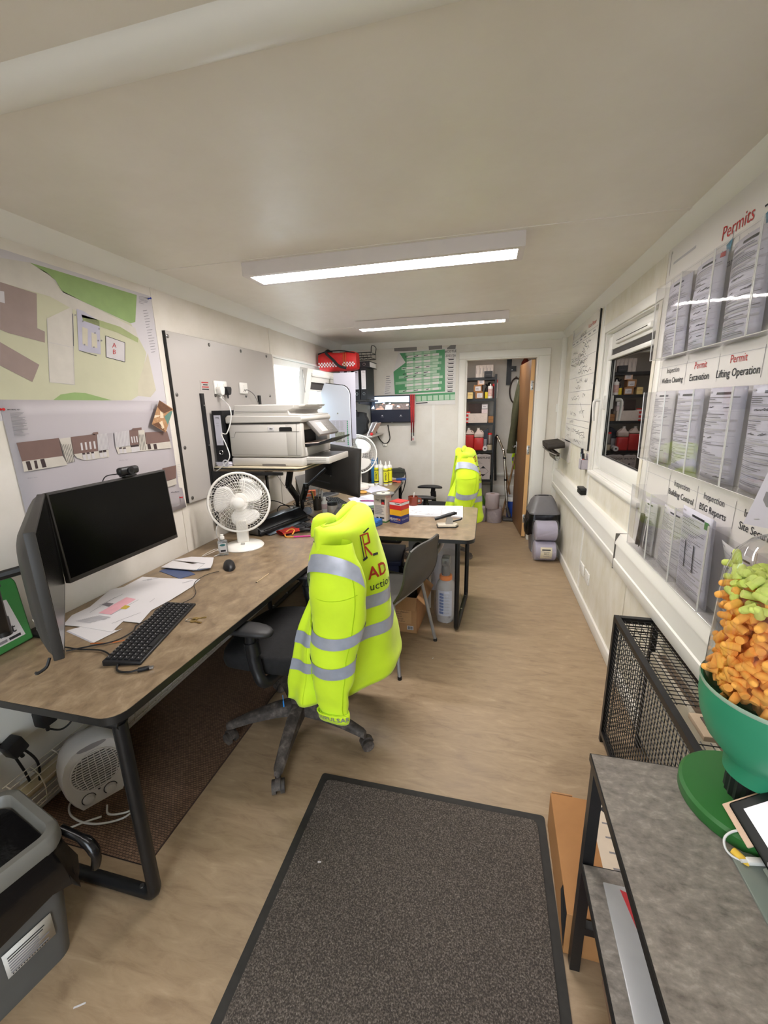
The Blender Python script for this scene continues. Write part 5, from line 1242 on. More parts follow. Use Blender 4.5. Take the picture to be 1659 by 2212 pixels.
# fans
fan_white = M('fan_white', (232, 229, 222), .35, var=.02)
def fan(label, loc, rz, tilt, hc, R=.178, blade_rot=0.0, rings=16):
    t = thing('desk_fan', label, 'fan', loc, rz, 'white desk fans')
    MB().lathe([(.118, 0), (.12, .006), (.112, .016), (.08, .026), (.05, .032), (.036, .034)], 36).build('base', fan_white, t)
    MB().prism([(-.034, -.022), (.034, -.022), (.034, .022), (-.034, .022)], .03, .17).build('neck', fan_white, t, bevel=.008)
    MB().rbox((-.012, -.06, .03), (.012, -.04, .04), .003).build('switch', M('fan_button', (180, 178, 172), .4), t)
    hd = bpy.data.objects.new('head', None); COL.objects.link(hd); hd.parent = t; hd.location = (0, 0, hc); hd.rotation_euler = (tilt, 0, 0)
    MB().at((0, .03, 0), (pi/2, 0, 0)).lathe([(.03, -.05), (.05, -.03), (.055, .01), (.05, .03), (.03, .035)], 24).build('motor', fan_white, hd)
    MB().tube([(R*cos(a), -.01, R*sin(a)) for a in [2*pi*k/56 for k in range(56)]], .0075, 8, True).build('rim', fan_white, hd, smooth=80)
    g = MB(); NR = 60
    for k in range(NR):
        a = 2*pi*k/NR; tw = .55
        g.tube([((.03+(R-.03)*s)*cos(a+tw*s), -.045+.033*s**2.2, (.03+(R-.03)*s)*sin(a+tw*s)) for s in (0, .35, .7, 1)], .0009, 3, cap=False)
    for q in range(7):
        r = .05+(R-.05)*q/7; s = (r-.03)/(R-.03); g.tube([(r*cos(a), -.0455+.033*s**2.2, r*sin(a)) for a in [2*pi*k/40 for k in range(40)]], .0009, 3, True)
    g.build('front_grille', fan_white, hd, smooth=0)['kind'] = 'stuff'
    g = MB()
    for k in range(40):
        a = 2*pi*k/40; g.tube([((.05+(R-.05)*s)*cos(a), .055-.055*s**2, (.05+(R-.05)*s)*sin(a)) for s in (0, .5, 1)], .001, 3, cap=False)
    for r in (.08, .12, .15): s = (r-.05)/(R-.05); g.tube([(r*cos(a), .055-.055*s**2, r*sin(a)) for a in [2*pi*k/36 for k in range(36)]], .001, 3, True)
    g.build('rear_grille', fan_white, hd, smooth=0)['kind'] = 'stuff'
    MB().at((0, -.047, 0), (pi/2, 0, 0)).lathe([(.033, -.004), (.033, .003), (.024, .007), (.01, .008)], 28).build('badge', fan_white, hd)
    for k in range(3):
        a0 = blade_rot+2*pi*k/3
        def bl(u, v):
            r = .03+(R*.84-.03)*u; wdt = .42+.75*sin(pi*min(1, u*.62+.12))
            a = a0+(v-.5)*wdt*1.35*(1-.25*u**6)+.35*u
            return Vector((r*cos(a), .01+.03*(v-.5), r*sin(a)))
        MB().grid(bl, 12, 8).build('blade', M('fan_blade', (226, 224, 220), .3, var=.01), hd, smooth=80, solid=.002)
    MB().at((0, .0, 0), (pi/2, 0, 0)).lathe([(.038, -.02), (.038, .015), (.02, .02)], 24).build('hub', fan_white, hd)
    return t
fan('white desk fan in the middle of the left desk', (-1.435, 2.165, DZ), RAD(27), RAD(-6), .28, .176, RAD(150))
fan('white fan on the far corner desk behind the cross-desk monitor', (-1.32, 4.20, DZ), RAD(18), RAD(-8), .335, .20, RAD(40))
cable('fan_flex', 'white flex dropping behind the nearer desk fan', [at(472, 1130, 'x', -1.66), at(467, 1145, 'x', -1.66), at(470, 1160, 'x', -1.65), at(476, 1172, 'z', .735)], .003, white_flex)
# laminator
lamk = M('laminator_black', (26, 26, 28), .3, var=.06)
t = thing('laminator', 'black laminator lying behind the nearer desk fan', 'laminator', (-1.455, 2.63, DZ), RAD(-13))
MB().prism([(-.085, 0), (.085, 0), (.088, .02), (.075, .04), (.02, .082), (-.05, .085), (-.085, .06)], -.255, .255, 'xzy').build('body', lamk, t, bevel=.008)
MB().box((.079, -.22, .034), (.084, .22, .038)).build('feed_slot', dark_ink, t); MB().prism([(.07, .006), (.13, .002), (.13, .006), (.07, .02)], -.22, .22, 'xzy').build('feed_tray', lamk, t)
MB().lathe([(.011, 0), (.01, .01), (.006, .011)], 14).build('dial', white_plastic, t).location = (-.02, .20, .083); MB().rbox((-.04, .225, .083), (-.02, .24, .089), .002).build('switch', M('button_grey', (150, 150, 150), .4), t)
MB().rbox((-.02, -.258, .01), (.06, -.254, .06), .002).build('end_cap', M('end_grey', (90, 88, 86), .4), t)
# gloves
gr = M('glove_red_knit', (172, 40, 28), .85, var=.35, scale=40, bump=.3, bscale=200); gb = M('glove_black_latex', (26, 25, 26), .5, var=.3, bump=.3, bscale=120)
t = thing('work_glove', 'black work glove with red knit cuff on the desk behind the jacket', 'glove', (-1.27, 2.50, DZ), RAD(58))
def gl(u, v): a = 2*pi*v; x = -.10+.13*u; w_ = .045+.012*sin(pi*u*.6); return Vector((x, w_*cos(a), .016+.014*sin(a)+.003*sin(14*u)*sin(3*a)))
MB().grid(lambda u, v: gl(u, v), 12, 14).build('cuff', gr, t, smooth=80); MB().at((.05, 0, .018)).sphere((0, 0, 0), 1, 16, (.05, .05, .018)).build('palm', gb, t, smooth=80)
for k, (y, a, L_) in enumerate(((-.036, -.25, .065), (-.013, -.08, .075), (.012, .08, .072), (.034, .25, .058))):
    MB().tube(catmull([(.085, y, .018), (.085+L_*.5*cos(a), y+L_*.5*sin(a), .028), (.085+L_*cos(a), y+L_*sin(a), .016)], 4), [.0125]*4+[.012]*4+[.007], 10).build('finger', gb, t, smooth=80)
MB().tube(catmull([(.03, -.045, .016), (.055, -.075, .02), (.085, -.088, .014)], 4), [.014]*4+[.012]*4+[.007], 10).build('thumb', gb, t, smooth=80)
t = thing('pink_pen', 'pink pen with an orange lanyard loop by the glove', 'pen', (-1.14, 2.405, DZ+.006), math.atan2(.06, .17))
MB().cyl((-.07, 0, 0), (.055, 0, 0), .0052, 10).build('barrel', M('pen_pink', (196, 40, 128), .3), t); MB().cyl((.055, 0, 0), (.085, 0, 0), .005, 10, .0015).build('tip', steel, t); MB().cyl((-.07, 0, 0), (-.085, 0, 0), .004, 8).build('clicker', M('pen_orange', (226, 150, 60), .5), t)
MB().cable([(-.085, 0, 0), (-.12, .01, .0), (-.13, .05, .012), (-.10, .075, .03), (-.07, .055, .03), (-.08, .02, .01)], .0045).build('lanyard', MATS['pen_orange'], t)
# red screw box, cup
t = thing('fixings_box', 'small red and white fixings box behind the jacket collar', 'box', (-1.10, 2.615, DZ), RAD(-12))
rd = M('box_red', (192, 44, 38), .45); 
MB().box((-.05, -.055, 0), (.05, .055, .036)).build('tray', rd, t, smooth=0); MB().box((-.051, -.056, .036), (.051, .056, .05)).build('stripe', paper, t, smooth=0); MB().box((-.051, -.056, .05), (.051, .056, .062)).build('lid', rd, t, smooth=0); MB().rbox((-.035, -.03, .062), (.04, .04, .064), .0005).build('lid_panel', M('box_red_dark', (150, 34, 32), .4), t)
p = Print(plane_fn((0, -.0556, .018), (1, 0, 0), (0, 0, 1))); 
for k in range(3):
    for j in range(2): p.rect(-.002+k*.014, -.010+j*.012, .008+k*.014, -.002+j*.012, paper)
p.build('print', t)['kind'] = 'stuff'
t = thing('medicine_cup', 'clear plastic cup lying on its side by the laminator', 'cup', (-1.37, 2.98, DZ+.034), rot=(RAD(90), 0, RAD(25)))
MB().lathe([(.022, -.02), (.034, .03), (.033, .03), (.021, -.018), (.008, -.0175)], 22, capt=False).build('cup', M('frosted_plastic', (200, 204, 216), .25, trans=.4, var=0), t)
# first aid box at the left end
t = thing('first_aid_box', 'green and white first aid kit box leaning at the left end of the desk', 'first aid kit', (-1.672, .885, DZ), rot=(0, RAD(-4), RAD(3)))
gk = M('kit_green', (58, 128, 66), .4)
prof = rr_poly(-.17, 0, .165, .265, .045, 5, (0, 0, 1, 1))
MB().prism(prof, -.03, .045, 'yzx').build('case', gk, t, bevel=.006)
MB().prism([(-.165, .03), (.14, .03), (.115, .18), (-.165, .225)], .045, .0465, 'yzx').build('label', paper, t)
p = Print(plane_fn((.047, 0, 0), (0, 1, 0), (0, 0, 1))); p.text('First Aid Kit', .115, .072, .048, dark_ink, 'RIGHT', bold=.01); p.text('Basic', .085, .13, .048, dark_ink, 'RIGHT')
for k in range(6): p.rect(-.15+k*.047, .036, -.11+k*.047, .046, dark_ink if k % 2 else grey_ink)
p.build('label_print', t)['kind'] = 'stuff'
MB().tube(catmull([(0, -.06, .262), (0, -.05, .29), (0, .05, .29), (0, .06, .262)], 4), .009, 8).build('handle', gk, t)
# ================================================================ cross desk: boxes and clutter
def carton(name, label, loc, rz, size, mat, cat='box', group=None):
    t = thing(name, label, cat, loc, rz, group); w, d_, h = size
    MB().box((-w/2, -d_/2, 0), (w/2, d_/2, h)).build('body', mat, t, smooth=0, bevel=.0015); return t
kraft_white = M('box_offwhite', (206, 196, 184), .6, var=.03)
t = carton('dust_bag_box', 'tall off-white carton with small print on the cross desk', (-.725, 2.872, DZ), RAD(-15), (.098, .088, .205), kraft_white)
MB().box((-.0495, -.0445, 0), (.0495, .0445, .012)).build('green_band', M('box_green', (74, 110, 60), .5), t, smooth=0)
p = Print(plane_fn((0, -.0446, 0), (1, 0, 0), (0, 0, 1))); rg = random.Random(1)
p.text('turbo', -.004, .187, .024, pale_ink, bold=.01); p.text('Bags', -.018, .168, .017, dark_ink, bold=.01); p.rect(.012, .135, .042, .173, dark_ink); p.poly([(.014, .137), (.040, .137), (.036, .152), (.020, .156)], red_ink, 2)
p.lines(-.042, .06, .038, .13, 11, grey_ink, rg); p.rect(-.03, .03, -.012, .04, dark_ink); p.rect(.0, .03, .035, .041, dark_ink); p.rect(-.02, .022, .02, .025, grey_ink); p.build('front_print', t)['kind'] = 'stuff'
p = Print(plane_fn((.0496, 0, 0), (0, 1, 0), (0, 0, 1))); p.text('turbo', 0, .185, .022, pale_ink); p.lines(-.035, .07, .035, .15, 9, pale_ink, rg); p.build('side_print', t)['kind'] = 'stuff'
t = thing('saw_blade', 'round toothed saw blade lying on the tall carton', 'saw blade', (-.72, 2.875, DZ+.206))
pts = []
for k in range(72): pts += [(.079*cos(2*pi*k/72), .079*sin(2*pi*k/72)), (.084*cos(2*pi*(k+.25)/72), .084*sin(2*pi*(k+.25)/72))]
MB().prism(pts, 0, .003).build('disc', M('blade_steel', (150, 148, 144), .35, .8), t, smooth=0); MB().prism([(.05*cos(a), .05*sin(a)) for a in [2*pi*k/30 for k in range(30)]], .0031, .004).build('centre_label', M('blade_label', (206, 198, 180), .5), t)
MB().cyl((0, 0, .004), (0, 0, .0055), .012, 16).build('bore', dark_ink, t)
yb = M('box_yellow', (226, 170, 30), .45); bb = M('box_blue', (34, 44, 112), .4)
t = thing('screw_box', 'yellow and dark blue screw box on the cross desk, under a red one', 'box', (-.60, 2.868, DZ), RAD(-25))
MB().box((-.05, -.05, 0), (.05, .05, .058)).build('base', bb, t, smooth=0); MB().box((-.0495, -.0495, .058), (.0495, .0495, .10)).build('top', yb, t, smooth=0)
p = Print(plane_fn((0, -.0502, .03), (1, 0, 0), (0, 0, 1))); p.text('READY', -.016, 0, .023, paper, bold=.02); p.text('FIX', .031, 0, .023, M('print_orange', (230, 140, 40), .5), bold=.02); p.rect(-.04, -.016, .042, -.014, pale_ink); p.build('front_print', t)['kind'] = 'stuff'
p = Print(plane_fn((.0502, 0, .03), (0, 1, 0), (0, 0, 1))); p.text('READYFIX', 0, 0, .018, pale_ink); p.build('side_print', t)['kind'] = 'stuff'
t = thing('screw_box', 'red and white screw box on top of the yellow and blue one', 'box', (-.60, 2.868, DZ+.1005), RAD(-25))
MB().box((-.05, -.05, 0), (.05, .05, .034)).build('base', rd, t, smooth=0); MB().box((-.0505, -.0505, .034), (.0505, .0505, .052)).build('stripe', paper, t, smooth=0); MB().box((-.0505, -.0505, .052), (.0505, .0505, .0575)).build('lid', rd, t, smooth=0)
p = Print(plane_fn((0, -.0506, .043), (1, 0, 0), (0, 0, 1))); p.rect(-.002, -.002, .04, .003, dark_ink); p.build('stripe_print', t)['kind'] = 'stuff'
t = thing('blue_case', 'small bright blue case on the cross desk next to the jacket', 'case', (-.775, 2.755, DZ), RAD(-18)); MB().rbox((-.07, -.035, 0), (.06, .045, .045), .006).build('shell', M('case_blue', (46, 104, 176), .4), t); MB().box((-.071, -.0355, .026), (.061, .0455, .0275)).build('seam', dark_ink, t)
# documents
def scrib(p):
    rg = random.Random(6)
    for k in range(26):
        u = 884+105*rg.random(); v = 1098+14*rg.random(); p.line((u, v), (u+3+5*rg.random(), v-1+2*rg.random()), .5, grey_ink)
    p.line((905, 1110), (960, 1111), .5, grey_ink); p.line((956, 1096), (952, 1113), .5, grey_ink)
sheet_px('document_pile', 'long pile of marked-up white sheets along the back of the cross desk', [(874, 1091), (1000, 1093), (1000, 1117), (985, 1115), (930, 1114), (880, 1112)], DZ+.012, paper, scrib, th=.0112)
sheet_px('loose_sheet', 'loose white sheet on the far corner desk by the sealant tubes', [(783, 1058), (815, 1047), (842, 1057), (815, 1070)], DZ+.002, paper_cool)
def txt2(p):
    rg = random.Random(2)
    for k in range(10): p.line((770+k*4, 1075+k*1.2), (782+k*4, 1073+k*1.2), .8, pale_ink)
sheet_px('loose_sheet', 'pair of printed white sheets behind the tall carton', [(752, 1076), (806, 1067), (830, 1080), (806, 1095), (765, 1090)], DZ+.002, paper_cool, txt2)
t = thing('purple_pen', 'purple pen on the printed sheets behind the tall carton', 'pen', at(797, 1082, 'z', DZ+.007), RAD(5)); MB().cyl((-.07, 0, 0), (.06, 0, 0), .0055, 8).build('barrel', M('pen_purple', (150, 36, 110), .3), t); MB().cyl((-.07, 0, 0), (-.085, 0, 0), .005, 8, .001).build('tip', dark_ink, t)
# hand sander / stapler
t = thing('hand_sander', 'hand sander with black handle on the right end of the cross desk', 'sander', (-.245, 2.80, DZ), RAD(12))
cr_ = M('sander_cream', (206, 196, 178), .45)
MB().prism([(-.075, -.04), (.055, -.04), (.075, 0), (.055, .04), (-.075, .04)], 0, .006).build('sole', black_plastic, t); MB().prism([(-.07, -.036), (.05, -.036), (.068, 0), (.05, .036), (-.07, .036)], .006, .02).build('plate', cr_, t, bevel=.002)
MB().prism([(-.015, .018), (.03, .018), (.035, .05), (.02, .075), (-.005, .07)], -.014, .014, 'xzy').build('neck', M('sander_grey', (150, 146, 140), .35), t)
MB().tube(catmull([(-.09, 0, .055), (-.05, 0, .066), (.0, 0, .082), (.045, 0, .094), (.06, 0, .092)], 5), [.012]*6+[.013]*10+[.009]*5, 10).build('handle', black_plastic, t, smooth=70); MB().tube([(.03, 0, .035), (.09, .015, .045), (.10, .015, .055)], .006, 8).build('lever', black_plastic, t)
t = thing('mug', 'brown mug with a white stirrer behind the document pile', 'mug', (-.585, 3.36, DZ)); 
MB().lathe([(.034, 0), (.04, .005), (.042, .085), (.039, .086), (.036, .012), (.005, .01)], 24, capt=True).build('cup', M('mug_brown', (120, 52, 34), .25), t); MB().tube(catmull([(.04, 0, .07), (.065, 0, .065), (.065, 0, .03), (.04, 0, .025)], 4), .006, 8).build('handle', MATS['mug_brown'], t); MB().cyl((.0, -.01, .02), (.015, -.025, .12), .004, 8).build('stirrer', white_plastic, t)
# keyboard etc. behind the monitor
keyboard('dark grey keyboard slanting behind the cross-desk monitor', (-1.24, 3.36, DZ), RAD(38), .43, .13)
keyboard('black keyboard beside the tall carton, half hidden by the jacket', (-.92, 2.80, DZ), RAD(80), .36, .12)
t = thing('computer_mouse', 'black ergonomic mouse behind the black keyboard', 'mouse', (-.86, 3.06, DZ), RAD(30)); MB().grid(lambda u, v: mouseS(u, v)*1.25, 24, 10, True).build('body', black_plastic, t, smooth=80); MB().tube([(-.05, .03, .02), (.04, .04, .028)], .006, 8).build('side_grip', M('mouse_grey', (110, 112, 110), .4), t)
t = thing('tape_gun', 'black tape dispenser behind the jacket collar', 'tape dispenser', (-1.0, 2.92, DZ), RAD(-35))
MB().prism([(-.08, 0), (.075, 0), (.085, .05), (.06, .10), (.02, .105), (-.02, .085), (-.06, .03)], -.022, .022, 'xzy').build('body', black_plastic, t, bevel=.006); MB().at((.035, 0, .055), (pi/2, 0, 0)).lathe([(.03, -.026), (.03, .026)], 24).build('tape', M('tape_clear', (186, 176, 150), .3), t)
t = thing('handset', 'grey remote handset leaning by the jar', 'remote', (-1.09, 2.80, DZ+.012), rot=(0, RAD(-40), RAD(70))); MB().rbox((-.0, -.026, -.011), (.15, .026, .011), .01, 3).build('body', M('handset_grey', (92, 88, 84), .5), t); MB().cyl((.03, 0, .011), (.03, 0, .013), .016, 16).build('button', M('handset_btn', (70, 66, 64), .5), t); MB().cyl((.1, 0, .011), (.1, 0, .0125), .01, 16).build('button', MATS['handset_btn'], t)
t = thing('jar', 'clear jar with black lid on the cross desk', 'jar', (-1.165, 3.0, DZ)); MB().lathe([(.04, 0), (.043, .006), (.043, .07), (.036, .08)], 24).build('body', M('jar_clear', (190, 184, 176), .1, trans=.5, var=0), t); MB().lathe([(.041, .078), (.041, .098), (.038, .10)], 24).build('lid', black_plastic, t)
t = thing('small_bottle', 'small white bottle beside the clear jar', 'bottle', (-1.255, 3.06, DZ)); MB().lathe([(.024, 0), (.024, .085), (.012, .10)], 18).build('body', white_plastic, t); MB().lathe([(.012, .10), (.012, .125)], 14).build('cap', white_plastic, t); MB().lathe([(.0245, .03), (.0245, .07)], 18, False, False).build('label', M('label_pink', (206, 180, 180), .5), t)
t = thing('pen_pot', 'dark wire pen pot crammed with pens under the cross-desk monitor', 'pen pot', (-1.345, 3.13, DZ)); MB().lathe([(.036, 0), (.04, .10), (.038, .10), (.034, .004)], 20).build('pot', M('pot_dark', (58, 52, 46), .5, .4), t)
rg = random.Random(12)
for k in range(8):
    a = rg.random()*6.28; r = .02; q = Vector((r*cos(a), r*sin(a), .01)); e = q+Vector((.03*cos(a), .03*sin(a), .13+.03*rg.random())); MB().cyl(q, e, .004, 8).build('pen', M('pen_%d' % (k % 4), [(190, 160, 60), (40, 40, 44), (180, 176, 170), (120, 110, 90)][k % 4], .4), t)
t = carton('orange_box', 'small orange carton among the cables by the monitor arm', (-1.58, 3.52, DZ), RAD(20), (.10, .06, .08), M('box_orange', (206, 110, 74), .5)); p = Print(plane_fn((0, -.0302, .04), (1, 0, 0), (0, 0, 1))); p.rect(-.03, .01, .03, .02, paper); p.build('print', t)['kind'] = 'stuff'
for k in range(5):
    a = [(-1.62+.02*k, 3.2+.04*k, .735)]
    for j in range(7): a.append((-1.60+.35*rg.random()*(.6+.1*k), 3.14+.3*rg.random(), .736+.012*k+.02*rg.random()))
    cable('desk_cable', ['thick black cable tangled under the monitor arm', 'black cable curling behind the pen pot', 'grey cable tangled by the orange carton', 'black cable looping by the small white bottle', 'thin grey cable tangled on the cross desk'][k], a, .003 if k % 2 else .0022, grey_flex if k in (2, 4) else black_flex)
cable('cup_cable', 'black lead lying past the red fixings box', [(-1.36, 2.95, .735), (-1.27, 2.86, .735), (-1.2, 2.80, .736), (-1.16, 2.72, .74), (-1.2, 2.70, .736)], .003, black_flex)
t = thing('spectacles', 'clear safety glasses on the cross desk behind the black mouse', 'glasses', (-.93, 3.17, DZ), RAD(15)); MB().grid(lambda u, v: Vector((-.07+.14*u, -.03*sin(pi*u), .004+.04*v)), 14, 3).build('lens', M('lens_green_tint', (150, 190, 170), .1, trans=.6, var=0), t, solid=.002); 
for s in (-1, 1): MB().tube([(s*.07, 0, .035), (s*.068, .07, .03), (s*.06, .11, .01)], .003, 6).build('temple', M('temple_green', (60, 140, 90), .4), t)

# ================================================================ far corner desk
def cartridge(label, x, y, lab, rz):
    t = thing('sealant_cartridge', label, 'sealant tube', (x, y, DZ), rz, 'sealant cartridges standing on the far desk')
    MB().lathe([(.0235, 0), (.025, .004), (.025, .205), (.022, .212), (.009, .215), (.008, .235), (.004, .255)], 22).build('tube', white_plastic, t)
    if lab:
        MB().lathe([(.0253, .02), (.0253, .185)], 22, False, False).build('label', M('label_yellow', (226, 222, 40), .4), t)
        MB().lathe([(.0255, .155), (.0255, .163)], 22, False, False).build('label_stripe', dark_ink, t); MB().lathe([(.0255, .028), (.0255, .04)], 22, False, False).build('label_stripe', dark_ink, t)
        p = Print(lambda u, v, h: Vector(((.0257+h)*sin(v/.0257), -(.0257+h)*cos(v/.0257), u))); p.text('bostik', .10, 0, .035, dark_ink, bold=.02); p.build('lettering', t)['kind'] = 'stuff'
    else: MB().lathe([(.0253, .02), (.0253, .19)], 22, False, False).build('label', M('label_pale', (206, 206, 196), .4), t)
for k, (x, y, l, r, lb) in enumerate(((-1.145, 4.30, 1, .1, 'yellow-labelled sealant tube at the left of the group'), (-1.088, 4.27, 0, 0, 'plain white sealant tube in the middle of the group'), (-1.03, 4.25, 1, .2, 'yellow-labelled sealant tube at the front right of the group'), (-1.0, 4.305, 1, -.4, 'yellow-labelled sealant tube at the back right of the group'), (-1.11, 4.345, 0, 0, 'white sealant tube standing at the back of the group'))): cartridge(lb, x, y, l, r)
t = thing('glasses_pouch', 'dark green pouch on the far desk behind the sealant tubes', 'pouch', (-.955, 4.48, DZ+.05), RAD(6)); b = bmesh.new(); bmesh.ops.create_cube(b, size=1); bmesh.ops.subdivide_edges(b, edges=b.edges[:], cuts=5, use_grid_fill=True)
for v in b.verts: x, y, z = v.co*2; v.co = Vector((x*.085*(1-.1*z*z), y*.045, .05+z*.05*(1-.25*x*x)+.006*sin(9*x)))
MB().bm(b).build('body', M('pouch_green', (52, 56, 48), .7, var=.2, bump=.3), t, smooth=70); MB().tube([(-.08, -.046, .06), (.08, -.046, .062)], .003, 6).build('zip', dark_ink, t)
for k, (y, c, lb) in enumerate(((4.42, (206, 96, 70), 'orange utility knife under the green pouch'), (4.47, (198, 88, 66), 'second orange utility knife under the green pouch'))):
    t = thing('utility_knife', lb, 'knife', (-.965, y, DZ), RAD(4+5*k)); MB().rbox((-.075, -.016, .0), (.06, .016, .024), .006).build('handle', M('knife_orange%d' % k, c, .45), t); MB().box((.06, -.01, .009), (.085, .01, .011)).build('blade', steel, t); MB().rbox((-.075, -.017, -.0), (.02, .017, .010), .003).build('grip', black_plastic, t)
t = thing('blue_knife', 'blue cutter at the right end of the far desk', 'knife', (-.90, 4.44, DZ+.026), RAD(12)); MB().rbox((-.06, -.02, 0), (.05, .02, .024), .006).build('handle', M('knife_blue', (52, 82, 150), .45), t); MB().box((.05, -.008, .01), (.07, .008, .012)).build('blade', steel, t)
cable('drooping_cable', 'black cable looping off the right end of the far desk', [(-.99, 4.52, .86), (-.93, 4.52, .88), (-.875, 4.51, .84), (-.865, 4.50, .76), (-.885, 4.50, .66), (-.92, 4.5, .56), (-.94, 4.52, .40)], .006, black_flex)
t = thing('white_dish', 'white round dish on the far desk by the fan', 'dish', (-1.24, 4.02, DZ)); MB().lathe([(.05, 0), (.085, .01), (.08, .03), (.05, .05), (.02, .058)], 28).build('body', M('dish_white', (214, 208, 200), .4), t); MB().cyl((0, 0, .058), (0, 0, .066), .012, 14).build('knob', white_plastic, t)
t = thing('tape_measure', 'orange tape roll on the far desk edge', 'tape', (-1.16, 3.82, DZ), 0); MB().at((0, 0, .012)).tube([(.03*cos(a), .03*sin(a), 0) for a in [2*pi*k/20 for k in range(20)]], .011, 8, True).build('roll', M('tape_amber', (214, 160, 80), .5), t)
t = thing('white_adaptor', 'white plug adaptor with lead on the far desk', 'adaptor', (-1.17, 4.17, DZ), .3); MB().rbox((-.035, -.02, 0), (.03, .02, .03), .005).build('body', white_plastic, t); MB().cable([(.03, 0, .01), (.06, .02, .005), (.05, .06, .005), (.09, .08, .03)], .003).build('lead', white_flex, t)
t = thing('blue_folder', 'bright blue folder standing behind the far fan', 'folder', (-1.205, 4.47, DZ), RAD(8)); MB().box((-.03, -.1, 0), (-.026, .1, .26)).box((.02, -.1, 0), (.024, .1, .26)).box((-.03, -.103, 0), (.024, -.1, .26)).build('cover', M('folder_blue', (42, 120, 180), .4), t, smooth=0); MB().box((-.022, -.095, .004), (.016, .095, .25)).build('pages', paper, t, smooth=0)
t = thing('pc_tower', 'grey computer tower standing on the far desk behind the fan', 'computer', (-1.36, 4.44, DZ), RAD(4)); MB().rbox((-.10, -.12, 0), (.10, .12, .34), .006).build('case', M('tower_grey', (98, 92, 88), .45), t); MB().box((-.095, -.1215, .02), (.095, -.12, .33)).build('front_panel', M('tower_front', (76, 72, 70), .4), t)
t = thing('laptop_stand', 'grey laptop lying open on the far desk beside the dish', 'laptop', (-1.52, 3.62, DZ), RAD(75)); MB().rbox((-.15, -.11, 0), (.15, .11, .016), .004).build('base', M('laptop_grey', (120, 118, 116), .4, .3), t); MB().at((0, .11, .016), (RAD(-15), 0, 0)).rbox((-.15, 0, 0), (.15, .008, .2), .003).build('lid', MATS['laptop_grey'], t); MB().box((-.135, -.09, .016), (.135, .03, .017)).build('keys', dark_ink, t)
# ================================================================ under the cross desk
t = thing('cardboard_box', 'open cardboard carton with a printed label under the cross desk', 'box', (-.535, 2.765, 0), RAD(-3))
W_, D_, H_ = .115, .17, .27
mb = MB()
for lo, hi in (((-W_, -D_, 0), (W_, D_, .004)), ((-W_, -D_, 0), (W_, -D_+.004, H_)), ((-W_, D_-.004, 0), (W_, D_, H_)), ((-W_, -D_, 0), (-W_+.004, D_, H_)), ((W_-.004, -D_, 0), (W_, D_, H_))): mb.box(lo, hi)
mb.build('carton', cardboard, t, smooth=0)
MB().at((0, -D_, H_), (RAD(50), 0, 0)).box((-W_, -.09, 0), (W_, 0, .003)).build('flap', cardboard, t, smooth=0); MB().at((W_, 0, H_), (0, RAD(40), 0)).box((0, -D_, 0), (.07, D_, .003)).build('flap', cardboard, t, smooth=0)
MB().box((-.10, -D_-.001, .07), (.075, -D_, .20)).build('label', M('label_buff', (198, 154, 108), .7), t, smooth=0)
p = Print(plane_fn((0, -D_-.0013, 0), (1, 0, 0), (0, 0, 1)))
for k, s_ in enumerate(('ANSELL LIGHTING', 'BATCH NO PRO 25 R 26', 'PART CODE APARNTT1', 'QTY        8 PCS', 'N.W        7 KGS', 'G.W        7.8 KGS', 'MEAS   45x27x29cm')): p.text(s_, -.092, .19-k*.0175, .0145, dark_ink, 'LEFT')
p.rect(.045, .025, .09, .055, paper, 1)
for k in range(9): p.rect(.05+k*.004, .029, .052+k*.004+.001*(k % 2), .051, dark_ink, 2)
p.rect(-.08, .215, -.01, .25, paper, 1); p.rect(-.07, .225, -.03, .23, dark_ink, 2); p.build('label_print', t)['kind'] = 'stuff'
t = thing('parts_bag', 'dark foil packet inside the open cardboard carton', 'packet', (-.54, 2.78, .02)); MB().rbox((-.07, -.1, 0), (.07, .1, .2), .02).build('packet', black_plastic, t); MB().box((-.02, -.03, .2), (.02, .02, .205)).build('sticker', paper, t)
# sprayer bottle wrapped in plastic
poly_clear = M('bottle_frost', (206, 202, 200), .22, trans=.25, ior=1.3, var=.04)
t = thing('sprayer_bottle', 'large pressure sprayer bottle in clear wrap beside the desk leg', 'sprayer', (-.255, 2.83, 0))
MB().lathe([(.055, 0), (.062, .012), (.066, .03), (.07, .10), (.072, .20), (.07, .27), (.062, .30), (.045, .325), (.04, .33)], 28).build('bottle', poly_clear, t)
for k in range(5): a = 2*pi*k/5; MB().sphere((.045*cos(a), .045*sin(a), .016), .022, 10).build('base_lobe', poly_clear, t)
MB().lathe([(.043, .325), (.046, .33), (.046, .355), (.042, .36)], 26).build('collar', M('collar_orange', (232, 128, 40), .4), t)
MB().lathe([(.03, .36), (.033, .40), (.028, .44), (.02, .45)], 20).rbox((-.03, -.05, .44), (.03, .04, .50), .012).cyl((0, -.05, .47), (0, -.09, .465), .012, 12).tube([(0, .03, .44), (.02, .05, .40), (.01, .05, .36)], .009, 8).build('pump_head', M('pump_grey', (112, 108, 104), .4), t)
MB().grid(lambda u, v: Vector(((.0725+.0)*sin((u-.5)*1.5), -(.0725)*cos((u-.5)*1.5), .065+.195*v)), 10, 2).build('label', M('label_clear_blue', (196, 200, 212), .3), t)
p = Print(lambda u, v, h: Vector(((.0735+h)*sin(u/.0735), -(.0735+h)*cos(u/.0735), v))); 
for k in range(7): p.rect(-.04, .08+k*.024, -.008, .098+k*.024, M('label_blue', (96, 116, 160), .4), n=4); p.rect(-.004, .083+k*.024, .035, .087+k*.024, pale_ink, n=4); p.rect(-.004, .091+k*.024, .028, .094+k*.024, pale_ink, n=4)
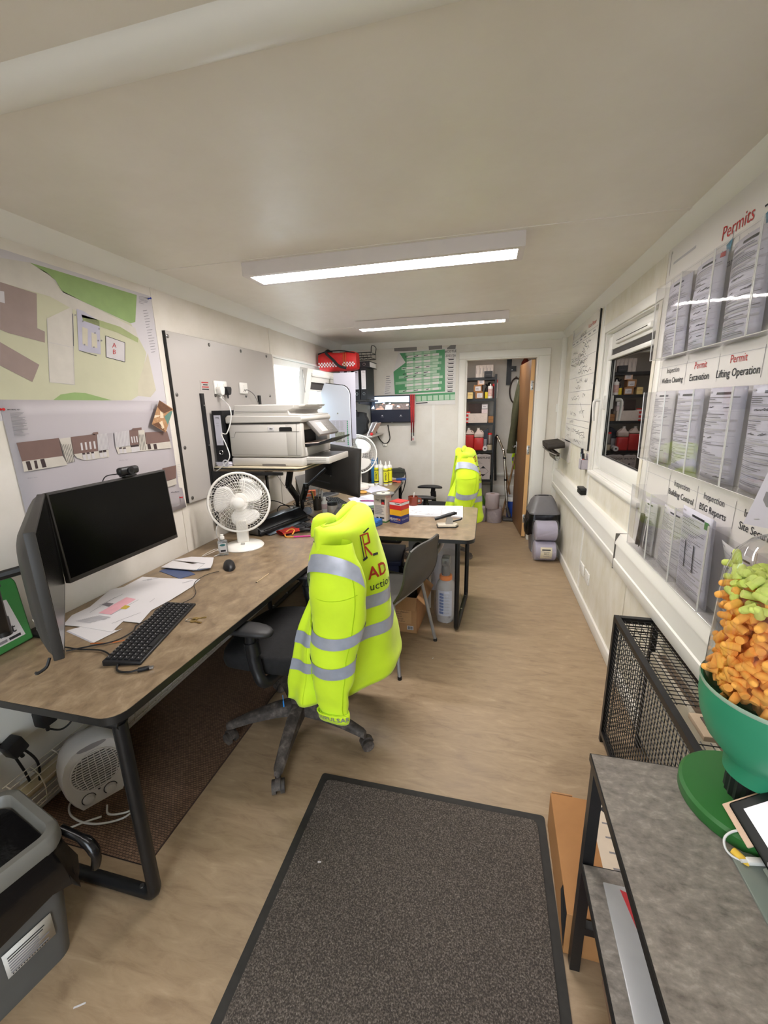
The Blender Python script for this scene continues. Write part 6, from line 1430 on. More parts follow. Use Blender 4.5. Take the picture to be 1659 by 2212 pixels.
p.text('CE', .035, .055, .018, dark_ink); p.build('label_print', t)['kind'] = 'stuff'
wrap = MB().grid(lambda u, v: Vector(((.078+.012*sin(5*2*pi*u+6*v)+.008*sin(9*v))*cos(2*pi*u)+.025*max(0, cos(2*pi*u))*sin(pi*v), (.078+.010*sin(4*2*pi*u+9*v))*sin(2*pi*u), .03+.5*v)), 40, 14, True).build('plastic_wrap', clear_mat('poly_wrap', (250, 250, 250), rough=.12, ior=1.5, haze=.06), t, smooth=80)
t = thing('blue_crate', 'dark blue storage crate under the cross desk', 'crate', (-.90, 3.10, 0), RAD(5)); db = M('crate_blue', (24, 32, 70), .5)
MB().box((-.26, -.19, 0), (.26, .19, .006)).box((-.26, -.19, 0), (.26, -.184, .36)).box((-.26, .184, 0), (.26, .19, .36)).box((-.26, -.19, 0), (-.254, .19, .36)).box((.254, -.19, 0), (.26, .19, .36)).build('tub', db, t, smooth=0)
MB().rbox((-.275, -.205, .36), (.275, .205, .40), .008).build('lid', db, t); MB().rbox((.262, -.06, .24), (.285, .06, .30), .006).build('grip', black_plastic, t)
t = thing('backpack', 'dark rucksack slumped against the crate under the desk', 'rucksack', (-.50, 3.10, 0)); b = bmesh.new(); bmesh.ops.create_uvsphere(b, u_segments=18, v_segments=12, radius=1)
for v in b.verts: x, y, z = v.co; v.co = Vector((x*.085*(1.1-.2*z), y*.12, .25+z*.25*(1-.05*x)))
MB().bm(b).build('body', M('rucksack', (28, 28, 36), .7, var=.3, bump=.3), t, smooth=80); MB().tube(catmull([(.06, -.06, .42), (.1, -.1, .36), (.1, -.1, .2), (.06, -.07, .1)], 5), .011, 6).build('strap', M('strap_tan', (120, 100, 80), .7), t)
t = thing('modesty_panel', 'pale grey panel leaning under the cross desk', 'panel', (-.42, 3.33, 0)); MB().rbox((-.20, -.009, .0), (.21, .009, .66), .002).build('panel', M('panel_pale', (186, 184, 190), .5), t); MB().box((-.2, -.0095, .655), (.21, .0095, .66)).build('edge', edge_mat, t)
t = thing('hose_coil', 'loop of pale flexible hose behind the plastic chair', 'hose', (-.40, 3.0, .42)); 
MB().cable([(.0, 0, 0), (.06, 0, .05), (.1, .0, .14), (.06, .0, .21), (-.02, .0, .22), (-.05, 0, .17)], .018, 10).build('hose', M('hose_pale', (164, 156, 148), .5), t); MB().cyl((0, 0, -.42), (0, 0, .02), .016, 12).build('tail', MATS['hose_pale'], t)
# ================================================================ store room behind the doorway
YSH = 6.05
def sh(px, py): return at(px, py, 'y', YSH)
t = thing('shelving_unit', 'black metal shelving unit loaded with supplies in the store room', 'shelving', (-.31, 6.23, 0))
for x in (-.39, .395):
    for y in (-.17, .17): MB().box((x-.014, y-.014, 0), (x+.014, y+.014, 1.93)).build('post', black_metal, t, smooth=0)
SHZ = [.505, .915, 1.295, 1.62, 1.895]
for z in SHZ: MB().box((-.40, -.185, z-.035), (.405, .185, z)).build('shelf', black_metal, t, smooth=0)
def item_box(label, px0, px1, si, h, mat, d_=.12, y=YSH+.06, cat='box', name='carton', dz=0.0, group=None, rz=0):
    a = sh(px0, 900).x; b_ = sh(px1, 900).x; w = b_-a
    t = thing(name, label, cat, ((a+b_)/2, y, SHZ[si]+.0005+dz), rz, group)
    MB().box((-w/2, -d_/2, 0), (w/2, d_/2, h)).build('body', mat, t, smooth=0, bevel=.001); return t, w, d_
def face_print(t, w, d_, fn): p = Print(plane_fn((0, -d_/2-.0006, 0), (1, 0, 0), (0, 0, 1))); fn(p, w); p.build('print', t)['kind'] = 'stuff'
kb = M('kraft_brown', (158, 112, 68), .7, var=.06); wb_ = M('carton_white', (214, 202, 192), .6); lab_ = paper
# top shelf
for k in range(5):
    t, w, d_ = item_box(['white carton at the left of the top store shelf', 'second white carton on the top store shelf', 'third white carton on the top store shelf', 'fourth white carton on the top store shelf', 'white carton at the right of the top store shelf'][k], 1025+k*7.4, 1032+k*7.4, 4, .16, wb_, .2, YSH+.12, group='white cartons on the top store shelf')
    face_print(t, w, d_, lambda p, w: p.rect(-w*.3, .05, -w*.2, .12, grey_ink))
t, w, d_ = item_box('black box in front of the white cartons on the top shelf', 1043, 1060, 4, .075, black_plastic, .08, YSH-.04+.03); face_print(t, w, d_, lambda p, w: p.rect(-w*.3, .03, w*.3, .032, grey_ink))
# second shelf
t, w, d_ = item_box('pale yellow carton on the second store shelf', 1009, 1020, 3, .085, M('carton_yellow', (222, 196, 130), .6)); face_print(t, w, d_, lambda p, w: p.rect(-w*.4, .05, w*.4, .055, kb))
for k, (a, b_, dz, lb) in enumerate(((1025, 1042, 0, 'brown labelled carton at the bottom of the pile on the second store shelf'), (1022, 1039, .0905, 'brown labelled carton in the middle of the pile on the second store shelf'), (1029, 1043, .181, 'pink labelled carton on top of the pile on the second store shelf'))):
    t, w, d_ = item_box(lb, a, b_, 3, .09, kb if k < 2 else M('carton_pink', (214, 176, 150), .6), .10, dz=dz, rz=(.05, -.08, .12)[k]); face_print(t, w, d_, lambda p, w: (p.rect(-w*.3, .012, w*.4, .07, lab_), p.rect(-w*.2, .03, w*.2, .036, grey_ink, 2), p.rect(-w*.2, .045, w*.1, .05, grey_ink, 2)))
def can(label, px, r, h, si, body, cap=None, name='spray_can', cat='can', y=YSH+.04, nozzle=False, label_m=None):
    c = sh(px, 900); t = thing(name, label, cat, (c.x, y, SHZ[si]+.0005))
    MB().lathe([(r*.96, 0), (r, .006), (r, h*.8), (r*.85, h*.85)], 20).build('body', body, t)
    if cap: MB().lathe([(r*.9, h*.8), (r*.9, h*.97), (r*.8, h)], 20).build('cap', cap, t)
    if nozzle: MB().lathe([(r*.3, h*.84), (r*.25, h*.95), (r*.12, h)], 12).build('nozzle', white_plastic, t)
    if label_m: MB().lathe([(r*1.01, h*.15), (r*1.01, h*.65)], 20, False, False).build('label', label_m, t)
    return t
redp = M('cap_red', (206, 36, 34), .4)
can('yellow bottle on the second store shelf', 1049, .022, .10, 3, M('bottle_yellow', (214, 190, 40), .4), black_plastic, 'bottle', 'bottle'); can('white nozzled bottle with red stripes on the second store shelf', 1057, .033, .19, 3, white_plastic, None, 'bottle', 'bottle', nozzle=True, label_m=M('label_striped', (206, 170, 164), .5, var=.2, scale=40))
can('dark red spray can on the second store shelf', 1064, .018, .19, 3, M('can_darkred', (110, 22, 24), .35), redp, y=YSH+.09); can('tall white spray can with red cap on the second store shelf', 1069, .02, .24, 3, M('can_white', (214, 206, 200), .35), redp, y=YSH+.0+.02)
t = thing('black_glove', 'black glove draped behind the bottles on the second shelf', 'glove', (sh(1047, 900).x, YSH+.1, SHZ[3])); MB().tube(catmull([(0, 0, 0), (.01, 0, .1), (.04, 0, .17), (.05, -.02, .2)], 4), .022, 8).build('cuff', black_plastic, t); MB().tube([(.03, 0, .15), (.0, -.02, .19)], .01, 6).build('finger', black_plastic, t)
# third shelf
t, w, d_ = item_box('large white carton on the third store shelf', 1012, 1053, 2, .125, wb_, .16); face_print(t, w, d_, lambda p, w: [p.line((random.Random(k).uniform(-.1, .1), .02+.01*k), (random.Random(k).uniform(-.1, .1)+.01, .025+.01*k), .003, pale_ink) for k in range(9)])
t, w, d_ = item_box('brown carton at the right of the third store shelf', 1055, 1066, 2, .085, kb, .12); face_print(t, w, d_, lambda p, w: p.rect(-w*.45, .04, w*.45, .044, M('kraft_dark', (120, 84, 50), .7)))
t, w, d_ = item_box('small white carton stacked on the large white one in the store', 1040, 1053, 2, .055, M('carton_lilac', (206, 190, 190), .6), .10, dz=.126); t, w, d_ = item_box('grey-labelled carton at the back of the third store shelf', 1040, 1053, 2, .07, M('carton_grey', (150, 146, 146), .6), .08, dz=.182)
face_print(t, w, d_, lambda p, w: (p.rect(-w*.45, .01, w*.45, .055, paper), p.rect(-w*.3, .03, w*.2, .036, grey_ink, 2)))
t, w, d_ = item_box('brown flat panel behind the cartons on the third shelf', 1010, 1040, 2, .26, M('panel_mauve', (112, 98, 94), .6), .02, YSH+.2, 'panel', 'flat_panel')
for k in range(3):
    c = sh(1009, 900); t = thing('tape_roll', ['red and white tape roll at the bottom of the third-shelf stack', 'red and white tape roll in the middle of the third-shelf stack', 'red and white tape roll at the top of the third-shelf stack'][k], 'tape', (c.x, YSH+.03, SHZ[2]+.001+k*.051), group='red and white tape rolls in the store')
    MB().lathe([(.04, 0), (.04, .05)], 22).build('roll', redp, t); MB().lathe([(.0405, .015), (.0405, .035)], 22, False, False).build('stripe', paper, t); MB().cyl((0, 0, .05), (0, 0, .0505), .02, 14).build('core', kb, t)
# fourth shelf: red fluid cans
jr = M('red_fluid', (206, 52, 52), .3, trans=.15, var=.04); jc = M('jerry_clear', (226, 206, 196), .3, trans=.25, var=.03)
for k, (px, lb, lev) in enumerate(((1015, 'clear can full of red fluid, left one on the store shelf', .215), (1036, 'clear can of red fluid with air gap, right one on the store shelf', .175))):
    c = sh(px, 900); t = thing('fluid_can', lb, 'jerry can', (c.x, YSH+.02, SHZ[1]+.0005), group='cans of red fluid in the store')
    MB().rbox((-.066, -.05, 0), (.066, .05, lev), .018, 3).build('fluid', jr, t)
    MB().rbox((-.066, -.05, lev-.0), (.066, .05, .245), .018, 3).loft([[Vector((a*.05, b_*.04, .24)) for a, b_ in rr_poly(-1, -1, 1, 1, .4, 3)], [Vector((a*.022-.01, b_*.022, .275)) for a, b_ in rr_poly(-1, -1, 1, 1, .4, 3)], [Vector((a*.018-.01, b_*.018, .29)) for a, b_ in rr_poly(-1, -1, 1, 1, .4, 3)]]).build('upper_shell', jc, t)
    MB().lathe([(.018, .29), (.018, .31)], 14).build('cap', white_plastic, t).location = (-.01, 0, 0)
    MB().tube(catmull([(-.0, 0, .27), (.03, 0, .27), (.06, 0, .235)], 4), .009, 8).build('handle', jc, t)
can('silver spray can with red cap on the fourth store shelf', 1060, .033, .15, 1, M('can_silver', (140, 132, 126), .35, .5), redp, y=YSH+.07, name='spray_can').location.z += .0855; can('cream tin on the fourth store shelf', 1060, .036, .085, 1, M('tin_cream', (206, 190, 160), .4), None, 'tin', 'tin', y=YSH+.07)
t = thing('paper_roll', 'white paper roll lying end-on on the fourth store shelf', 'paper roll', (sh(1050, 900).x, YSH-.03, SHZ[1]+.032)); MB().cyl((0, -.06, 0), (0, .06, 0), .032, 20).build('roll', paper, t); MB().cyl((0, -.061, 0), (0, -.06, 0), .012, 14).build('core', dark_ink, t)
t = thing('navy_pack', 'navy pack standing behind the fluid cans', 'pack', (sh(1048, 900).x, YSH+.13, SHZ[1])); MB().prism([(-.05, 0), (.05, 0), (.05, .30), (-.03, .25)], -.03, .03, 'xzy').build('pack', M('navy_film', (30, 34, 56), .3), t); MB().box((-.03, -.031, .05), (.03, -.03, .15)).build('label', pale_ink, t)
# bottom shelf: hazard boxes
for k, (a, b_, lb, tx) in enumerate(((1006, 1030.5, 'white carton with black hazard diamond, left on the bottom store shelf', 'OUR LINE'), (1031, 1063, 'white carton with black hazard diamond, right on the bottom store shelf', 'READYLINE'))):
    t, w, d_ = item_box(lb, a, b_, 0, .345, M('carton_greywhite', (196, 188, 186), .6, var=.02), .2, YSH+.09, group='hazard cartons on the bottom store shelf')
    def hz_(p, w):
        p.text(tx, 0, .305, .036 if k else .03, dark_ink, bold=.02); c = (w*.02, .115); r = .075 if k else .066
        for i in range(4): p.line((c[0]+r*cos(pi/2*i), c[1]+r*sin(pi/2*i)), (c[0]+r*cos(pi/2*(i+1)), c[1]+r*sin(pi/2*(i+1))), .003, dark_ink)
        for s in (1, -1): p.poly([(c[0], c[1]+s*r), (c[0]+r*.45, c[1]+s*r*.55), (c[0]-r*.45, c[1]+s*r*.55)], dark_ink)
        for i in range(3): p.rect(-w*.4, .225+i*.014, -w*.4+.07-.02*i, .229+i*.014, grey_ink)
        p.rect(-.02, .018, .025, .022, grey_ink)
        if not k: p.poly([(-.0+.012*cos(q), .235+.012*sin(q)) for q in [pi/4*j for j in range(8)]], dark_ink)
    face_print(t, w, d_, hz_)
    MB().prism([(-w*.45, .345), (-w*.3, .36), (-w*.1, .352), (w*.1, .36), (w*.35, .352), (w*.45, .345)], -.09, -.088, 'xzy').build('torn_flap', paper, t)
# back wall fittings
t = thing('wall_rail', 'black metal rail with a small box on the store back wall', 'rail', (.262, 6.45, 1.80)); MB().box((-.032, -.03, 0), (.032, 0, .42)).build('rail', black_metal, t); MB().box((.032, -.06, .185), (.095, -.0, .25)).build('box', black_plastic, t); MB().cyl((.04, -.061, .2), (.04, -.06, .2), .006, 8).build('screw', steel, t)
t = thing('hose_reel', 'dark hose loop hanging by the coat in the store', 'hose', (.365, 6.44, 1.55)); MB().tube([(.10*cos(a)*.8, -.02, .17+.17*sin(a)) for a in [2*pi*k/30 for k in range(30)]], .010, 8, True).build('loop', M('hose_dark', (60, 46, 40), .5), t); MB().tube([(0, -.02, .34), (0, 0, .36)], .012, 8).build('hook', steel, t)
trim('trim_6', (-.95, 6.415, .50), (XR, 6.45, .545), 'white dado strip on the store back wall', .004); trim('baseboard_store', (-.95, 6.43, 0), (XR, 6.45, .14), 'pale skirting in the store room', .004)
trim('trim_7', (-.95, 6.405, .20), (XR, 6.45, .36), 'white trunking low on the store back wall', .006)
# coat and hi-vis hanging on the door back
green_coat = M('olive_coat', (66, 66, 44), .8, var=.2, scale=14, bump=.4, bscale=30)
t = thing('coat', 'dark olive coat hanging beside the store door', 'coat', (.40, 5.72, .92))
def coatS(u, v):
    z = 1.04*(1-v); w = (.045+.075*min(1, v*1.6))*(1+.15*sin(6*v)); a = 2*pi*u
    return Vector((w*cos(a)*(1+.15*sin(4*a+3*v))-.03*v+.03, .05*sin(a)*(1+.2*sin(3*a)), z))
MB().grid(coatS, 30, 24, True).build('body', green_coat, t, smooth=80)
MB().tube(catmull([(.0, -.05, .88), (-.05, -.06, .6), (-.085, -.06, .25), (-.10, -.05, .02)], 5), [.03]*5+[.042]*6+[.046]*5, 12).build('sleeve', green_coat, t, smooth=80); MB().cyl((-.10, -.05, .0), (-.101, -.05, .05), .05, 12).build('cuff', green_coat, t)
MB().tube([(.04, .03, 1.02), (.05, .05, 1.08), (.07, .05, 1.06)], .006, 6).build('hanging_loop', dark_ink, t)
t = thing('hi_vis_vest', 'small hi-vis vest hanging low behind the coat', 'vest', (.415, 5.95, .66)); MB().grid(lambda u, v: Vector((-.07+.16*u+.01*sin(9*v), .03*sin(7*u), .34*(1-v)+.04*u)), 10, 12).build('cloth', hivis, t, smooth=80, solid=.01); MB().grid(lambda u, v: Vector((-.07+.16*u+.01*sin(9*(.5+.15*v)), -.012+.03*sin(7*u), .34*(1-(.5+.15*v))+.04*u)), 10, 2).build('tape', reflective, t)
# vacuum tube and head
chrome = M('chrome_tube', (188, 180, 168), .15, 1.0)
t = thing('vacuum_wand', 'bent chrome vacuum wand leaning in the store room', 'vacuum wand', (.33, 5.75, 0))
MB().tube(catmull([(-.20, .16, 1.12), (-.165, .14, 1.05), (-.125, .10, .96), (-.10, .06, .86), (-.055, .0, .35), (-.03, -.02, .12)], 6), .0155, 12).build('wand', chrome, t, smooth=80)
for z, x, y in ((.84, -.098, .058), (.55, -.072, .025)): MB().cyl((x, y, z-.012), (x+.002, y, z+.012), .021, 12).build('ring', black_plastic, t)
MB().tube([(-.035, -.015, .17), (-.0, -.03, .05)], .022, 10).rbox((-.09, -.10, .001), (.15, .0, .04), .012).build('floor_head', M('head_grey', (70, 66, 62), .5), t)
MB().tube(catmull([(-.20, .16, 1.12), (-.215, .2, 1.1), (-.22, .22, .9), (-.2, .25, .5)], 5), .018, 10).build('hose', black_plastic, t)
for lb, a, b_ in (('brown broom handle leaning towards the store door', (.40, 5.9, 1.0), (.235, 5.78, .04)), ('second brown handle standing in the blue bucket', (.25, 6.1, .75), (.385, 5.98, .05))):
    o0 = Vector(b_); t = thing('broom', lb, 'broom', (o0.x, o0.y, 0)); MB().cyl(Vector(b_)-Vector((o0.x, o0.y, 0)), Vector(a)-Vector((o0.x, o0.y, 0)), .012, 10).build('handle', M('broom_wood', (128, 96, 62), .6), t); MB().rbox((-.05, -.02, .0), (.05, .02, .05), .008).build('head', M('broom_head', (96, 84, 70), .8), t)
t = thing('bucket', 'blue bucket with white rim on the store floor', 'bucket', (.375, 5.92, 0)); MB().lathe([(.075, 0), (.09, .24), (.087, .24), (.073, .005)], 26).build('pail', M('bucket_blue', (36, 72, 160), .4), t); MB().lathe([(.09, .236), (.096, .24), (.097, .30), (.088, .30), (.086, .24)], 26, False, False).build('rim', white_plastic, t)
blue_roll = M('paper_roll_lilac', (178, 166, 168), .8, var=.04, bump=.15, bscale=120); film = clear_mat('shrink_film', (250, 250, 252), rough=.1, ior=1.5, haze=.08)
def paper_roll(label, loc, r=.09, h=.19, rot=(0, 0, 0), wrap=False, lab=False):
    t = thing('paper_roll', label, 'paper roll', loc, rot=rot, group='lilac centrefeed paper rolls')
    MB().lathe([(r*.97, 0), (r, .004), (r, h-.004), (r*.97, h)], 32).build('roll', blue_roll, t)
    MB().lathe([(r*.32, h), (r*.32, h+.001)], 20).build('core', M('roll_core', (140, 120, 104), .8), t)
    if wrap: MB().grid(lambda u, v: Vector(((r*1.03+.006*sin(7*2*pi*u+5*v))*cos(2*pi*u), (r*1.03+.006*sin(5*2*pi*u+9*v))*sin(2*pi*u), -.012+(h+.03)*v)), 36, 6, True).build('film', film, t, smooth=80)
    return t
paper_roll('upright lilac paper roll on top of two others in the store', (.095, 5.60, .2005)); paper_roll('film-wrapped lilac paper roll at the bottom front of the store pile', (.125, 5.64, 0), .1, .195, wrap=True); paper_roll('film-wrapped lilac paper roll at the bottom left of the store pile', (-.07, 5.66, 0), .095, .19, wrap=True)
t = thing('vacuum_cleaner', 'green drum vacuum cleaner by the shelving foot', 'vacuum cleaner', (-.13, 6.0, 0)); MB().lathe([(.13, .02), (.14, .04), (.14, .16), (.12, .17)], 28).build('drum', black_plastic, t); b = MB(); b.lathe([(.14, .16), (.138, .20), (.115, .27), (.06, .305), (.02, .31)], 28).build('lid', M('vac_green', (74, 122, 32), .35), t)
MB().cyl((.03, -.11, .2), (.06, -.19, .18), .04, 16).build('inlet', black_plastic, t); MB().tube([(.04, -.15, .215), (.055, -.18, .21), (.085, -.17, .19)], .006, 8).build('inlet_ring', steel, t); MB().tube(catmull([(-.05, 0, .30), (-.02, 0, .345), (.04, 0, .34), (.06, 0, .30)], 4), .012, 8).build('handle', black_plastic, t)
for s in (-1, 1): MB().cyl((s*.1, -.08, .02), (s*.12, -.08, .02), .02, 12).build('wheel', black_plastic, t)
t = thing('extinguisher', 'dark red extinguisher high behind the store door', 'extinguisher', (.47, 6.32, 1.78)); MB().lathe([(.04, 0), (.055, .02), (.055, .3), (.02, .36)], 20).build('body', M('ext_red', (110, 30, 22), .4), t); MB().rbox((-.03, -.02, .36), (.03, .02, .40), .006).build('valve', black_plastic, t); MB().box((-.06, .0, .1), (.06, .13, .13)).build('wall_bracket', black_metal, t)
t = thing('white_box_file', 'white narrow box fixed behind the coat', 'box', (.42, 6.40, 1.50)); MB().rbox((-.045, -.05, 0), (.045, .048, .36), .005).build('case', white_plastic, t); MB().box((-.03, -.0505, .28), (.03, -.05, .31)).build('label', pale_ink, t)
# ================================================================ right wall
ink_pen = M('whiteboard_pen', (74, 72, 78), .6)
t = thing('whiteboard', 'tall whiteboard planner with handwriting beside the right window', 'whiteboard', (XR, 3.985, 1.18))
MB().box((-.012, -.47, 0), (-.0, .545, 1.02)).build('panel', M('whiteboard_gloss', (222, 219, 212), .14, var=.01), t, smooth=0); MB().box((-.0135, -.474, -.002), (0, -.4705, 1.022)).build('edge', edge_mat, t, smooth=0)
p = Print(plane_fn((-.0126, 0, 0), (0, -1, 0), (0, 0, 1)))
for z in (.905, .86, .725, .575, .455, .345, .215, .165): p.rect(-.52, z-.0015, .45, z+.0015, grey_ink)
rg = random.Random(21)
p.text('Visitor Planner', .25, .945, .045, red_ink); p.rect(-.5, .93, -.48, .99, grey_ink); p.rect(-.44, .945, -.1, .957, pale_ink); p.text('Job No 2651', -.05, .915-.0, .045, ink_pen)
for k in range(6): p.rect(-.5+k*.16, .877, -.42+k*.16, .888, grey_ink)
def scribble(u0, v0, w, n, s=.02):
    u = u0
    for k in range(n):
        p.line((u, v0+rg.uniform(-s, s)), (u+w/n*1.3, v0+rg.uniform(-s, s)), .004, ink_pen); u += w/n
for (a, b_, w_, n) in ((-.45, .80, .2, 9), (-.05, .83, .3, 9), (-.05, .79, .25, 8), (-.5, .74, .55, 22), (-.2, .76, .3, 12), (-.5, .69, .6, 20), (-.2, .70, .4, 14), (-.15, .61, .5, 16), (-.1, .64, .3, 10), (-.2, .54, .25, 9), (.15, .53, .1, 8), (-.2, .49, .2, 8), (-.35, .40, .35, 12), (.12, .42, .1, 8), (-.35, .27, .1, 6), (-.2, .26, .12, 8), (.05, .28, .18, 8), (-.35, .19, .16, 7), (-.45, .12, .12, 8), (-.2, .12, .3, 12), (.1, .09, .25, 10), (-.45, .05, .14, 8), (-.1, .04, .3, 10)): scribble(a, b_, w_, n)
for a, b_ in (((-.5, .02), (-.5, .15)), ((-.25, .02), (-.25, .15)), ((0, .1), (.3, .13)), ((.3, .13), (.3, .03)), ((.05, .36), (.25, .24))): p.line(a, b_, .004, ink_pen)
for (y, z) in ((.44, 1.0), (-.5, 1.0), (.44, .5)): p.poly([(y+.008*cos(q), z+.008*sin(q)) for q in [pi/4*j for j in range(8)]], grey_ink, 2)
p.build('writing', t)['kind'] = 'stuff'
# marker cup and pens
t = thing('marker_cup', 'grey plastic pocket under the whiteboard holding marker pens', 'pen holder', (XR, 3.54, 1.035)); MB().box((-.05, -.04, 0), (-.0, .04, .003)).box((-.05, -.04, 0), (-.047, .04, .075)).box((-.05, -.04, 0), (0, -.037, .075)).box((-.05, .037, 0), (0, .04, .075)).build('pocket', M('pocket_grey', (176, 170, 178), .3), t, smooth=0); MB().box((-.003, -.045, -.005), (0, .045, .12)).build('back_plate', M('plate_grey', (190, 186, 188), .3), t, smooth=0)
for k, (y, c, lb, l_) in enumerate(((.024, (20, 84, 70), 'green-capped marker in the pocket under the whiteboard', 0), (.004, (24, 26, 40), 'tall dark-capped marker in the pocket under the whiteboard', .03), (-.016, (30, 40, 110), 'blue-capped marker in the pocket under the whiteboard', -.008), (-.03, (16, 16, 18), 'black-capped marker in the pocket under the whiteboard', -.005))):
    m_ = thing('marker_pen', lb, 'marker pen', (XR-.026, 3.54+y, 1.039), rot=(0, RAD(-6), 0), group='marker pens in the wall pocket'); MB().cyl((0, 0, 0), (0, 0, .085+l_), .0085, 10).build('barrel', paper if k != 3 else M('marker_red', (170, 80, 70), .4), m_); MB().cyl((0, 0, .085+l_), (0, 0, .125+l_), .0095, 10).build('cap', M('cap_%d' % k, c, .4), m_)
# trunking
def trunk(name, y0, y1, dx, label):
    pr_ = [(XR, .645), (XR-dx+.004, .645), (XR-dx, .65), (XR-dx, .70), (XR-dx+.006, .705), (XR-dx+.006, .782), (XR-dx, .787), (XR-dx, .80), (XR-dx+.02, .843), (XR, .845)]
    o = MB().prism(pr_, y0, y1, 'xzy').build(name, trim_mat); struct(o, label); return o
trunk('trim_8', 2.42, YF-.02, .05, 'white dado trunking along the right wall below the whiteboard')
trunk('trim_9', -1.1, 2.415, .06, 'white dado trunking under the permit board')
kid(MB().box((XR-.0615, 2.414, .643), (XR, 2.4175, .8465)), 'end_cap', M('gap_dark', (90, 86, 80), .6), bpy.data.objects['trim_9'])
t = thing('board_rubber', 'black whiteboard rubber on the dado trunking', 'whiteboard rubber', (XR-.026, 3.50, .8455)); MB().rbox((-.022, -.06, .0), (.022, .06, .03), .004).build('felt', M('felt_black', (28, 27, 24), .9), t); MB().rbox((-.024, -.062, .03), (.024, .062, .05), .006).build('grip', black_plastic, t)
for k, (q0, q1, lb) in enumerate((((1252, 1218), (1264, 1245), 'blank plate low on the right wall, farther of two'), ((1263, 1230), (1276, 1257), 'blank plate low on the right wall, nearer of two'))):
    a = at(*q0, 'x', XR); b_ = at(*q1, 'x', XR); yc_ = (a.y+b_.y)/2; t = thing('blank_plate', lb, 'socket', (XR, yc_, .235), group='blank plates on the right wall'); MB().rbox((-.008, -.065, 0), (0, .065, .085), .002).build('plate', white_plastic, t)
    for y in (-.05, .05): MB().cyl((-.009, y, .043), (-.008, y, .043), .004, 8).build('screw', steel, t)
# rack of black tools
t = thing('tool_rack', 'wall rack of black cylindrical holders with steel clips by the doorway', 'rack', (XR, 4.47, 1.05))
MB().box((-.012, -.24, -.06), (0, .24, .14)).build('back_plate', M('rack_pale', (190, 184, 176), .5), t)
MB().prism([(-.2, .05), (-.195, .04), (-.12, .005), (-.12, .015)], -.235, .235, 'xzy').build('tray', M('rack_grey', (150, 144, 136), .5), t)
rub = M('rubber_dark', (46, 40, 34), .55, var=.25, scale=30)
for k in range(6):
    y = -.19+k*.076
    u = MB().cyl((-.20, y, .085), (-.05, y, .105), .03, 14).build('holder', rub, t); MB().tube([(-.17, y, .05), (-.13, y, .015), (-.09, y, .01)], .018, 8).build('grip', rub, t)
    MB().tube([(-.10+.02*cos(a), y, -.01+.032*sin(a)) for a in [2*pi*j/14 for j in range(14)]], .005, 6, True).build('clip_ring', steel, t)
    MB().cyl((-.13, y+.02, .01), (-.11, y+.02, -.05), .007, 8).build('clip', steel, t)
# bin with liner near the doorway
grey_bin = M('bin_grey', (112, 110, 112), .42, var=.05); liner = M('bin_liner_black', (16, 15, 16), .22, var=.2, bump=.6, bscale=22)
t = thing('waste_bin', 'grey pedal bin with domed lid and black liner near the store doorway', 'bin', (.595, 4.55, 0), RAD(4))
def loop_rr(w, d_, z, r=.05, j=0.0, s=0): 
    rg_ = random.Random(s); return [Vector((x+rg_.uniform(-j, j), y+rg_.uniform(-j, j), z+rg_.uniform(-j, j))) for x, y in rr_poly(-w, -d_, w, d_, r, 6)]
MB().loft([loop_rr(.105, .11, 0), loop_rr(.12, .125, .2), loop_rr(.135, .14, .43)]).build('body', grey_bin, t, smooth=60)
MB().loft([loop_rr(.145, .15, .22, j=.012, s=1), loop_rr(.155, .158, .30, j=.012, s=2), loop_rr(.15, .156, .36, j=.008, s=3), loop_rr(.142, .148, .432, j=.002, s=4)], cap=False).build('liner', liner, t, smooth=70)
MB().at((-.14, -.02, .27), (0, 0, 0)).sphere((0, 0, 0), 1, 12, (.045, .08, .1)).build('liner_bulge', liner, t, smooth=80)
MB().loft([loop_rr(.148, .153, .43), loop_rr(.15, .155, .445), loop_rr(.14, .145, .46), loop_rr(.115, .118, .545), loop_rr(.085, .07, .60), loop_rr(.05, .03, .605)]).build('lid', grey_bin, t, smooth=50)
rollw = M('roll_film_lilac', (172, 166, 182), .35, var=.05)
def wrapped(label, loc, lab):
    t = thing('paper_roll', label, 'paper roll', loc, rot=(0, RAD(90), RAD(4)), group='film-wrapped rolls beside the bin')
    MB().lathe([(.09, 0), (.098, .006), (.098, .192), (.09, .198)], 30).build('roll', rollw, t)
    MB().grid(lambda u, v: Vector(((.101+.005*sin(9*2*pi*u+8*v))*cos(2*pi*u), (.101+.005*sin(7*2*pi*u+5*v))*sin(2*pi*u), -.01+.22*v)), 40, 8, True).build('film', film, t, smooth=80)
    if lab:
        p = Print(lambda u, v, h: Vector(((.1035+h)*cos(pi+v/.1), (.1035+h)*sin(pi+v/.1), .1+u))); pass
        MB().grid(lambda u, v: Vector((.104*sin((v-.5)*1.2), -.104*cos((v-.5)*1.2), .045+.11*u)), 4, 8).build('label', M('roll_label', (206, 196, 170), .6), t)
        p = Print(lambda u, v, h: Vector((-(.1045+h)*sin(v/.104), -(.1045+h)*cos(v/.104), .10+u))); p.rect(-.04, .03, .04, .042, dark_ink); p.rect(-.025, -.03, .03, .015, grey_ink); p.rect(-.018, -.024, .022, .01, M('roll_label', (206, 196, 170), .6), 2); p.text('M31', 0, -.006, .026, dark_ink, lay=4); p.build('label_print', t)['kind'] = 'stuff'
    return t
wrapped('film-wrapped lilac roll on the floor with a printed label', (.50, 4.24, .1015), True); wrapped('film-wrapped lilac roll stacked on the labelled one by the bin', (.50, 4.255, .305), False)

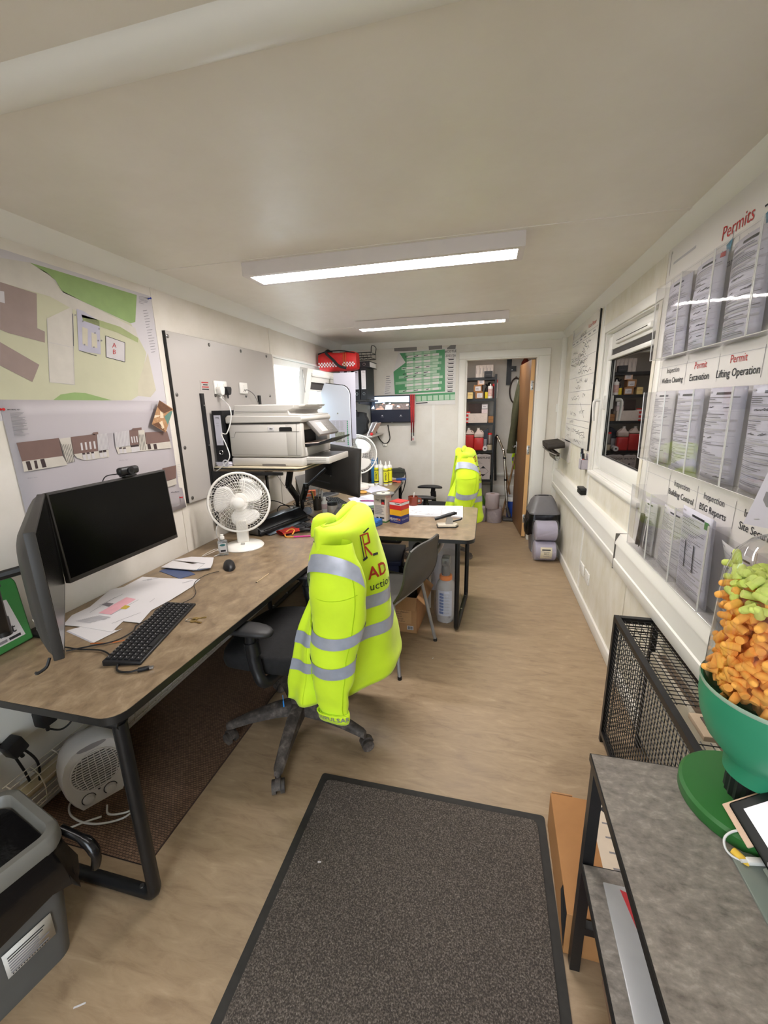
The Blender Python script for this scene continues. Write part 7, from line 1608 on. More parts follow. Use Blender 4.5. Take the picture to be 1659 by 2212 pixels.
# ================================================================ permit board with pockets
bx = XR-.006
t = thing('permit_board', 'white permits and inspections board on the right wall', 'board', (XR, 1.40, .80))
MB().box((-.006, -.80, 0), (0, .925, 1.402)).build('panel', M('board_white', (214, 210, 206), .35, var=.01), t, smooth=0)
p = Print(plane_fn((-.0066, 0, 0), (0, -1, 0), (0, 0, 1)))   # u = -(y-1.40), v = z-.80
def U(y): return -(y-1.40)
p.text('Permits', U(1.755), 1.29, .062, red_ink); p.text('- Inspections', U(1.455), 1.29, .062, dark_ink)
p.rect(U(2.26), 1.315, U(2.05), 1.325, pale_ink); p.rect(U(2.295), 1.28, U(2.29), 1.37, grey_ink)
for zc_, zh in ((1.205, .07), (.835, .075), (.365, .075)): p.rect(U(2.31), zc_+zh*.68, U(.7), zc_+zh*.68+.0015, pale_ink)
def lab2(yc, z, a, b_, col=None, s=.034): p.text(a, U(yc), z+.02, s, col or dark_ink); p.text(b_, U(yc), z-.022, s, dark_ink, bold=.008); 
lab2(2.10, 1.205, 'Inspection', 'Plant'); lab2(1.86, 1.205, 'Inspection', 'Dumper Pre-Start'); lab2(1.61, 1.205, 'Inspection', 'Excavator Pre-Start')
lab2(2.105, .850, 'Inspection', 'Welfare Cleaning', s=.031); lab2(1.86, .850, 'Permit', 'Excavation', red_ink, .036); lab2(1.61, .850, 'Permit', 'Lifting Operation', red_ink, .036); lab2(1.36, .850, 'Permit', 'Hot Works', red_ink, .036)
lab2(1.86, .395, 'Inspection', 'Building Control'); lab2(1.61, .395, 'Inspection', 'BSG Reports'); lab2(1.36, .395, 'Inspection', 'Site Security')
for zc_ in (1.205, .85, .395):
    for k in range(5): y = 2.23-.25*k-.0; p.rect(U(y-.125+.125), zc_-.045, U(y)+.002, zc_+.045, grey_ink)
p.build('lettering', t)['kind'] = 'stuff'
for y, z in ((2.29, 1.37), (1.5, 1.37), (2.29, .45)): MB().at((-.006, y-1.40, z), (0, -pi/2, 0)).lathe([(.006, 0), (.006, .002), (.003, .003)], 10).build('screw', steel, t)
acr = clear_mat('acrylic_sheet', (246, 246, 247), rough=.03, ior=1.5, haze=.03)
acr_edge = M('acrylic_edge', (206, 204, 200), .15)
lilac = M('sheet_lilac', (208, 204, 222), .6); yel = M('sheet_yellow', (216, 212, 120), .5)
PK = [(2.23-.25*k) for k in range(6)]
def pocket(label, y1, z0, h, row):
    y0 = y1-.248
    t = thing('document_pocket', label, 'document holder', (bx, (y0+y1)/2, z0), group='clear document pockets on the permit board')
    w = .122; d0 = .055; d1 = .062
    MB().add([(-d0, -w, 0), (-d0, w, 0), (-d1, w, h), (-d1, -w, h)], [(0, 1, 2, 3)]).build('front_sheet', acr, t, smooth=0)
    for s in (-1, 1): MB().add([(0, s*w, 0), (-d0, s*w, 0), (-d1, s*w, h), (0, s*w, h)], [(0, 1, 2, 3)]).build('side_sheet', acr, t, smooth=0)
    MB().box((-d0, -w, -.001), (0, w, .001)).build('bottom', acr, t, smooth=0)
    for s in (-1, 1): MB().tube([(-d0, s*w, 0), (-d1, s*w, h)], .0018, 5).build('edge_line', acr_edge, t)
    MB().tube([(-d0, -w, 0), (-d0, w, 0)], .0016, 5).build('edge_line', acr_edge, t)
    return t
def document(label, y1, z0, bul, hgt, seed, mat=paper, off=0.0, lean=.0, style=0, base=.012, w=.216, tape=None, curl=.0, extra=0):
    yc = y1-.124+off; t = thing('permit_document', label, 'document', (bx, yc, z0+.003))
    def f(u, v, h=0):     # u across (-.5...5), v up 0..1
        b_ = base+bul*(1-(2*u)**2)*(.25+.75*sin(pi*min(1, v*.85+.1)))+lean*v-curl*max(0, v-.78)*2*(1-0*u)
        return Vector((-b_-h, -u*w, v*hgt))
    for k in range(1+extra):
        MB().grid(lambda u, v: f(u-.5, v)+Vector((.0012+.0014*k, .001*k, -.001*k)), 10, 10).build('sheet', mat if k == 0 else (lilac if k % 2 else paper), t, smooth=80, solid=.0007)
    rg = random.Random(seed); p = Print(lambda u, v, h: f(u, v, h+.0006))
    p.rect(-.46, .945, -.36, .965, pale_ink, n=2); p.rect(-.12, .925, .28, .95, dark_ink, n=6)
    v = .90
    while v > .05:
        r = rg.random()
        if r < .12: p.rect(-.45, v-.02, .45, v, pale_ink, n=10); v -= .03
        elif r < .2 and style == 0:
            p.rect(-.45, v-.075, .45, v-.073, grey_ink, n=8); p.rect(-.45, v-.002, .45, v, grey_ink, n=8)
            for q in range(5): a = rg.uniform(-.35, .3); p.line((a, v-.04), (a+.1, v-.035+.02*rg.random()), .008, ink_pen)
            v -= .085
        else:
            L_ = rg.uniform(.3, .9); p.rect(-.45, v-.008, -.45+L_, v, grey_ink if rg.random() < .6 else pale_ink, n=8); v -= .018
    if style == 2:
        p.rect(.3, .86, .42, .94, M('doc_green', (70, 120, 70), .5), 3)
        for q in range(2): p.rect(-.25+q*.3, .3, -.22+q*.3, .62, dark_ink, 3)
    p.build('print', t)['kind'] = 'stuff'
    if tape:
        for a, b_ in tape: MB().add([f(a-.05, b_-.02, .002), f(a+.05, b_-.02, .002), f(a+.05, b_+.03, .002), f(a-.05, b_+.03, .002)], [(0, 1, 2, 3)]).build('tape_corner', M('tape_red', (186, 28, 34), .4), t, solid=.0006)
    return t
nm = ['far', 'second', 'third', 'fourth', 'nearest']; rws = [('top', 1.72, .30), ('middle', 1.283, .30), ('bottom', .855, .30)]
sd = 0
for r_, (rn, z0, h) in enumerate(rws):
    for c_ in range(5):
        pocket('clear pocket in the %s row of the permit board, %s column' % (rn, ['farthest', 'second', 'third', 'fourth', 'nearest'][c_]), PK[c_], z0, h, r_)
        sd += 1; lb = 'printed form in the %s row pocket, %s column of the permit board' % (rn, ['farthest', 'second', 'third', 'fourth', 'nearest'][c_])
        if r_ == 0: document(lb, PK[c_], z0, .028+.006*(c_ % 2), .297, sd, paper_cool, 0, .006, tape=[(.42, .96)] if c_ in (1, 2) else None)
        elif r_ == 1: document(lb, PK[c_], z0, .024+.01*(c_ % 3)*.6, .297, sd, paper_cool if c_ else paper, 0, .006+.004*(c_ % 2), extra=2 if c_ in (2, 3) else 0)
        elif c_ == 1: document(lb, PK[c_], z0, .012, .26, sd, paper, style=1)
        elif c_ == 2: document(lb, PK[c_], z0, .004, .315, sd, paper_cool, 0, .016, style=2, base=.03, extra=9)
        elif c_ == 0: document(lb, PK[c_], z0, .02, .24, sd, paper, w=.15, style=1)
        else: document(lb, PK[c_], z0, .03, .26, sd, paper, style=0, curl=-.04)
t = thing('dark_leaflet', 'black and white leaflet strip in the bottom far pocket', 'leaflet', (bx-.05, 2.11, .86)); MB().grid(lambda u, v: Vector((.012*sin(pi*u), -.02+.04*u-.02*v, .02+.16*v)), 6, 8).build('strip', M('leaflet_dark', (60, 54, 44), .5, var=.4, scale=70), t, smooth=80, solid=.001); MB().grid(lambda u, v: Vector((.004+.012*sin(pi*u), -.06+.10*u-.02*v, .02+.15*v)), 6, 6).build('leaf', paper, t, smooth=80, solid=.001)
for q, lb in ((('y', 1.78, 2.045), 'torn teal tape scrap at the top of the permit board'), (('y', 1.575, 2.06), 'teal tape scrap near the excavator label')):
    t = thing('tape_scrap', lb, 'tape', (bx-.004, q[1], q[2]), group='teal tape scraps on the permit board'); MB().add([(0, .02, 0), (0, -.015, .01), (0, -.01, -.025), (0, .008, -.03)], [(0, 1, 2, 3)]).build('strip', M('tape_teal', (60, 130, 160), .4), t, solid=.001); MB().tube([(0, -.015, .01), (-.002, -.02, .03)], .001, 4).build('thread', grey_ink, t)
# white notice sheet near the camera
t = thing('notice_sheet', 'plain white notice sheet with a grey printed panel, above the earplug dome', 'paper', (.70, 1.24, 1.0))
q = [at(1605, 1131, 'x', .665), at(1700, 1150, 'x', .665), at(1720, 985, 'x', .665), at(1669, 998, 'x', .665)]; q = [v - Vector(t.location) for v in q]
MB().add(q+[v+Vector((.0012, 0, 0)) for v in q], [(0, 1, 2, 3), (7, 6, 5, 4), (0, 4, 5, 1), (1, 5, 6, 2), (2, 6, 7, 3), (3, 7, 4, 0)]).build('sheet', paper_cool, t, smooth=0)
MB().box((-.034, -.10, .05), (.035, -.09, .06)).build('clip', white_plastic, t)
f = lambda u, v, h=0: at(u, v, 'x', .6645-h)-Vector(t.location); p = Print(f); p.poly([(1648, 1080), (1655, 1062), (1700, 1065), (1700, 1108), (1655, 1095)], grey_ink); p.rect(1628, 1120, 1640, 1122, pale_ink); p.build('print', t)['kind'] = 'stuff'

# ================================================================ radiator guard
t = thing('radiator_guard', 'black wire mesh guard over the wall heater', 'heater guard', (.64, 1.30, 0))
bar = MB(); gx0, gx1, gy0, gy1, gz = -.065, .085, -.33, .525, .645
w = .011
def fbar(a, b_): 
    lo = [min(a[i], b_[i])-w for i in range(3)]; hi = [max(a[i], b_[i])+w for i in range(3)]; MB().box(lo, hi).build('frame_bar', black_metal, t, smooth=0)
for x in (gx0, gx1):
    fbar((x, gy0, gz-w), (x, gy1, gz-w))
    for y in (gy0, gy1): fbar((x, y, w), (x, y, gz-.034))
for y in (gy0, gy1): fbar((gx0+.024, y, gz-w), (gx1-.024, y, gz-w))
fbar((gx0, gy0+.024, .05), (gx0, gy1-.024, .05))
n = 0
for k in range(1, 41): y = gy0+(gy1-gy0)*k/41; MB().cyl((gx0, y, .06), (gx0, y, gz-.02), .0017, 5).build('mesh_wire', black_metal, t, smooth=0)
for k in range(1, 27): z = .06+(gz-.08)*k/27; MB().cyl((gx0-.003, gy0, z), (gx0-.003, gy1, z), .0017, 5).build('mesh_wire', black_metal, t, smooth=0)
for k in range(1, 41):
    y = gy0+(gy1-gy0)*k/41
    if not (-.17 < y < -.02): MB().cyl((gx0, y, gz-.008), (gx1, y, gz-.008), .0017, 5).build('mesh_wire', black_metal, t, smooth=0)
for k in range(1, 6):
    x = gx0+(gx1-gx0)*k/6
    for a, b_ in ((gy0, -.17), (-.02, gy1)): MB().cyl((x, a, gz-.011), (x, b_, gz-.011), .0017, 5).build('mesh_wire', black_metal, t, smooth=0)
for k in range(1, 6): x = gx0+(gx1-gx0)*k/6; MB().cyl((x, gy1, .04), (x, gy1, gz-.02), .0017, 5).build('mesh_wire', black_metal, t, smooth=0)
for k in range(1, 25): z = .04+(gz-.06)*k/25; MB().cyl((gx0, gy1, z), (gx1, gy1, z), .0017, 5).build('mesh_wire', black_metal, t, smooth=0)
t = thing('panel_heater', 'cream panel heater on the wall inside the black mesh guard', 'heater', (XR, 1.30, .12)); MB().rbox((-.075, -.33, 0), (-.02, .45, .42), .012).build('case', M('heater_cream', (206, 196, 178), .4), t); MB().box((-.06, -.30, .4195), (-.03, .42, .4215)).build('outlet_grille', M('grille_brown', (120, 104, 88), .5), t); MB().box((-.02, -.2, .1), (0, .3, .2)).build('bracket', white_plastic, t)
t = thing('heater_control', 'small framed thermostat switch on top of the wall heater guard', 'thermostat', (.66, 1.205, .615)); MB().rbox((-.04, -.05, 0), (.04, .05, .018), .004).build('body', M('ctl_tan', (176, 156, 132), .5), t); MB().rbox((-.018, -.03, .018), (.018, .03, .022), .002).build('window', M('ctl_dark', (70, 62, 54), .3), t)

# ================================================================ side table on the right
table_mat = ramp_mat('table_stone_laminate', [(.28, (90, 84, 78)), (.44, (117, 110, 102)), (.56, (130, 123, 114)), (.72, (156, 148, 139))], 42, 12, stretch=(1, 1.7, 1), rough=(.4, .6), bump=.06, bscale=140, distort=.25)
TZ = .70; TX0, TX1, TY0, TY1 = .277, .74, -.35, .952
t = thing('side_table', 'low laminate table with black legs and lower shelf at the bottom right', 'table', (.51, .30, 0))
def tl(x, y, z): return (x-.51, y-.30, z)
MB().box(tl(TX0+.003, TY0, TZ-.02), tl(TX1, TY1-.003, TZ)).build('tabletop', table_mat, t, smooth=0); MB().box(tl(TX0, TY0-.003, TZ-.021), tl(TX1+.001, TY1, TZ-.0012)).build('edge_band', edge_mat, t, smooth=0)
MB().box(tl(TX0+.003, TY0, .375), tl(TX1, .908, .395)).build('lower_shelf', table_mat, t, smooth=0); MB().box(tl(TX0, TY0-.003, .374), tl(TX1+.001, .911, .394)).build('edge_band', edge_mat, t, smooth=0)
for x in (.292, .72):
    for y in (-.30, .905): MB().box(tl(x-.013, y-.013+.02*(y > 0)-.0, 0), tl(x+.013, y+.013+.02*(y > 0), TZ-.021)).build('leg', black_metal, t, smooth=0)
for y in (-.30, .925): MB().box(tl(.30, y-.011, .14), tl(.71, y+.011, .165)).build('rail', black_metal, t, smooth=0)
# ear plug dispenser
gd1 = M('dispenser_green_base', (44, 104, 46), .4, var=.03); gd2 = M('dispenser_green_bowl', (48, 136, 100), .45, var=.03)
DX, DY = .573, .868
t = thing('earplug_dispenser', 'green earplug dispenser with clear dome on the side table', 'earplug dispenser', (DX, DY, TZ))
MB().lathe([(.126, 0), (.128, .004), (.128, .024), (.122, .03), (.06, .034)], 48).build('base', gd1, t)
kn = MB(); prof = []
n = 40
loops = [[Vector(((.047+.0025*(k % 2))*cos(2*pi*k/n), (.047+.0025*(k % 2))*sin(2*pi*k/n), z)) for k in range(n)] for z in (.033, .085)]
kn.loft(loops).build('turn_knob', black_plastic, t, smooth=20)
MB().lathe([(.05, .085), (.058, .088), (.06, .125), (.072, .138), (.098, .17), (.114, .21), (.121, .25), (.122, .285), (.118, .286), (.116, .25), (.108, .21), (.06, .15)], 48, capt=False).build('bowl', gd2, t)
MB().lathe([(.1225, .283), (.124, .287), (.1225, .292)], 48, False, False).build('rim', M('rim_pale', (150, 170, 150), .3), t)
dome = clear_mat('dome_clear', (248, 248, 248), 1.0, .02, ior=1.75)
MB().lathe([(.118, .285), (.117, .46), (.114, .52), (.104, .56), (.084, .585), (.055, .60), (.02, .606)], 48, False, True).build('dome', dome, t, smooth=80)
foam_o = M('foam_orange', (248, 178, 84), .85, var=.08, scale=60, bump=.1); foam_y = M('foam_lime', (212, 226, 118), .85, var=.06, scale=60, bump=.1)
def plug_mesh(nm_, mat):
    mb = MB().lathe([(.0078, -.014), (.0082, -.013), (.0072, .007), (.006, .012), (.0035, .0145)], 9); o = mb.build('ear_plug', mat, smooth=60); me = o.data; bpy.data.objects.remove(o); return me
me_o = plug_mesh('o', foam_o); me_y = plug_mesh('y', foam_y)
rg = random.Random(77); cdir = math.atan2(-DY, -DX); cnt = 0; placed = []
def put(me, lab, grp, p, q):
    o = bpy.data.objects.new('ear_plug', me); COL.objects.link(o); o.location = p; o.rotation_euler = q; tag(o, lab, 'earplug', grp)
for layer, (R_, tries) in enumerate(((.099, 9000),)):
    k = 0
    while k < tries and cnt < 285:
        k += 1; a = cdir+rg.uniform(-1.9, 1.9); z = rg.uniform(.988, 1.232); r = R_-.010*rg.random()
        p = Vector((DX+r*cos(a), DY+r*sin(a), z))
        if any((p-q).length < .0135 for q in placed): continue
        placed.append(p); lime = z > 1.178+.014*sin(3*a); cnt += 1
        put(me_y if lime else me_o, 'lime foam earplug in the top layer of the dispenser' if lime else 'orange foam earplug inside the clear dome', 'lime earplugs in the dispenser' if lime else 'orange earplugs in the dispenser', p, (rg.uniform(0, 3), rg.uniform(0, 3), rg.uniform(0, 6)))
core = MB()
for k in range(520):
    a = rg.uniform(0, 6.28); z = rg.uniform(.95, 1.2); r = rg.uniform(.05, .09); core.T = Matrix.LocRotScale(Vector((DX+r*cos(a), DY+r*sin(a), z)), Euler((rg.uniform(0, 3), rg.uniform(0, 3), 0)), None); core.lathe([(.0082, -.013), (.0072, .007), (.0035, .0145)], 6)
for k in range(160):
    a = rg.uniform(0, 6.28); r = .085*math.sqrt(rg.random()); core.T = Matrix.LocRotScale(Vector((DX+r*cos(a), DY+r*sin(a), 1.212)), Euler((rg.uniform(0, 3), rg.uniform(0, 3), 0)), None); core.cur = 1; core.lathe([(.0082, -.013), (.0072, .007), (.0035, .0145)], 6)
core.T = Matrix.Identity(4); core.cur = 0
o = core.build('ear_plug_fill', [foam_o, foam_y], smooth=60); tag(o, 'mass of foam earplugs filling the middle of the dome', 'earplugs', None, 'stuff')
t2 = bpy.data.objects['earplug_dispenser']
p = Print(lambda u, v, h: Vector(((.1192+h)*cos(cdir+.35+u/.119), (.1192+h)*sin(cdir+.35+u/.119), v)))
for k in range(4): p.rect(-.005, .415+k*.006, .035, .4165+k*.006, dark_ink, n=6)
p.build('dome_print', t2)['kind'] = 'stuff'
# tablet
t = thing('tablet', 'black tablet with white screen on a tan case, propped on the side table', 'tablet', (.505, .69, .748), rot=(0, RAD(-38), 0))
MB().rbox((0, -.125, 0), (.175, .125, .008), .006).build('body', black_plastic, t); MB().box((.020, -.104, .0081), (.158, .104, .0087)).build('screen', M('tablet_screen', (222, 214, 222), .12, emit=.35), t, smooth=0); MB().cyl((.010, 0, .008), (.010, 0, .0086), .007, 18).build('home_button', M('btn_black', (34, 33, 34), .3), t)
MB().rbox((-.012, .045, -.006), (.18, .135, -.001), .002).build('case_back', M('case_tan', (214, 182, 156), .6), t)
p = Print(plane_fn((.07, 0, .0089), (0, -1, 0), (1, 0, 0), (0, 0, 1))); p.text('Tap the screen', -.03, 0, .017, grey_ink); p.build('screen_text', t)['kind'] = 'stuff'
t = thing('tablet_stand', 'grey-green metal tablet stand on the side table', 'stand', (.56, .66, TZ)); MB().rbox((-.08, -.13, 0), (.12, .095, .006), .002).build('base_plate', M('stand_grey', (122, 130, 122), .4, .2), t); MB().at((-.035, 0, .006), (0, RAD(-38), 0)).rbox((0, -.05, .02), (.12, .05, .026), .002).build('back_rest', MATS['stand_grey'], t); MB().cyl((-.03, .05, .006), (-.03, .05, .02), .006, 10).build('bolt', steel, t)
cable('tablet_cable', 'white charging lead looping by the tablet', [(.56, .75, .745), (.53, .765, .74), (.50, .772, .735), (.478, .765, .722), (.474, .75, .71), (.485, .738, .706), (.51, .732, .708)], .0022, white_flex)
t = thing('charger_plug', 'white charging plug end beside the tablet', 'plug', (.515, .735, TZ+.006), RAD(10)); MB().rbox((-.016, -.006, .0), (.02, .006, .01), .003).build('body', white_plastic, t); MB().cyl((-.016, 0, .005), (-.026, 0, .005), .003, 8).build('collar', white_plastic, t)
put(plug_mesh('z', M('foam_yellow', (226, 186, 70), .85)), 'yellow foam earplug dropped on the table by the green base', None, Vector((.487, .752, TZ+.006)), (pi/2, 0, .6))
# on the lower shelf
t = thing('document_wallet', 'grey clear wallet with a red corner on the lower table shelf', 'wallet', (.362, .60, .3955), RAD(-1)); MB().rbox((-.05, -.45, 0), (.06, .27, .006), .002).build('wallet', M('wallet_grey', (168, 168, 168), .25), t); MB().prism([(-.015, .26), (.02, .25), (.03, .12), (.01, .13)], .0062, .007).build('red_corner', M('wallet_red', (186, 60, 64), .3), t); MB().prism([(.015, -.02), (.03, -.02), (.045, -.10), (.03, -.11)], .0062, .007).build('red_corner', MATS['wallet_red'], t)
t = thing('paper_stack', 'stack of white papers on the lower table shelf', 'paper', (.478, .58, .3955)); rg = random.Random(31)
for k in range(6): MB().at((0, 0, k*.007), (0, 0, rg.uniform(-.02, .02))).box((-.055, -.42, 0), (.12, .30, .0066)).build('bundle', paper if k % 2 else M('paper_buff', (206, 190, 168), .7), t, smooth=0)
t = thing('label_sheet', 'curled label sheet at the end of the lower shelf', 'paper', (.44, .86, .42)); MB().grid(lambda u, v: Vector((-.08+.18*u, -.06+.12*v, .03*sin(pi*v)*(1-.3*u))), 8, 8).build('sheet', M('sheet_greige', (196, 182, 172), .6), t, smooth=80, solid=.001); MB().box((-.07, -.05, -.024), (.09, .05, .0)).build('pad', M('pad_cream', (206, 196, 184), .6), t)
# cartons on the floor
t = thing('long_carton', 'long brown carton on the floor beside the side table leg', 'box', (.365, 1.14, 0), RAD(-1)); MB().box((-.095, -.195, 0), (.095, .195, .155)).build('carton', ramp_mat('carton_orange', [(.3, (156, 108, 60)), (.7, (168, 120, 72))], 8, 6, rough=(.7, .85)), t, smooth=0, bevel=.002)
MB().box((.03, -.19, .1552), (.094, .192, .1562)).build('label', M('label_cream', (206, 192, 174), .6), t, smooth=0); p = Print(plane_fn((0, 0, .1565), (0, 1, 0), (-1, 0, 0), (0, 0, 1)))
for k in range(3): p.poly([(.165-.0*k+.011*cos(q), -.045-.016*k+.0085*sin(q)) for q in [pi/6*j for j in range(12)]], dark_ink)
for k in range(5): p.rect(.11-.05*k, -.085, .116-.05*k, -.06, grey_ink)
p.build('label_print', t)['kind'] = 'stuff'
MB().add([(-.0955, -.19, .02), (-.0955, -.19, .15), (-.0955, -.12, .156), (-.0955, -.10, .11), (-.0955, -.14, .05)], [(0, 1, 2, 3, 4)]).build('torn_hole', M('hole_black', (12, 10, 9), .9), t, solid=.001); MB().prism([(-.09, .195), (-.02, .197), (-.02, .2), (-.09, .2)], .15, .158).build('end_flap', cardboard, t)
t = thing('printed_carton', 'cream carton with printed symbols under the side table', 'box', (.515, 1.12, 0)); MB().box((-.05, -.15, 0), (.05, .15, .26)).build('carton', M('carton_cream', (196, 174, 146), .65, var=.04), t, smooth=0); p = Print(plane_fn((-.02, -.06, .2605), (0, 1, 0), (-1, 0, 0), (0, 0, 1))); p.text('R', 0, 0, .04, dark_ink); p.poly([(.1, -.02), (.18, -.02), (.18, .05), (.1, .05)], M('print_mustard', (190, 160, 60), .6)); p.rect(.05, -.05, .09, .05, grey_ink)
for k in range(6): p.rect(-.08, -.04+.012*k, -.04, -.035+.012*k, dark_ink)
p.build('print', t)['kind'] = 'stuff'
t = thing('pink_brown_carton', 'plain brown carton standing behind the table leg', 'box', (.47, .80, 0)); MB().box((-.11, -.06, 0), (.12, .1, .21)).build('carton', M('carton_dull', (150, 122, 100), .7, var=.05), t, smooth=0); MB().box((-.11, -.061, .1), (.12, -.06, .103)).build('seam', M('seam_dark', (100, 80, 66), .7), t)
t = thing('red_bag', 'red bag on the floor under the side table', 'bag', (.43, .55, 0)); b = bmesh.new(); bmesh.ops.create_cube(b, size=1); bmesh.ops.subdivide_edges(b, edges=b.edges[:], cuts=6, use_grid_fill=True)
for v in b.verts: x, y, z = v.co*2; v.co = Vector((x*.085*(1.05-.2*z)+.01*sin(6*y), y*.15, .14+z*.14*(1-.08*y*y)))
MB().bm(b).build('body', M('bag_red', (176, 36, 40), .5, var=.12, bump=.3, bscale=40), t, smooth=60); MB().tube(catmull([(-.095, -.1, .06), (-.097, 0, .12), (-.094, .1, .2)], 4), .0025, 5).build('seam', M('seam_pale', (206, 190, 180), .6), t)
cable('floor_cable', 'dark cable looping on the floor by the red bag', [(.42, .75, .01), (.36, .80, .01), (.315, .78, .01), (.30, .70, .01), (.31, .62, .01), (.32, .5, .01)], .006, M('flex_brown', (70, 62, 52), .6))
# ================================================================ mats
mat_pile = ramp_mat('doormat_pile', [(.30, (42, 37, 33)), (.46, (66, 59, 53)), (.58, (98, 90, 82)), (.75, (146, 137, 128))], 230, 4, rough=(.9, 1.0), bump=1.0, bscale=260, dist=.004)
rubber_edge = M('doormat_rubber', (40, 38, 35), .7, var=.2, scale=40)
t = thing('doormat', 'large dark grey speckled entrance mat with black rubber border', 'mat', (-.189, .62, 0))
MB().prism(rr_poly(-.455, -.75, .455, .75, .012, 3), 0, .005).build('rubber_border', rubber_edge, t); MB().prism(rr_poly(-.425, -.72, .425, .72, .02, 3), .005, .010).build('pile', mat_pile, t)
m = bpy.data.materials.new('brown_weave'); m.use_nodes = True; N = m.node_tree.nodes; L = m.node_tree.links; b = N['Principled BSDF']; b.inputs['Roughness'].default_value = .95
tc = N.new('ShaderNodeTexCoord'); bt = N.new('ShaderNodeTexBrick'); bt.inputs['Scale'].default_value = 42; bt.inputs['Color1'].default_value = (*lin((96, 72, 54)), 1); bt.inputs['Color2'].default_value = (*lin((122, 94, 72)), 1); bt.inputs['Mortar'].default_value = (*lin((38, 26, 20)), 1); bt.inputs['Mortar Size'].default_value = .035; bt.inputs['Brick Width'].default_value = .55; bt.inputs['Row Height'].default_value = .35
L.new(tc.outputs['Object'], bt.inputs['Vector']); L.new(bt.outputs['Color'], b.inputs['Base Color']); bp = N.new('ShaderNodeBump'); bp.inputs['Strength'].default_value = .8; bp.inputs['Distance'].default_value = .003; bp.invert = True; L.new(bt.outputs['Fac'], bp.inputs['Height']); L.new(bp.outputs[0], b.inputs['Normal'])
t = thing('woven_mat', 'brown woven mat on the floor under the left desk', 'mat', (-1.40, 1.60, 0)); MB().box((-.295, -.725, 0), (.29, .75, .006)).build('weave', m, t, smooth=0); MB().box((.29, -.725, 0), (.294, .75, .005)).build('binding', M('mat_binding', (64, 48, 38), .9), t, smooth=0)
# ================================================================ fan heater
hw_ = M('heater_white', (216, 212, 210), .38, var=.02)
t = thing('fan_heater', 'white upright fan heater on the woven mat under the desk', 'heater', (-1.535, 1.085, .0065), RAD(-31))
# local: front = +x
def hl(z): return .118*(1-abs((z-.15)/.16)**3.2*.28)
prof = [(-.075, 0), (.075, 0), (.095, .03), (.112, .08), (.12, .14), (.115, .19), (.10, .235), (.07, .268), (.03, .282), (-.03, .282), (-.07, .268), (-.10, .235), (-.115, .19), (-.12, .14), (-.112, .08), (-.095, .03)]
lp = []
for x, q in ((-.07, .80), (-.055, .93), (-.02, 1.0), (.03, 1.0), (.055, .97), (.062, .93)): lp.append([Vector((x, a*q, .14+(b_-.14)*q if b_ > .02 else b_)) for a, b_ in prof])
MB().loft(lp).build('housing', hw_, t, smooth=50)
gri = [( .085*cos(a), .155+.085*sin(a)) for a in [2*pi*k/32 for k in range(32)]]
MB().prism(gri, .0622, .0635, 'yzx').build('grille_recess', M('recess_dark', (40, 38, 38), .6), t)
for k in range(15):
    z = .155-.078+k*.0111; h = math.sqrt(max(0, .085**2-(z-.155)**2))
    if h > .01: MB().box((.0635, -h, z-.0025), (.067, h, z+.0025)).build('grille_slat', hw_, t, smooth=0)
for k in range(7):
    y = -.066+k*.022; h = math.sqrt(max(0, .085**2-y**2)); MB().tube(catmull([(.0685, y*.9, .155-h), (.0695, y*1.08, .155), (.0685, y*.9, .155+h)], 4), .0014, 5).build('grille_rib', hw_, t)
MB().tube([(.066, .086*cos(a), .155+.086*sin(a)) for a in [2*pi*k/32 for k in range(32)]], .003, 6, True).build('grille_ring', hw_, t)
MB().prism([(.05*cos(a), .262+.011*sin(a)) for a in [2*pi*k/16 for k in range(16)]], .058, .063, 'yzx').build('handle_recess', M('heater_grey', (150, 146, 148), .4), t)
for y in (-.045, .03): MB().at((.062, y, .04), (0, pi/2, 0)).lathe([(.021, 0), (.021, .004), (.017, .014), (.015, .015)], 20).build('dial', hw_, t); MB().tube([(.064, y+.0235*cos(a), .04+.0235*sin(a)) for a in [2*pi*k/24 for k in range(16)]], .0014, 5).build('dial_mark', dark_ink, t)
MB().cyl((.062, -.006, .062), (.0635, -.006, .062), .005, 10).build('indicator', dark_ink, t)
cable('heater_flex', 'white flex of the fan heater looped on the mat', [(-1.44, 1.03, .012), (-1.40, 1.0, .012), (-1.34, 1.02, .012), (-1.315, 1.05, .012), (-1.33, 1.0, .012), (-1.40, .96, .012), (-1.48, .95, .012), (-1.56, .97, .012), (-1.60, 1.02, .014), (-1.57, 1.10, .02)], .004, white_flex)
cable('white_floor_lead', 'white lead running from the heater towards the near bin', [(-1.42, .985, .012), (-1.46, .955, .012), (-1.50, .92, .012), (-1.54, .88, .012)], .004, white_flex)
# ================================================================ wall heater guard and plugs below the desk
wire_w = M('guard_white', (196, 186, 168), .45)
t = thing('tube_heater_guard', 'white wire guard over a tube heater low on the left wall', 'heater guard', (XL+.07, 1.45, .09))
def gc(a): return (.055*cos(a), .075+.085*sin(a))
for k in range(15): y = -.6+k*.085; MB().tube([(gc(a)[0], y, gc(a)[1]) for a in [-pi*.5+pi*1.0*j/8 for j in range(9)]], .0022, 5).build('hoop_wire', wire_w, t)
for j in range(9): a = -pi*.5+pi*j/8; MB().cyl((gc(a)[0], -.61, gc(a)[1]), (gc(a)[0], .62, gc(a)[1]), .0022, 5).build('long_wire', wire_w, t)
t = thing('tube_heater', 'cream tube heater behind the white wire guard', 'heater', (XL+.055, 1.45, .13)); MB().cyl((0, -.58, .03), (0, .58, .03), .03, 18).build('tube', M('tube_cream', (186, 172, 140), .4), t); 
for y in (-.5, .5): MB().box((-.055, y-.02, .01), (0, y+.02, .05)).build('bracket', white_plastic, t)
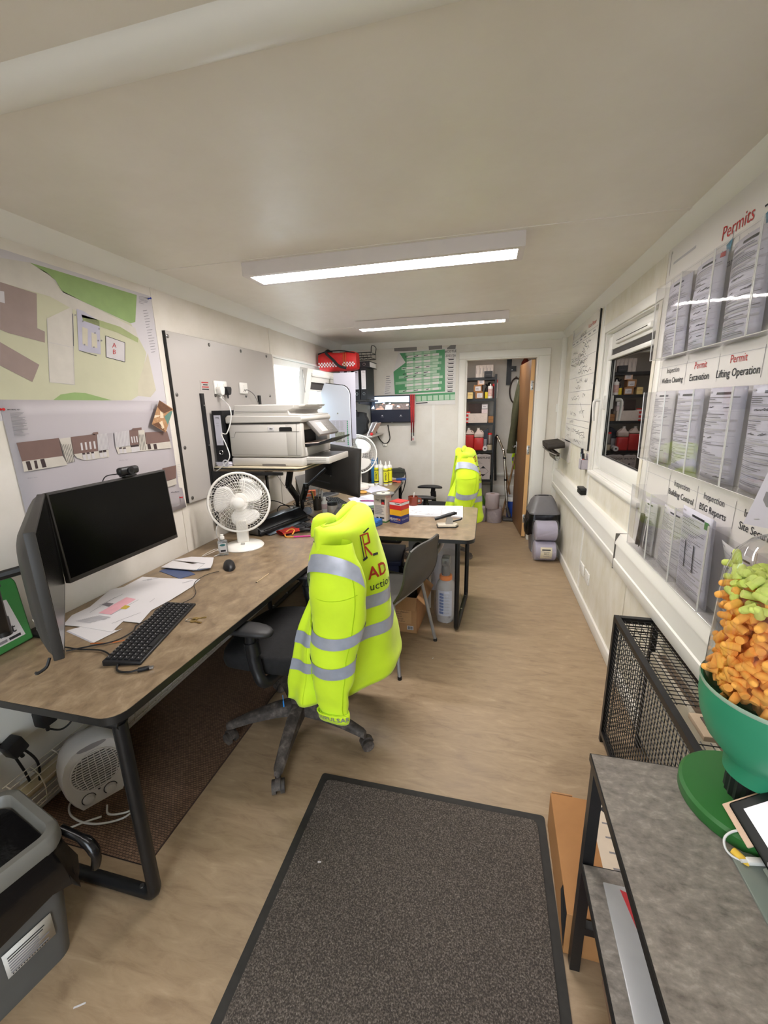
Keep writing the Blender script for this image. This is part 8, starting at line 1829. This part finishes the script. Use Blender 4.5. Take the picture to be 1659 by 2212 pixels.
trunk2 = MB().prism([(XL, .36), (XL+.05, .36), (XL+.05, .54), (XL, .55)], YB+.05, 3.2, 'xzy').build('trim_10', trim_mat); struct(trunk2, 'white trunking on the left wall below the desk top')
def big_plug(label, c, rot): 
    t = thing('power_adaptor', label, 'plug', c, rot=rot); MB().rbox((0, -.028, -.035), (.055, .028, .03), .008).build('body', black_plastic, t); MB().cyl((.028, 0, -.03), (.028, 0, -.065), .007, 8).build('strain_relief', black_plastic, t); return t
big_plug('black power adaptor in the trunking below the near desk', (XL+.051, 1.02, .41), (0, 0, 0)); big_plug('black plug in the trunking beside the near desk leg', (XL+.051, .90, .38), (.3, 0, 0))
cable('under_desk_cable', 'black cable hanging in a loop below the near desk end', [(-1.66, .90, .36), (-1.655, .92, .25), (-1.65, .93, .17), (-1.64, .945, .16), (-1.64, .96, .25), (-1.655, .93, .34), (-1.66, .88, .40), (-1.665, .80, .44)], .0045, black_flex)
cable('adaptor_cable', 'black cable running from the adaptor up to the desk', [(-1.65, 1.02, .35), (-1.62, 1.06, .32), (-1.60, 1.10, .36), (-1.59, 1.11, .50), (-1.58, 1.10, .69)], .004, black_flex)
cable('twin_cable', 'black cable from the adaptor along the trunking', [(-1.64, 1.03, .44), (-1.61, 1.06, .455), (-1.595, 1.10, .45), (-1.59, 1.105, .55), (-1.59, 1.105, .69)], .0035, black_flex)
# ================================================================ near bin
t = thing('open_waste_bin', 'grey open-topped waste bin with black liner at the near left', 'bin', (-1.305, .53, 0), RAD(-14))
gb2 = M('bin_dark_grey', (84, 84, 82), .45, var=.05); gb3 = M('bin_rim_grey', (114, 112, 106), .4, var=.03)
MB().loft([loop_rr(.125, .145, 0, .04), loop_rr(.145, .175, .36, .045), loop_rr(.148, .178, .385, .045)]).build('body', gb2, t, smooth=60)
rim = MB(); rim.loft([loop_rr(.150, .182, .375, .05), loop_rr(.155, .187, .39, .05), loop_rr(.153, .185, .425, .05), loop_rr(.148, .18, .432, .05), loop_rr(.13, .162, .432, .035), loop_rr(.125, .157, .42, .035), loop_rr(.12, .15, .37, .035)], cap=False).build('rim', gb3, t, smooth=50)
MB().loft([loop_rr(.119, .149, .40, .035, .004, 5), loop_rr(.11, .14, .25, .035, .012, 6), loop_rr(.10, .12, .10, .03, .012, 7)]).build('inner_liner', liner, t, smooth=70)
sk = MB().loft([loop_rr(.150, .182, .39, .05, .002, 8), loop_rr(.157, .19, .34, .05, .006, 9), loop_rr(.160, .194, .29, .05, .012, 10), loop_rr(.158, .19, .24, .05, .02, 11)], cap=False).build('outer_liner', liner, t, smooth=70)
MB().tube(catmull([(.10, .19, .385), (.17, .215, .35), (.20, .22, .31), (.185, .215, .25)], 4), [.012]*4+[.016]*4+[.013]*4+[.004], 8).build('liner_tail', liner, t, smooth=80)
lbm = MB().add([(.1355, -.0, .11), (.1355, .11, .11), (.1400, .11, .195), (.1400, .0, .195)], [(0, 1, 2, 3)]).build('label', M('bin_label', (196, 192, 184), .5), t, solid=.001)
p = Print(plane_fn((.1385, .06, .155), (0, 1, 0), (0.053, 0, 1), (1, 0, 0)))
p.eps = .0012
for k in range(7): p.rect(-.052, -.035+k*.009, -.052+.06+.03*random.Random(k).random(), -.031+k*.009, dark_ink if k in (5, 6) else grey_ink)
for k in range(14): p.rect(-.05+k*.006, -.041, -.047+k*.006, -.037, dark_ink)
p.build('label_print', t)['kind'] = 'stuff'
# litter
for k, (px, py, a, lb) in enumerate(((172, 2172, .6, 'thin white paper scrap on the floor near the bin'), (405, 1655, .3, 'tiny white scrap on the floor by the chair base'), (935, 1422, 1.2, 'tiny pale scrap on the floor by the chair leg'), (690, 1862, .2, 'white fleck on the entrance mat'))):
    c = at(px, py, 'z', .0005 if k != 3 else .0105); t = thing('paper_scrap', lb, 'scrap', c, a); MB().box((-.014 if k == 0 else -.006, -.002, 0), (.014 if k == 0 else .006, .002, .001)).build('scrap', paper, t, smooth=0); MB().box((-.004, -.003, .001), (.003, .001, .0016)).build('fold', paper, t, smooth=0)
